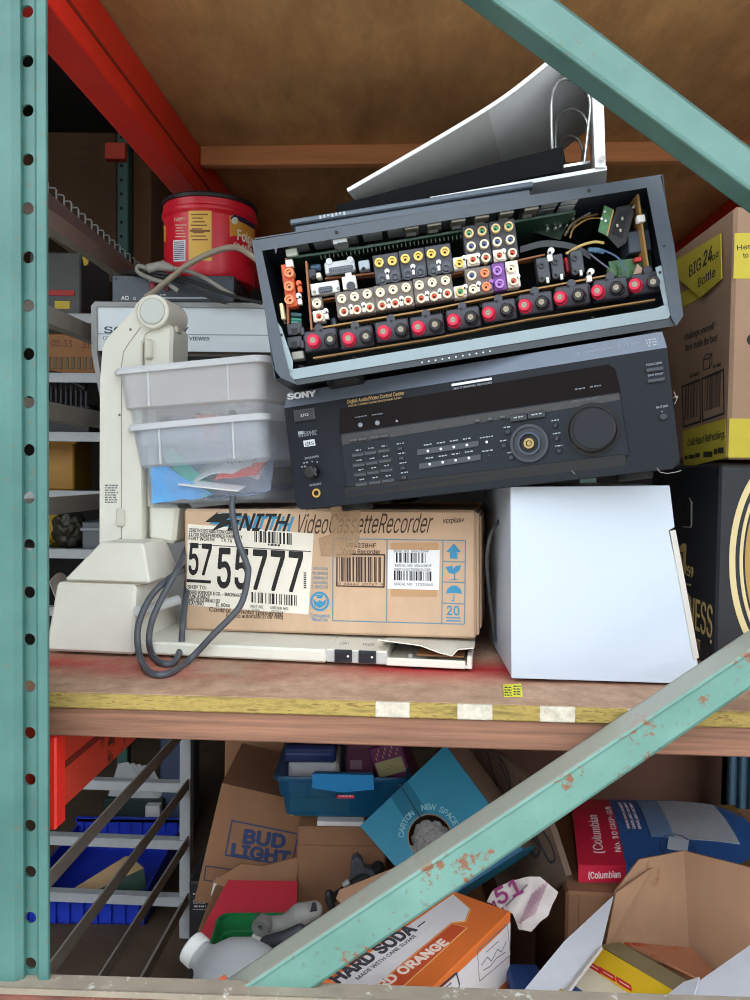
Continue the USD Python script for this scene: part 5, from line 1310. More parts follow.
# ------------------------------------------------------------------ black stout carton and brown bottle carton on the right
gx = mat('black_carton', (30, 32, 38), .45, var=.15, vscale=18, rgb2=(70, 72, 78), cov=.0, cscale=12, bump=.05, bscale=200)
gold = M((200, 168, 104), .4)
gold_pale = M((222, 202, 150), .45)
GC = P(720, 467, .955); GC[2] = 0
gd = np.array([.035, 1, 0]); gd /= np.linalg.norm(gd)
gfx = np.array([gd[1], -gd[0], 0])
g_top = P(720, 464.5, .955)[2]
gs = Thing('black_stout_carton', 'black stout carton with gold lettering and oval, under the brown bottle carton', 'carton')
def cornerbox(C, dx, dy, fx, fd, z0, z1, c):
    fr = Frame.axes((C[0], C[1], 0), fx, (0, 0, 1))
    return fr, fr.put(bx(0, dx, 0, dy, z0, z1, c))
GFf, gm = cornerbox(GC, .30, .26, gfx, gd, SHELF_Z + .0008, g_top, .003)
gs.part('carton', gm, gx)
GL = Frame.axes((GC[0], GC[1], 0), -gd, (0, 0, 1))
gs.part('handle_hole', [GL.poly([(683, 498), (689, 497.4), (691.5, 502), (691.6, 524), (690, 527.4), (683, 526.4)], .001, -.0006)], M((8, 8, 10), .8))
gs.part('hole_edge', GL.poly([(689.6, 497.6), (691.2, 501.6), (692.2, 502), (692.2, 525), (690.4, 528), (683, 527), (683, 526), (690, 527), (691.4, 524), (691.2, 502)], 0, -.0008), M((150, 146, 140), .7))
def gl_text(hidden, seen, p0, p1, h):
    """A word on the carton's side: the measured end of it and, before it, its beginning at the same width."""
    a, b = GL.uv(*p0), GL.uv(*p1)
    k = len(hidden) / len(seen)
    c = proj(GL.pt(a[0] - (b[0] - a[0]) * k - .003, 0, a[1] - (b[1] - a[1]) * k))
    return tm([GL.text(seen, p0, p1, h, 0, .0005), GL.text(hidden, c, proj(GL.pt(a[0] - .003, 0, a[1])), h, 0, .0005)])
gs.part('lettering', [gl_text('GUIN', 'NESS', (688.5, 626), (712, 638.5), 30), gl_text('STO', 'UT', (694.5, 646.5), (700.5, 650), 9), gl_text('17', '59', (687.6, 576), (693.2, 577.4), 10), GL.disc(711, 641.8, 1.3, 0, -.0005, 10)], gold, label='gold lettering on the black side')
gs.part('harp_emblem', [GL.poly([(679, 547), (684, 543), (686.4, 545), (685.6, 556), (685.6, 568), (683.4, 577), (680, 580), (682.6, 568), (683.4, 552), (680, 552)], 0, -.0005), GL.poly([(678.5, 553), (679.1, 553), (680.5, 574), (679.8, 575)], 0, -.0005), GL.poly([(681, 553), (681.5, 553), (682, 570), (681.4, 572)], 0, -.0005)], gold)
gs.part('small_print', [GL.greek(686, 584.6, 691, 585.6, 1.6), GL.greek(681, 582.6, 684, 583.2, 1.4)], gold_pale)
def oval(k, kr, cx_=790, cy_=562, rx=61, ry=110):
    return Polygon([GFf.uv(cx_ + rx * k * math.cos(t), cy_ + ry * kr * math.sin(t)) for t in np.linspace(0, 2 * math.pi, 72)[:-1]])
clip_ = sbox(-1, g_top - 1, .29, g_top - .004)
gs.part('oval_ring', GFf.put(ext((oval(1, 1) - oval(.90, .935)).intersection(sbox(-1, SHELF_Z + .004, .296, g_top - .004)), 0, -.0005)), gold_pale, label='pale gold oval ring')
gs.part('oval_ring', GFf.put(ext((oval(.83, .90) - oval(.775, .86)).intersection(sbox(-1, SHELF_Z + .004, .296, g_top - .004)), 0, -.0005)), gold_pale)
gs.part('oval_field', GFf.put(ext(oval(.74, .83), 0, -.0005)), M((176, 138, 70), .45))

BC0, BC1 = P(727.5, 463, .965), P(721.5, 210, .965)
bdir = np.array([.016, 1, 0]); bdir /= np.linalg.norm(bdir)
bb = Thing('brown_bottle_carton', 'brown carton with yellow bands printed BIG 24oz Bottle, on the black carton', 'carton')
bup = (BC1 - BC0); bh = np.linalg.norm(bup)
bfx = np.array([bdir[1], -bdir[0], 0])
BF = Frame.axes(BC0, bfx, bup)
BF.o = BF.o + np.array([0, 0, g_top + .0064 - BC0[2]])
bb.part('carton', BF.put(bx(0, .28, 0, .36, 0, bh, .004)), card('kraft_bottle', (158, 128, 106)))
BL_ = Frame.axes(BF.o, -BF.R[:, 1], BF.R[:, 2])
yband = mat('yellow_print', (190, 172, 52), .7, var=.08, vscale=20)
flap = bb.part('yellow_flap', BL_.poly([(672, 263), (721.4, 233.4), (722.4, 278.6), (701, 297.6), (676, 276)], -.003, -.0042, at=-.003), yband, label='loose yellow flap printed BIG 24oz Bottle')
bb.part('yellow_band', BL_.poly([(676, 296), (701, 283), (706, 293.6), (681, 309)], 0, -.0004), yband)
bb.part('yellow_band', BL_.poly([(683, 431), (725.6, 418.4), (726.6, 457.4), (684, 468)], 0, -.0004), yband)
for za, zb_2 in ((BF.uv(722, 278.6)[1], BF.uv(722, 233)[1]), (BF.uv(727, 457.4)[1], BF.uv(726, 418.4)[1])):
    bb.part('yellow_band', BF.put(bx(.0005, .279, -.0004, 0, za, zb_2)), yband)
bprint = M((34, 30, 26), .7)
flap.sub('lettering', [BL_.text('BIG', (689.2, 277.4), (701, 268.6), 11.5, -.0042), BL_.text('24', (702.8, 267), (712, 260), 14, -.0042, bold=True, shear=.2), BL_.text('oz', (712, 260.6), (718.6, 256.2), 6.5, -.0042), BL_.text('Bottle', (698.4, 287.6), (715.2, 275.8), 9, -.0042)], bprint)
bb.part('lettering', [BL_.text('challenge yourself -', (684.6, 340.6), (717.6, 327.6), 6.5), BL_.text('think inside the box!', (685.6, 351.4), (717.4, 340.6), 6.5), BL_.text('Cold Hard Refreshing.', (687.6, 446.6), (724.8, 437.4), 7, -.0004, shear=.2), BL_.greek(684.6, 459.8, 700, 456.4, 4, -.0004), BL_.greek(703.4, 457.4, 723.6, 452, 5.6, -.0004, seed=2), BF.text('Here to', (737.4, 250.4), (766, 246.4), 5, -.0004), BF.text('to', (743.4, 258), (748.6, 257), 5, -.0004)], bprint)
bb.part('box_icon', [BL_.put(ext(LineString([BL_.uv(*p) for p in q]).buffer(.0007), 0, -.0004)) for q in (((703.4, 360), (703.6, 370), (709.6, 368), (709.4, 358), (703.4, 360), (706, 355), (712, 353.6), (709.4, 358)), ((712, 353.6), (712, 363.4), (709.6, 368)))], bprint)
for q_ in ((690, 378, 699.6, 374.4, 3.2), (713, 368.4, 721.6, 365.4, 3.2)):
    bb.part('icon_print', BL_.greek(*q_), M((80, 64, 50), .7), kind='stuff')
def fr_(a):
    o = Polygon([BL_.uv(*p) for p in a])
    return ext(o - o.buffer(-.0028), 0, -.0004)
bb.part('barcode_frame', BL_.put([fr_([(701.8, 378), (724, 368.4), (724.6, 414.4), (702.4, 422)]), fr_([(681.8, 386), (700.4, 378.8), (701, 422.4), (683.2, 428)])]), bprint)
for q_ in ((704.4, 411.5, 721.6, 405.6, 34, 10, 0, .0003, 21), (684.6, 420.4, 698.6, 416, 36, 9, 0, .0003, 23)):
    bb.part('barcode', BL_.bars(*q_), M((84, 66, 54), .7))
bb.part('hand_hole', BF.disc(752, 340, 6, .002, -.0004, 20), M((40, 34, 30), .8))

# ------------------------------------------------------------------ the loose grey power cord hanging in front of the base and carton
cordm = mat('grey_cord', (72, 75, 82), .5, var=.06, vscale=60)
ct = Thing('power_cord', 'dark grey power cord hanging from the tubs and looping on the shelf', 'cord')
fz = lambda x, y: tuple(onz(x, y, SHELF_Z + .0046))
main = [P(233, 497, 1.005), P(232, 508, 1.0), P(237, 538, .995), P(246, 562, .985), P(248, 575, .98), P(240, 606, .975), P(214, 634, .965), fz(188, 661), fz(168, 673.5), fz(150, 672.5), P(139.5, 655, .955), P(138, 628, .975), P(147, 603, .99), P(160, 586, 1.0), P(174, 575, 1.03), P(183, 570, 1.07), P(187, 566, 1.10)]
ct.part('cord', tube(main, .0040, 12, steps=10), cordm)
sec = [P(187, 548, 1.10), P(183, 556, 1.06), P(178, 568, 1.02), P(166, 590, 1.0), P(153, 618, .985), P(149, 640, .97), fz(153, 656), fz(163, 663.5), fz(174, 662), P(180.5, 648, .99), P(183, 622, 1.0), P(185.5, 600, 1.04), P(187, 585, 1.08), P(188, 575, 1.10)]
ct.part('cord', tube(sec, .0040, 12, steps=10), cordm)

# ================================================================== the lower bay: a heap of cartons and odds and ends
def tint(c, rgb, a=.85):
    return M(rgb, a)
FLOOR = -1.2
def heavy(fr, t, p0, p1, h, w, k=.5):
    """Extra heavy lettering: the same letters laid a little apart."""
    return tm([fr.text(t, (p0[0] + a, p0[1] + b), (p1[0] + a, p1[1] + b), h, w, .0005 + .00004 * i, True) for i, (a, b) in enumerate(((0, 0), (k, 0), (-k, 0), (0, k * .8), (0, -k * .8)))])
def big(name, label, x0, x1, y0, y1, z1, m):
    t = Thing(name, label, 'carton')
    t.part('carton', bx(x0, x1, y0, y1, FLOOR + .001, z1, .004), m)
    t.part('tape', bx((x0 + x1) / 2 - .025, (x0 + x1) / 2 + .025, y0 - .0006, y1, z1 - .0005, z1 + .0006), M((170, 130, 90), .3))
    return t
S1, S2 = -.692, -.735
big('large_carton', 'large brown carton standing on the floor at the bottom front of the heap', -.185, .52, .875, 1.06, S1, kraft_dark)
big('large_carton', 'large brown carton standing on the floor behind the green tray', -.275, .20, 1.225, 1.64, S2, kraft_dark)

# orange and white soda carton
A = np.array([.1878, 1.0444, -.5832])
SDR = rot(.9495)
SL, SW, SH = .258, .135, .108
orange = mat('orange_print', (226, 116, 50), .5, var=.05, vscale=20)
wht = mat('white_print', (226, 222, 224), .5, var=.03, vscale=20)
soda = Thing('soda_carton', 'orange and white soda carton lettered HARD SODA, under the rusty brace', 'carton')
SBX = Frame(A, SDR)
soda.part('carton', SBX.put(bx(-SL, 0, 0, SW, -SH, 0, .002)), orange)
ST_ = Frame.axes(A, SDR[:, 0], SDR[:, 1])
SF_ = Frame.axes(A, SDR[:, 0], (0, 0, 1))
lim = sbox(-SL + .002, .002, -.002, SW - .002)
wp_ = Polygon([ST_.uv(*q) for q in ((280, 1016), (453, 894.5), (469.5, 909), (464.5, 920.5), (452, 922), (366, 993), (340, 1016))]).buffer(0).intersection(lim)
soda.part('white_panel', ST_.put(ext(wp_, 0, -.0005)), wht)
soda.part('panel_rule', ST_.put(ext(LineString([ST_.uv(*q) for q in ((456, 897), (470.5, 909.5), (465.5, 921.5), (452, 923))]).buffer(.0008), 0, -.0006)), M((222, 170, 96), .5))
ob = Polygon([ST_.uv(*q) for q in ((360, 1000), (452, 924), (467, 928), (380, 1008))]).intersection(lim)
soda.part('flavour_band', ST_.put(ext(ob, 0, -.0006)), M((204, 84, 44), .5))
soda.part('flavour_rule', ST_.put(ext(ob.boundary.buffer(.0006), 0, -.0007)), M((228, 170, 110), .5))
soda.part('lettering', [heavy(ST_, 'HARD SODA', (338.5, 984), (417, 930), 13, -.0005), ST_.text('MADE WITH CANE SUGAR', (358.5, 980), (416.6, 936.6), 4, -.0005), ST_.poly([(417.5, 926.5), (425, 921), (425.4, 922), (418, 927.5)], -.0005, -.0008)], M((66, 64, 70), .6), label='dark lettering HARD SODA MADE WITH CANE SUGAR')
soda.part('flavour_lettering', heavy(ST_, 'HARD ORANGE', (365, 1002), (449, 943), 9.5, -.0006, .25), M((240, 226, 214), .5))
limf = sbox(-SL + .002, -SH + .002, -.002, -.002)
soda.part('white_panel', SF_.put(ext(Polygon([SF_.uv(*q) for q in ((424, 1010), (440, 990), (503, 930), (510, 922), (514, 974), (480, 1004), (470, 1016))]).buffer(0).intersection(limf), 0, -.0005)), wht)
dr = Polygon([SF_.uv(*q) for q in ((477, 951), (507, 924), (510, 955), (479, 981))])
soda.part('panel_drawing', SF_.put([ext(dr.boundary.buffer(.0005), 0, -.0008)] + [ext(LineString([SF_.uv(*p) for p in q]).buffer(.0006), 0, -.0008) for q in (((481, 965), (487, 957), (491, 961), (497, 949), (501, 952), (506, 941)), ((483, 970), (490, 966), (496, 958), (505, 952)), ((486, 952), (498, 941)))]), M((120, 118, 122), .6))
sh = Polygon([SF_.uv(*q) for q in ((430, 1004), (434, 992), (456, 973), (459, 984), (455, 1004))]).intersection(limf)
soda.part('shield_emblem', SF_.put(ext(sh.boundary.buffer(.0011), 0, -.0008)), M((48, 58, 84), .6))
soda.part('shield_print', [SF_.greek(438, 999 - 4 * k, 452 - k, 988 - 4 * k, 1.8, -.0005, .0004, k) for k in range(2)], M((70, 80, 104), .6))

# milk jug with its white cap
hdpe = plastic('milky_plastic', (214, 218, 222), .86, .35)
j0, j1 = P(196, 951, 1.0), P(240, 990, .965)
ax = (j1 - j0) / np.linalg.norm(j1 - j0)
jug = Thing('plastic_jug', 'milky white plastic jug with a white cap lying at the lower left', 'jug')
jb_ = .058
jug.part('body', lathe([(0, 0), (.017, 0), (.0175, .012), (.021, .018), (.040, .032), (.053, .052), (jb_, .075), (jb_, .100), (.0555, .104), (jb_, .109), (jb_, .150), (.052, .164), (0, .168)], 40, j0, ax), hdpe)
jug.part('cap', [lathe([(0, -.002), (.0185, -.002), (.020, .0), (.020, .013), (.0185, .0145), (0, .0145)], 36, j0 - ax * .008, ax)], M((230, 230, 228), .5))
ot = Thing('orange_strip', 'short orange plastic strip beside the jug and the brace', 'strip')
ot.part('strip', prism([P(211, 983, .86), P(224, 974.5, .87), P(227, 978, .87), P(214, 986, .86)], (0.0, .006, -.004)), M((216, 100, 58), .5))

# green tray, red folder, grey tool
gt = tub('green_tray', 'small green plastic tray in front of the red folder', Frame((P(262, 913, 1.13)[0] - .002, 1.006, S1 + .0015), rot(.03)), .118, .135, P(258, 913, 1.14)[2] - S1 - .001, mat('green_plastic', (34, 118, 66), .35))
rf = Thing('red_folder', 'flat red folder leaning behind the green tray', 'folder')
rpts = [P(228, 880, 1.245), P(296, 881, 1.235), P(300, 915, 1.16), P(262, 930, 1.15), P(198, 942, 1.17)]
rpf = Frame.axes(rpts[0], rpts[1] - rpts[0], rpts[0] - P(200, 941, 1.16))
rf.part('cover', rpf.poly([(228, 880), (297, 881), (297, 926), (262, 932), (196, 941)], 0, .006), mat('red_cloth', (178, 34, 52), .7, var=.06, vscale=40, bump=.1, bscale=300))
tool = Thing('grey_tool', 'dusty grey plastic tool with a round hole in its end, lying in the green tray', 'tool')
def blob(nodes, ref=.0035, it=6):
    parts = []
    sph = [manifold3d.Manifold.sphere(r, 20).translate(tuple(p)) for p, r in nodes]
    for a, b in zip(sph, sph[1:]):
        parts.append(manifold3d.Manifold.batch_hull([a, b]))
    m = manifold3d.Manifold.batch_boolean(parts, manifold3d.OpType.Add).refine_to_length(ref)
    t = tm(m); t.merge_vertices()
    trimesh.smoothing.filter_taubin(t, iterations=it)
    return t
greyp = mat('dusty_grey_plastic', (136, 134, 130), .6, var=.12, vscale=40)
tool.part('body', blob([(P(270, 926, 1.075), .013), (P(286, 923, 1.07), .011), (P(300, 915, 1.07), .016), (P(314, 910, 1.07), .012)]), greyp)
e0 = P(262, 925, 1.06)
tool.part('end_ring', lathe([(.0035, -.006), (.012, -.0075), (.0135, 0), (.012, .0075), (.0035, .006), (.0035, -.006)], 28, e0, (.25, 1, .1)), M((110, 108, 106), .6))
tool.part('side_plate', prism([P(246, 946, 1.05), P(253, 928, 1.06), P(268, 936, 1.05), P(290, 934, 1.045), P(276, 948, 1.03)], (.002, .006, 0)), M((186, 184, 178), .6))
tool.part('slot', prism([P(310, 912, 1.054), P(312, 904, 1.054), P(316, 904, 1.054), P(317, 911, 1.054)], (0, .004, 0)), M((40, 40, 44), .6))
tool.part('grip', blob([(P(266, 942, 1.02), .008), (P(285, 938, 1.01), .009), (P(300, 930, 1.01), .008)]), M((44, 46, 52), .6))

# plain carton, beer carton and the tote on top of them
pc_ = Thing('plain_carton', 'plain brown carton beneath the blue tote', 'carton')
px0, px1, pz = P(297, 850, 1.27)[0], P(386, 850, 1.27)[0], P(336, 829, 1.27)[2]
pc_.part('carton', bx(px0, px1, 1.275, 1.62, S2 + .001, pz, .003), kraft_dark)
pc_.part('seam', bx(px0 + .001, px1 - .001, 1.2742, 1.276, pz - .030, pz - .0285), M((120, 84, 54), .8))
bl_ = Thing('beer_carton', 'brown beer carton with heavy blue lettering in a blue frame, left of the plain carton', 'carton')
q0, q1, q2 = P(222, 783, 1.40), P(300, 802, 1.40), P(196, 890, 1.396)
BLF = Frame.axes(q0, q1 - q0, q0 - q2)
c_ = [BLF.uv(*q) for q in ((222, 783), (300, 801), (302, 910), (194, 902))]
bl_.part('carton', BLF.put(ext(Polygon(c_), 0, .22)), kraft_dark)
bud = M((46, 62, 104), .7)
fq = Polygon([BLF.uv(*q) for q in ((232, 820.6), (298, 834), (292, 866), (225.5, 855))])
bl_.part('label_frame', BLF.put(ext(fq.boundary.buffer(.0013), 0, -.0005)), bud)
bl_.part('lettering', [heavy(BLF, 'BUD', (243, 842.5), (284, 848), 13, 0, .8), heavy(BLF, 'LIGHT', (231, 855.5), (289, 864), 11.8, 0, .8)], bud, label='two words in heavy dark blue letters')
fq2 = Polygon([BLF.uv(*q) for q in ((206, 866), (243, 871), (240, 886), (204, 880))])
bl_.part('label_frame', BLF.put(ext(fq2.boundary.buffer(.001), 0, -.0005)), M((60, 56, 80), .7))
tc_ = Thing('torn_cardboard', 'torn piece of brown cardboard between the red folder and the beer carton', 'cardboard')
tc_.part('sheet', prism([P(212, 882, 1.30), P(240, 864, 1.30), P(262, 866, 1.29), P(296, 857, 1.28), P(296, 885, 1.27), P(225, 888, 1.28)], (0, .004, 0)), kraft_dark)
rc_ = Thing('rear_carton', 'brown carton standing behind the beer carton and the tote', 'carton')
rx0, rx1 = P(224, 770, 1.66)[0], P(330, 770, 1.66)[0]
rc_.part('carton', bx(rx0, rx1, 1.665, 1.95, FLOOR + .001, P(250, 738, 1.66)[2], .004), kraft_dark)
rc_.part('seam', bx(rx0 + .001, rx1 - .001, 1.6640, 1.666, P(250, 795, 1.66)[2], P(250, 793.6, 1.66)[2]), M((110, 76, 50), .8))
bt_ = Thing('text_carton', 'black carton with small white print at the left edge of the heap', 'carton')
tx0, tx1, tz = P(189, 920, 1.42)[0], P(222, 920, 1.42)[0], P(200, 882, 1.42)[2]
bt_.part('carton', bx(tx0, tx1 - .01, 1.42, 1.60, FLOOR + .001, tz, .003), M((26, 27, 32), .5))
TCF = Frame((0, 1.42, 0), rot(0))
bt_.part('print', [TCF.greek(193, 894.6, 202, 894.6, 1.6), TCF.text('CLASS', (193, 903.4), (205, 903.6), 3.4), TCF.greek(194, 907, 206, 907, 1.4, seed=2), TCF.greek(193, 909.6, 206, 909.6, .6, seed=3)], M((180, 180, 184), .6))
wcard = Thing('white_torn_card', 'white torn label card lying on the black carton', 'card')
wcard.part('card', prism([P(199, 884, 1.41), P(214, 880, 1.39), P(238, 870, 1.38), P(243, 878, 1.37), P(221, 902, 1.38), P(214, 899, 1.39)], (0, .0016, .001)), M((210, 210, 210), .7))
WCF = Frame.axes(P(199, 884, 1.41), P(243, 878, 1.37) - P(199, 884, 1.41), P(214, 880, 1.39) - P(214, 899, 1.39))
wcard.part('barcode', [WCF.bars(229 + 1 , 879.5, 241, 874.5, 7, 8, -.004, .001, 4)], ink)

ub_m = plastic('blue_clear_plastic', (34, 112, 156), .52, .2, .3)
UT = Frame((P(342, 815, 1.29)[0], 1.282, pz + .0085), rot(.0))
ut_h = P(345, 777, 1.285)[2] - UT.o[2]
tote = tub('blue_tote', 'clear blue plastic tote with a bright blue handle and a red badge', UT, .226, .24, ut_h, ub_m)
TF = Frame((UT.o[0], 1.2825, 0), rot(0))
hb = [TF.uv(x, y) for x, y in ((313.6, 771.5), (372.6, 773), (373.4, 786), (343, 789), (313.4, 784.6))]
tote.part('handle', TF.put(ext(Polygon(hb).buffer(.001), -.006, -.012)), M((24, 132, 196), .4), label='bright blue grip on the rim')
tote.part('handle', TF.put(ext(Polygon(hb).buffer(-.002), .008, -.007)), M((24, 120, 180), .4))
bdg = tote.part('badge', TF.rbox(337, 794.2, 354.6, 797.6, .008, .004, .0003), M((206, 30, 60), .5), label='small red badge')
bdg.sub('lettering', TF.greek(339, 796.6, 353, 796.6, 1.4, .004), M((226, 190, 196), .5))
wb = Thing('white_box', 'flat white box between the plain carton and the blue tote', 'box')
wb.part('box', bx(P(317, 826, 1.28)[0], P(364, 826, 1.28)[0], 1.278, 1.45, pz + .0006, pz + .0082, .001), M((216, 216, 214), .6))
yp = Thing('yellow_green_papers', 'yellow green papers standing inside the blue tote', 'papers')
yp.part('sheet', TF.rbox(290, 792, 331, 816, .036, .039, .0004), M((178, 186, 84), .6))
yp.part('sheet', TF.rbox(291, 797, 349, 817, .030, .033, .0004), M((166, 176, 80), .6))
bc2 = Thing('food_container', 'dark blue lidded container with a white base in the blue tote', 'container')
def slabpx(t, name, x0, y0, x1, y1, D, depth, m, c=.003):
    a, b = P(x0, y1, D), P(x1, y0, D)
    return t.part(name, bx(a[0], b[0], D, D + depth, a[2], b[2], c), m)
slabpx(bc2, 'base', 288, 763, 339, 796, 1.335, .10, M((196, 198, 202), .4), .006)
slabpx(bc2, 'lid', 284, 747, 336, 763, 1.33, .11, M((28, 42, 92), .3), .004)
bc2.part('lid_edge', TF.rbox(286, 753.2, 331, 755.4, .0470, .049, .0002), M((66, 84, 140), .3))
mb = Thing('maroon_box', 'dark maroon box in the blue tote', 'box')
slabpx(mb, 'box', 345, 742, 375, 796, 1.35, .09, M((84, 34, 58), .5))
mb.part('print', TF.rbox(350, 760, 362, 769, .0677, .067, .0001), M((126, 96, 106), .5))
pb_ = Thing('purple_box', 'purple printed box with an olive label in the blue tote', 'box')
pfr = Frame(P(391, 765, 1.335), rot(-.2, 0, -.35))
pb_.part('box', pfr.put(bx(-.030, .028, 0, .06, -.055, .035, .002)), M((100, 38, 84), .5))
pb_.part('label', pfr.put(bx(-.026, .022, -.0005, .001, -.016, .010, .0002)), M((168, 160, 112), .6))
pb_.part('print', pfr.put([bx(-.022 + .004 * i, -.020 + .004 * i, -.0006, .001, .014 + .006 * (i % 3), .019 + .006 * (i % 3)) for i in range(11)] + [bx(-.010 + .006 * i, -.006 + .006 * i, -.0009, .001, -.006 + .003 * (i % 2), -.003 + .003 * (i % 2)) for i in range(3)]), M((172, 136, 84), .6))

# black clamp lying on the plain carton's front
cl = Thing('hand_clamp', 'black hand clamp with a grey pad leaning by the plain carton', 'clamp')
cl.part('jaw', prism([P(349, 880, 1.22), P(352, 860, 1.22), P(357, 856.5, 1.22), P(362, 861, 1.22), P(364, 868, 1.22), P(372, 870, 1.22), P(380, 884, 1.22), P(352, 886, 1.22)], (0, .016, 0)), M((70, 72, 78), .5))
cl.part('pad_hole', cyl(P(356, 864, 1.2194), P(356, 864, 1.222), .0036, 16), M((24, 24, 26), .6))
cl.part('handle', blob([(P(330, 900, 1.19), .008), (P(336, 896, 1.195), .0066), (P(352, 884, 1.21), .006), (P(378, 868, 1.24), .011)]), M((30, 32, 36), .45))
cl.part('trigger', blob([(P(329, 894, 1.19), .0065), (P(331, 906, 1.185), .006)]), M((40, 42, 46), .45))
cl.part('rod_tip', cyl(P(343, 886, 1.195), P(349, 881.5, 1.2), .0045, 12, c=.001), M((190, 192, 192), .4, metal=.4))
cs = Thing('cardboard_strip', 'narrow strip of cardboard sticking out behind the rusty brace', 'cardboard')
cs.part('strip', prism([P(336, 899, 1.10), P(338, 894, 1.11), P(398, 868, 1.14), P(402, 884, 1.13), P(350, 912, 1.09)], (.001, .004, .002)), kraft_brown)

# teal carton with a round opening and a plastic bag
t1, t2, t3 = P(360, 826, 1.205), P(445, 745, 1.27), P(523, 850, 1.17)
TCR = Frame.axes(P(432, 836, 1.20), t3 - t1, t2 - t1)
TCR.o = t1
tq = [TCR.uv(*q) for q in ((360, 826), (445.5, 745), (523, 850), (432, 908))]
tb = Thing('teal_carton', 'teal carton standing on edge with a round hole and NEW SPACE-SAVING lettering', 'carton')
teal_pr = mat('teal_print', (32, 122, 150), .5, var=.07, vscale=18, bump=.05, bscale=120)
back_v = TCR.R.T @ (P(503, 750, 1.50) - P(446, 745, 1.27))
hole_c = TCR.uv(430, 837)
hk = TCR.scale(430, 837)
hole_p = Point(hole_c).buffer(22 * hk, 24)
tb.part('front_panel', TCR.put(ext(Polygon(tq) - hole_p, 0, .004)), teal_pr)
side = [np.append(q, 0)[[0, 2, 1]] for q in tq]
def tpt(q, w):
    return TCR.pt(q[0], w, q[1])
bvw = (P(503, 750, 1.50) - P(446, 745, 1.27)) * .36
tb.part('side_panel', prism([tpt(tq[1], .004), tpt(tq[2], .004), tpt(tq[2], .004) + bvw, tpt(tq[1], .004) + bvw], -TCR.R[:, 0] * .003), mat('drab_carton', (120, 98, 82), .85, var=.15, vscale=12))
tb.part('bottom_panel', prism([tpt(tq[3], .004), tpt(tq[2], .004), tpt(tq[2], .004) + bvw, tpt(tq[3], .004) + bvw], TCR.R[:, 2] * .003), teal_pr)
tb.part('top_panel', prism([tpt(tq[0], .004), tpt(tq[1], .004), tpt(tq[1], .004) + bvw, tpt(tq[0], .004) + bvw], -TCR.R[:, 2] * .003), teal_pr)
tb.part('left_panel', prism([tpt(tq[0], .004), tpt(tq[3], .004), tpt(tq[3], .004) + bvw, tpt(tq[0], .004) + bvw], TCR.R[:, 0] * .003), kraft_dark)
tb.part('tape_strip', TCR.poly([(391, 797), (407, 781), (428, 812), (414, 818), (408, 824)], 0, -.0006), M((24, 100, 126), .35))
tb.part('flap_seam', TCR.poly([(398.6, 784), (399.8, 783.4), (421, 817), (420, 818)], 0, -.0009), M((14, 60, 74), .7))
tb.part('hole_edge', TCR.put(ext(hole_p.buffer(.0012) - hole_p, .004, -.0006)), M((150, 118, 92), .8))
lt_m = M((126, 176, 190), .6)
arc = []
for i, ch in enumerate('CARTON  NEW SPACE-SAVING'):
    if ch == ' ':
        continue
    a = math.radians(184 - i * 9.3)
    r0 = 27 * hk
    m = meshkit.text_mesh(ch, 5.6 * hk, .0004, True)
    v = np.array(m.vertices); v[:, 0] -= v[:, 0].mean() if False else (v[:, 0].min() + v[:, 0].max()) / 2
    ca, sa_ = math.cos(a - math.pi / 2), math.sin(a - math.pi / 2)
    # text ring follows the picture's upright, which is turned in the panel's own frame
    q = np.stack([v[:, 0], v[:, 1] + r0], 1)
    rt_ = np.stack([q[:, 0] * ca - q[:, 1] * sa_, q[:, 0] * sa_ + q[:, 1] * ca], 1)
    arc.append(TCR.put(trimesh.Trimesh(np.stack([hole_c[0] + rt_[:, 0], -.0008 - v[:, 2], hole_c[1] + rt_[:, 1]], 1), m.faces, process=False)))
tb.part('lettering', arc, lt_m, label='pale lettering CARTON NEW SPACE-SAVING round the hole')
tb.part('edge_band', TCR.poly([(462, 889), (523, 850), (518, 842), (452, 886)], 0, -.0006), M((18, 84, 120), .5))
tb.part('swirl_print', [tube([P(x + dx, y + dy, 1.24 + .003 * k) for x, y in ((478, 752), (486, 780), (497, 800), (512, 806), (508, 784), (494, 762))], .0016, 6) for k, (dx, dy) in enumerate(())] or [cyl(tpt(tq[1], .004), tpt(tq[2], .004), .0016, 8)], M((60, 64, 78), .7))
bag = Thing('plastic_bag', 'crumpled grey clear plastic bag bulging out of the hole in the teal carton', 'bag')
ic = trimesh.creation.icosphere(5, 1.0)
v = np.array(ic.vertices)
nn = meshkit.fbm(v * 3.0 + 5, 4, 3) - .5
v = v * (1 + .55 * nn[:, None]) * np.array([.034, .022, .034])
bagm = plastic('bag_plastic', (224, 222, 218), .34, .06, .3)
bag.part('bag', trimesh.Trimesh(v * .84 + P(431, 840, 1.212), ic.faces, process=False), bagm)
v2 = np.array(ic.vertices); n2 = meshkit.fbm(v2 * 3.5 + 11, 4, 5) - .5
bag.part('bag_tail', trimesh.Trimesh(v2 * (1 + .6 * n2[:, None]) * np.array([.015, .010, .022]) + P(409, 860, 1.19), ic.faces, process=False), bagm)
sw_c = Thing('scribbled_carton', 'drab brown carton with dark scribbled loops behind the teal carton', 'carton')
SCF = Frame.axes(P(478, 800, 1.42), P(566, 800, 1.135) - P(478, 800, 1.42), (0, -.1, 1))
scp = [SCF.uv(*q) for q in ((474, 744), (505, 757), (528, 778), (552, 832), (566, 876), (552, 890), (500, 894), (486, 850))]
sw_c.part('carton', SCF.put(ext(Polygon(scp), 0, .010)), mat('drab_carton2', (112, 92, 78), .85, var=.15, vscale=12))
def scrib(pts):
    return SCF.put(ext(LineString(smoothpath([SCF.uv(*p) for p in pts], 6)).buffer(.0018), 0, -.0006))
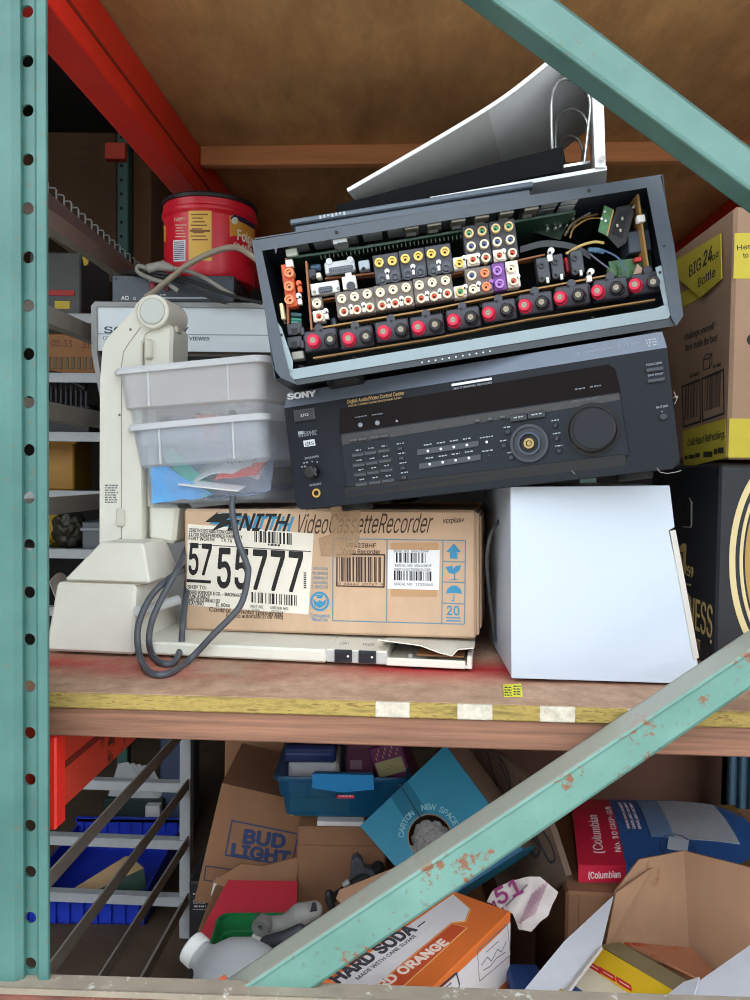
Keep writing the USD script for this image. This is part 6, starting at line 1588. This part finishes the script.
for q in (((470, 748), (480, 776), (486, 800), (490, 812)), ((487, 752), (494, 776), (502, 796), (510, 786), (506, 768), (498, 756)), ((500, 764), (512, 790), (522, 800), (520, 780)), ((536, 836), (544, 852), (550, 862), (555, 858), (550, 842), (542, 830)), ((526, 838), (534, 856), (540, 850), (534, 838))):
    sw_c.part('scribble', scrib(q), M((44, 46, 58), .7))
sw_c.part('print', [SCF.greek(508, 866 + 8 * k, 520, 858 + 8 * k, 2.2, seed=k) for k in range(2)], M((60, 84, 96), .7))
pp = Thing('crumpled_paper', 'crumpled white paper with purple print beside the soda carton', 'paper')
pq = [(487, 902), (493, 891), (512, 880), (539, 875), (556, 888), (547, 913), (531, 932), (519, 930), (513, 914)]
PF = Frame.axes(P(520, 900, 1.09), P(556, 888, 1.08) - P(490, 898, 1.10), P(520, 876, 1.12) - P(520, 930, 1.07))
pm = PF.poly(pq, 0, .0012)
pm = pm.subdivide_to_size(.006)
pvl = (np.array(pm.vertices) - PF.o) @ PF.R
pvl[:, 1] += .016 * (meshkit.fbm(np.stack([pvl[:, 0] * 40, pvl[:, 2] * 40, pvl[:, 0] * 0], 1), 3, 4) - .5) + np.where(pvl[:, 0] > .02, (pvl[:, 0] - .02) * .5, 0)
pm.vertices = pvl @ PF.R.T + PF.o
pp.part('sheet', pm, M((216, 206, 202), .7))
purple = M((140, 44, 104), .7)
pp.part('lettering', [PF.text('51', (499, 905), (524, 892), 16, -.007, .0006, True), PF.text('$1.', (488, 917), (504, 909), 12, -.007, .0006, True)] + [PF.text('fully by Manufacture', (521 + 3.4 * k, 924 - 2.2 * k), (534 + 3.6 * k, 894 - 3.0 * k), 2.6, -.006, .0005) for k in range(5)], purple)
pp.part('rule', PF.poly([(505, 906), (527, 884), (528, 885), (506, 907)], -.006, -.0066), M((110, 100, 104), .7))

# envelope box with a bulging lid on a tall brown carton
eb0, eb1 = P(578, 866, 1.16), P(581, 882.5, 1.16)
tcn = Thing('tall_carton', 'tall brown carton standing on the floor under the envelope box', 'carton')
TCN = Frame((P(566, 900, 1.135)[0], 1.135, 0), rot(-.08))
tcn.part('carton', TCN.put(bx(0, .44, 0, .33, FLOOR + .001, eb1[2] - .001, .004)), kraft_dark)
tcn.part('edge_fold', TCN.put(bx(.018, .0188, -.0004, .002, FLOOR + .01, eb1[2] - .004)), M((96, 68, 48), .8))
eb = Thing('envelope_box', 'red and blue envelope box with a bulging lid and white lettering', 'box')
ew_ = .30
def lid(u, v, off=0.0):
    x = eb0[0] + u * ew_ + .050 * v
    y = 1.16 + v * .26
    z = eb0[2] + .015 * math.sin(math.pi * min(1, v * .9 + .02)) * (1 - .15 * u) - .012 * v - .028 * max(0, u - .55) ** 2 * 4 * .6 + off
    return np.array([x, y, z])
env_red, env_blue, env_pale = mat('envelope_red', (196, 32, 62), .4, var=.06, vscale=20), mat('envelope_blue', (40, 90, 156), .4, var=.06, vscale=20), mat('envelope_pale', (170, 178, 186), .55, var=.12, vscale=60)
def lidpart(name, u0, u1, v0, v1, m, off=0, th=.0012, label=None):
    eb.part(name, grid_sheet(lambda a, b: lid(u0 + (u1 - u0) * a, v0 + (v1 - v0) * b, off), 14, 22, th), m, label)
lidpart('lid_band', 0, .235, 0, 1, env_red, label='red band of the lid')
lidpart('lid', .235, 1, 0, 1, env_blue, label='blue main area of the lid')
lidpart('lid_patch', .50, .86, .28, .97, env_pale, .0013, .0006, label='pale window area of the lid')
lidpart('lid_patch', .40, .52, .30, .97, M((110, 142, 178), .5), .0016, .0006)
zf = eb0[2]
eb.part('base', hull([(eb0[0] + a + k, y, z) for a in (.002, ew_ - .002) for y, k, z1 in ((1.163, 0, zf - .0005), (1.418, .049, zf - .0135)) for z in (eb1[2] + .0006, z1)]), M((110, 84, 40), .7))
fr1 = sbox(0, 0, 1, 1)
eb.part('front_band', bx(eb0[0], eb0[0] + ew_ * .235, 1.1585, 1.162, eb1[2] + .0006, zf + .001, .0004), env_red)
eb.part('front_panel', bx(eb0[0] + ew_ * .235, eb0[0] + ew_, 1.1585, 1.162, eb1[2] + .0006, zf + .001, .0004), env_blue)
EF = Frame((0, 1.1585, 0), rot(0))
eb.part('lettering', EF.text('(Columbian', (588.5, 878.6), (620.5, 877.4), 6.4, 0, .0005, True), M((236, 222, 224), .5), label='white lettering on the red front band')
def lidtext(t, u, v0, v1, hu, bold=False):
    """Lettering running from front to back on the lid."""
    m = meshkit.text_mesh(t, 1.0, 1.0, bold)
    v = np.array(m.vertices)
    L = v[:, 0].max()
    out = np.array([lid(u - y * hu, v0 + (v1 - v0) * x / L, .0018 + .0004 * z) for x, y, z in v])
    return trimesh.Trimesh(out, m.faces[:, ::-1], process=False)
eb.part('lid_lettering', [lidtext('(Columbian', .135, .10, .60, .050), lidtext('No. 10 GRIP-SEAL', .225, .12, .80, .030)] + [lidtext('ENVELOPES SECURITY', .30 + .03 * k, .40, .9, .016) for k in range(3)], M((226, 206, 212), .5))
eb.part('lid_ring', tube([lid(.52 + .085 * math.cos(t), .17 + .16 * math.sin(t), .0022) for t in np.linspace(0, 2 * math.pi, 40)], .0011, 6, False), M((60, 74, 100), .5))
eb.part('lid_sticker', grid_sheet(lambda a, b: lid(.46 + .10 * a + .03 * b, .16 + .13 * b - .03 * a, .0026), 6, 6, .0006), M((186, 200, 214), .5))
eb.part('yellow_mark', grid_sheet(lambda a, b: lid(.86 + .10 * a, .01 + .06 * b, .0016), 5, 5, .0008), M((196, 168, 50), .6))

# open carton with white outside, a yellow box in it
oc = Thing('open_carton', 'open brown carton with white outer flaps at the lower right', 'carton')
def panel(name, pts, th, m, m_out=None, label=None):
    p = [P(*q) for q in pts]
    a, b = p[1] - p[0], p[2] - p[0]
    n = np.cross(a, b); n /= np.linalg.norm(n)
    if n[1] < 0:
        n = -n
    # exactly planar: bring every corner onto the plane of the first three
    p = [x - n * ((x - p[0]) @ n) for x in p]
    g = oc.part(name, prism(p, n * th), m, label)
    return p, n
panel('back_panel', [(606, 968, 1.10), (690, 968, 1.105), (684, 851, 1.118), (640, 861, 1.11), (616, 893, 1.105)], .003, kraft_brown)
panel('right_panel', [(690, 968, 1.105), (684, 851, 1.118), (775, 874, 1.03), (775, 968, 1.03)], .003, kraft_brown)
panel('inner_flap', [(692, 950, 1.085), (624, 944, 1.085), (702, 982, .985), (722, 972, .99)], .003, mat('rusty_flap', (176, 116, 84), .85, var=.1, vscale=12, rgb2=(170, 70, 36), cov=.14, cscale=14))
panel('left_fold', [(604, 955, 1.09), (616, 893, 1.10), (652, 868, 1.108), (630, 905, 1.10)], .003, kraft_brown)
white_card = mat('white_card_print', (206, 208, 216), .55, var=.08, vscale=16, bump=.3, bscale=30, bdist=.004)
panel('left_flap', [(613, 896, 1.09), (600, 950, .99), (562, 948, 1.0)], .003, white_card)
panel('left_flap', [(613, 896, 1.085), (600, 950, .985), (548, 1012, .885), (508, 1012, .885), (563, 948, .995)], .0035, white_card, label='white outer flap on the left')
panel('flap_edge', [(600, 950, .984), (603, 949, .984), (556, 1012, .884), (548, 1012, .884)], .004, M((190, 184, 178), .8))
panel('right_flap', [(760, 938, 1.0), (699, 981, .93), (690, 1012, .882), (790, 1012, .885)], .0035, white_card, label='white outer flap on the right')
panel('right_flap', [(700, 980, .93), (684, 985, .925), (650, 1012, .882), (694, 1012, .882)], .0035, white_card)
oc.part('bottom', bx(P(606, 968, 1.10)[0], .52, .90, 1.10, S1 + .001, S1 + .005, .001), kraft_dark)
yb = Thing('yellow_box', 'yellow box with three small red labels inside the open carton', 'box')
y1, y2, y3 = P(600, 946, 1.045), P(676, 992, .945), P(590, 965, 1.005)
YT = Frame.axes(y1, y2 - y1, y1 - y3)
yel_m = mat('yellow_card', (226, 186, 36), .45, var=.04, vscale=30)
yb.part('box', YT.poly([(599, 946), (676, 992), (648, 1012), (573, 965)], 0, .012), yel_m)
yb.part('top_panel', prism([P(600, 945, 1.047), P(676, 991, .947), P(690, 982, .975), P(620, 940, 1.06)], (0.0, .002, -.004)), mat('olive_card', (130, 116, 84), .6, var=.1))
for x, y in ((592.8, 967), (607.6, 975), (624, 984.6)):
    q = Polygon([YT.uv(x + a, y + b) for a, b in ((-7.6, -7.4), (6.4, 1.0), (7.2, 6.4), (-6.6, -2))]).buffer(.0008)
    lb = yb.part('red_label', YT.put(ext(q, 0, -.0006)), M((196, 42, 46), .5))
    lb.sub('print', YT.put(ext(LineString([YT.uv(x - 4.6, y - 3), YT.uv(x + 5, y + 3)]).buffer(.0006), -.0006, -.0009)), M((236, 210, 200), .5))
env = Thing('cream_envelopes', 'cream envelopes under the yellow box in the open carton', 'envelopes')
env.part('envelopes', prism([P(578, 960, 1.0), P(652, 1006, .92), P(600, 1012, .905), P(566, 976, .96)], (.004, .01, -.03)), M((206, 194, 168), .7))
bx2 = Thing('blue_gold_box', 'blue and gold packet at the lower left inside the open carton', 'packet')
bx2.part('packet', prism([P(569, 981, .945), P(604, 1003, .905), P(588, 1014, .89), P(556, 992, .915)], (.004, .012, -.02)), M((44, 62, 110), .5))
bx2.part('gold_band', prism([P(561, 990, .918), P(590, 1010, .893), P(586, 1013, .889), P(557, 993, .913)], (0, .001, .0012)), M((178, 140, 60), .5))

# back of the bay
hp = Thing('hardboard_panel', 'dark brown hardboard panel standing at the back of the lower bay', 'panel')
hp.part('panel', bx(P(470, 780, 1.78)[0], P(722, 780, 1.78)[0], 1.78, 1.79, FLOOR + .001, SHELF_Z - .06, .001), mat('hardboard', (104, 70, 56), .8, var=.1, vscale=10))
dp_ = Thing('dark_blue_post', 'dark blue ribbed steel post at the right of the lower bay', 'post')
b0_ = P(729, 800, 1.66)[0]
dp_.part('post', [bx(b0_ + i * .022, b0_ + i * .022 + .013, 1.66, 1.70, FLOOR + .001, SHELF_Z - .02, .003) for i in range(4)] + [bx(b0_, b0_ + .085, 1.672, 1.70, FLOOR + .001, SHELF_Z - .02, .002)], M((60, 90, 110), .45))
bs = Thing('blue_bin', 'dark blue bin lying between the soda carton and the open carton', 'bin')
slabpx(bs, 'bin', 512, 992, 548, 1040, .99, .06, M((30, 58, 110), .5), .004)

# ================================================================== the next racks on the left
steel_w = mat('grey_white_steel', (176, 180, 184), .45, var=.08, vscale=20, rgb2=(120, 104, 90), cov=-.02, cscale=40)
steel_d = mat('grey_steel', (152, 146, 136), .5, metal=.0, var=.12, vscale=20)
KF = Frame(P(186, 760, 2.0) * (1, 1, 0), rot(YAW))
tr = Thing('tray_rack', 'grey steel tray rack with white cross rails beside the pallet rack', 'rack')
tr.part('post', KF.put([bx(-.016, .012, 0, .003, FLOOR + .001, .46, .0008), bx(.009, .012, 0, .028, FLOOR + .001, .46, .0008)]), steel_w)
tr.part('post', KF.put([bx(-.50, -.472, 0, .003, FLOOR + .001, .46, .0008)]), steel_w)
tr.part('post', KF.put([bx(-.012, .016, -1.12, -1.095, FLOOR + .001, .46, .0008)] if False else [bx(-.50, -.472, -1.0, -.972, FLOOR + .001, .46, .0008)]), steel_w)
LV = [.38 - .1475 * k for k in range(11)]
for z in LV:
    tr.part('cross_rail', KF.put([bx(-.49, .0, -.004, -.001, z - .020, z + .003, .0006), bx(-.49, .0, -.004, .022, z + .001, z + .004, .0006)]), steel_w)
    if z < -.6 or z > -.1:
        tr.part('side_rail', KF.put([bx(.004, .008, -1.06, 0, z - .012, z + .016, .0008), bx(-.012, .006, -1.06, 0, z - .012, z - .009, .0006)]), steel_d)
tr.part('shelf_sheet', KF.put(bx(-.49, .0, .022, .40, LV[0] - .004, LV[0], .0006)), steel_w)
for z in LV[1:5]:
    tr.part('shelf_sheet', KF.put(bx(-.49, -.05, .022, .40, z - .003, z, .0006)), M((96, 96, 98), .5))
# things on its shelves
def onrack(name, label, cat, x0, y0, x1, level, depth, m, D=2.05, c=.004):
    t = Thing(name, label, cat)
    a, b = P(x0, 500, D)[0], P(x1, 500, D)[0]
    zt = P((x0 + x1) / 2, y0, D)[2]
    z0 = LV[level] + .0015
    t.part('body', bx(a, b, D, D + depth, z0, zt, c), m)
    return t, Frame((0, D, 0), rot(0)), z0
g, gf, _ = onrack('grey_case', 'dull grey equipment case with red and yellow strips on the top tray', 'case', 30, 252, 81, 0, .22, mat('dull_grey', (86, 88, 88), .6))
g.part('red_strip', gf.rbox(44, 290, 75, 296, .0, -.003, .0004), M((176, 30, 34), .5))
g.part('yellow_strip', gf.rbox(55, 301, 70, 309, .0, -.002, .0004), M((206, 180, 40), .5))
k1, kf, _ = onrack('date_carton', 'brown carton printed 05:33 30 on a tray of the rack', 'carton', 34, 333.5, 96, 1, .22, mat('kraft_tan', (150, 104, 66), .8, var=.08))
k1.part('print', [kf.text('05:33', (51.5, 346), (72, 347), 6.4), kf.text('30', (82, 348), (92.5, 348.6), 6.4)], M((84, 54, 36), .7))
k1.part('striped_panel', [kf.rbox(47 + 6 * i, 357, 50.5 + 6 * i, 369, 0, -.002, .0003) for i in range(8)], M((98, 84, 56), .6))
k2, kf2, z2 = onrack('black_basket', 'black slatted plastic basket on a tray of the rack', 'basket', 34, 404, 90, 2, .16, M((24, 20, 24), .5), 2.07)
k2.part('rim', tube([P(40, 374, 2.055), P(56, 375, 2.05), P(72, 380, 2.05), P(86, 388, 2.05)], .010, 10), M((32, 34, 40), .4))
for i in range(9):
    k2.part('slat', cyl(P(46 + 5 * i, 377 + 1.1 * i, 2.06), P(46 + 5 * i, 408, 2.06), .0028, 8), M((60, 62, 70), .45))
k3, _, _ = onrack('yellow_bin', 'yellow plastic bin hanging low on a tray of the rack', 'bin', 40, 441, 74, 3, .14, M((168, 120, 30), .5), 2.12)
k3.part('lip', bx(P(38, 441, 2.11)[0], P(76, 441, 2.11)[0], 2.11, 2.13, P(60, 444, 2.12)[2], P(60, 439, 2.12)[2], .002), M((190, 140, 40), .5))
k4 = Thing('yellow_black_bag', 'crumpled yellow and black bag on a tray of the rack', 'bag')
for name, c, s, m, sd in (('yellow_part', P(55, 524, 2.12), (.055, .05, .062), M((150, 124, 26), .5), 31), ('black_part', P(70, 528, 2.09), (.045, .04, .050), M((40, 36, 24), .5), 37)):
    ic = trimesh.creation.icosphere(4, 1.0); v = np.array(ic.vertices)
    v = v * (1 + .5 * (meshkit.fbm(v * 2.5 + 9, 3, sd)[:, None] - .5)) * np.array(s) + c
    v[:, 2] = np.maximum(v[:, 2], LV[4] + .001)
    k4.part(name, trimesh.Trimesh(v, ic.faces, process=False), m)
k5, _, _ = onrack('clear_tray', 'small grey plastic tray on the rack beside the yellow bag', 'tray', 82, 522, 112, 4, .12, M((92, 98, 106), .35), 2.04, .003)
k5.part('lip', bx(P(80, 524, 2.035)[0], P(113, 524, 2.035)[0], 2.036, 2.05, P(95, 531, 2.035)[2], P(95, 528, 2.035)[2], .001), M((140, 146, 152), .4))
k6 = Thing('curled_papers', 'curled pale papers behind the left end of the document camera base', 'papers')
k6.part('sheet', grid_sheet(lambda a, b: P(49 + 10 * a, 582 + 26 * a, 1.30) + np.array([.01 * b, .05 * b, .012 * math.sin(3 * b) * (1 - a)]), 8, 6, .001), M((176, 170, 160), .6))
k6.part('sheet', grid_sheet(lambda a, b: P(47 + 12 * a, 612 - 4 * a, 1.28) + np.array([0, .08 * b, .004 * b]), 6, 4, .001), M((150, 140, 132), .6))
# blue tote and papers on the floor behind the tray rack
bt = Thing('blue_crate', 'bright blue ribbed storage crate on the floor behind the tray rack', 'crate')
bx0, bx1 = P(20, 930, 2.06)[0], P(146, 930, 2.06)[0]
bzt = P(90, 893, 2.06)[2]
crm = mat('blue_crate_plastic', (30, 58, 190), .45, var=.05)
bt.part('front_wall', bx(bx0, bx1, 2.06, 2.066, FLOOR + .002, bzt, .001), crm)
bt.part('back_wall', bx(bx0, bx1 + .01, 2.46, 2.466, FLOOR + .002, bzt + .02, .001), crm)
bt.part('left_wall', bx(bx0, bx0 + .006, 2.06, 2.466, FLOOR + .002, bzt, .001), crm)
bt.part('right_wall', bx(bx1 - .006, bx1, 2.06, 2.466, FLOOR + .002, bzt + .005, .001), crm)
bt.part('bottom', bx(bx0, bx1, 2.06, 2.466, FLOOR + .001, FLOOR + .006, .001), crm)
bt.part('rim', [bx(bx0 - .006, bx1 + .006, 2.05, 2.064, bzt - .012, bzt + .002, .002), bx(bx0 - .006, bx1 + .016, 2.46, 2.475, bzt + .008, bzt + .022, .002)], crm)
for i in range(9):
    x = bx0 + .02 + i * (bx1 - bx0 - .04) / 8
    bt.part('rib', bx(x - .004, x + .004, 2.052, 2.061, FLOOR + .006, bzt - .012, .001), crm)
    bt.part('rib', bx(x - .004, x + .004, 2.455, 2.461, bzt - .09, bzt + .012, .001), crm)
bk = Thing('tan_box', 'tan and dark green boxes leaning out of the blue crate', 'box')
bk.part('box', hull([P(66, 893, 2.12), P(126, 856, 2.14), P(132, 858, 2.14), P(144, 868, 2.14), P(90, 895, 2.11), P(66, 893, 2.2), P(126, 856, 2.24), P(144, 868, 2.24)]), M((170, 138, 96), .7))
bk.part('cover', hull([P(88, 894, 2.10), P(144, 868, 2.12), P(146, 888, 2.12), P(104, 904, 2.10), P(88, 894, 2.16), P(144, 868, 2.18), P(146, 888, 2.18)]), M((44, 70, 58), .6))
pp2 = Thing('paper_stack', 'fan of white papers above the blue crate', 'papers')
for i in range(5):
    pp2.part('sheet', prism([P(108 + 5 * i, 796 - 4 * i, 2.55 + .004 * i), P(118 + 6 * i, 764 + i, 2.55 + .004 * i), P(128 + 6 * i, 762 + i, 2.55 + .004 * i), P(160 + i, 800 - 2 * i, 2.55 + .004 * i)], (0, .002, 0)), M((188, 190, 192), .7))
pp2.part('stand', bx(P(105, 800, 2.56)[0], P(165, 800, 2.56)[0], 2.54, 2.68, FLOOR + .001, P(130, 798, 2.55)[2], .004), M((34, 52, 46), .6))
pp2.part('booklet', bx(P(145, 820, 2.5)[0], P(160, 820, 2.5)[0], 2.50, 2.53, P(150, 827, 2.5)[2], P(150, 806, 2.5)[2], .002), M((206, 206, 206), .7))
gl = Thing('blue_grey_drum', 'blue grey container standing behind the tray rack', 'container')
gl.part('body', bx(P(150, 780, 2.45)[0], P(181, 780, 2.45)[0], 2.56, 2.72, FLOOR + .001, P(165, 742, 2.45)[2], .01), M((70, 84, 110), .5))

# far racks on the upper left
fr = Thing('far_rack', 'far rack on the left with a teal post, a rail and wire decking', 'rack')
RX = -.80
fr.part('rail', [bx(RX - .05, RX, 1.5, 3.4, .612, .668, .003)], mat('brown_rail', (170, 140, 132), .6, var=.1))
fr.part('rail_flange', [bx(RX - .055, RX + .004, 1.5, 3.4, .594, .612, .002)], M((214, 190, 160), .6))
for i in range(30):
    y = 1.92 + i * .05
    fr.part('deck_wire', tube([(RX - .004, y, .666), (RX - .004, y, .690), (RX - .006, y - .003, .694), (RX - .020, y - .006, .694)], .0024, 6, False), M((170, 170, 168), .4))
p0 = P(117, 200, 2.62)
fr.part('post', bx(p0[0], p0[0] + .036, 2.62, 2.66, FLOOR + .001, 1.25, .003), M((52, 92, 84), .5))
fr.part('post_holes', [cyl((p0[0] + .014, 2.6195, z), (p0[0] + .014, 2.622, z), .0055, 10) for z in np.arange(.3, 1.3, .045)], M((14, 18, 18), .9))
fr.part('beam_end', bx(p0[0] - .03, p0[0] + .035, 2.59, 2.62, P(117, 160, 2.6)[2], P(117, 143.5, 2.6)[2], .002), M((206, 66, 44), .5))
fr.part('post', bx(RX - .06, RX - .01, 3.36, 3.42, FLOOR + .001, 1.25, .003), M((52, 92, 84), .5))
fr.part('post', bx(RX - .12, RX - .06, 1.46, 1.52, FLOOR + .001, 1.25, .003), M((52, 92, 84), .5))
fr.part('shelf', bx(-2.0, RX - .05, 1.5, 3.4, .648, .664, .001), M((90, 70, 50), .8))
fc = Thing('far_carton', 'large brown carton with dark stencilled print on the far rack', 'carton')
fx0, fx1 = P(20, 160, 2.8)[0], P(116, 160, 2.8)[0]
fc.part('carton', bx(fx0, fx1, 2.80, 3.2, .666, P(80, 132, 2.8)[2], .004), card('kraft_far', (104, 80, 62)))
FCF = Frame((0, 2.8, 0), rot(0))
fc.part('print', [FCF.text('OS MEDICAL', (71, 150.5), (102, 150.6), 4.6), FCF.text('MH08LA', (70, 160.4), (90, 160.4), 4.6), FCF.text('C/ME...', (70, 169.4), (100, 169.2), 4.6)], M((70, 48, 36), .7))
fc2 = Thing('far_carton', 'narrow brown carton beyond the teal post of the far rack', 'carton')
fc2.part('carton', bx(P(133, 170, 3.0)[0], P(151, 170, 3.0)[0], 3.0, 3.3, .70, P(140, 150, 3.0)[2], .004), kraft_dark)
yt = Thing('yellow_tag', 'yellow tag hanging under the far rail', 'tag')
yt.part('tag', prism([P(81, 250, 2.0), P(89, 252, 2.0), P(88, 264, 2.0), P(84, 266, 2.0)], (0, .004, 0)), M((190, 160, 40), .6))

for t in THINGS:
    t.write()
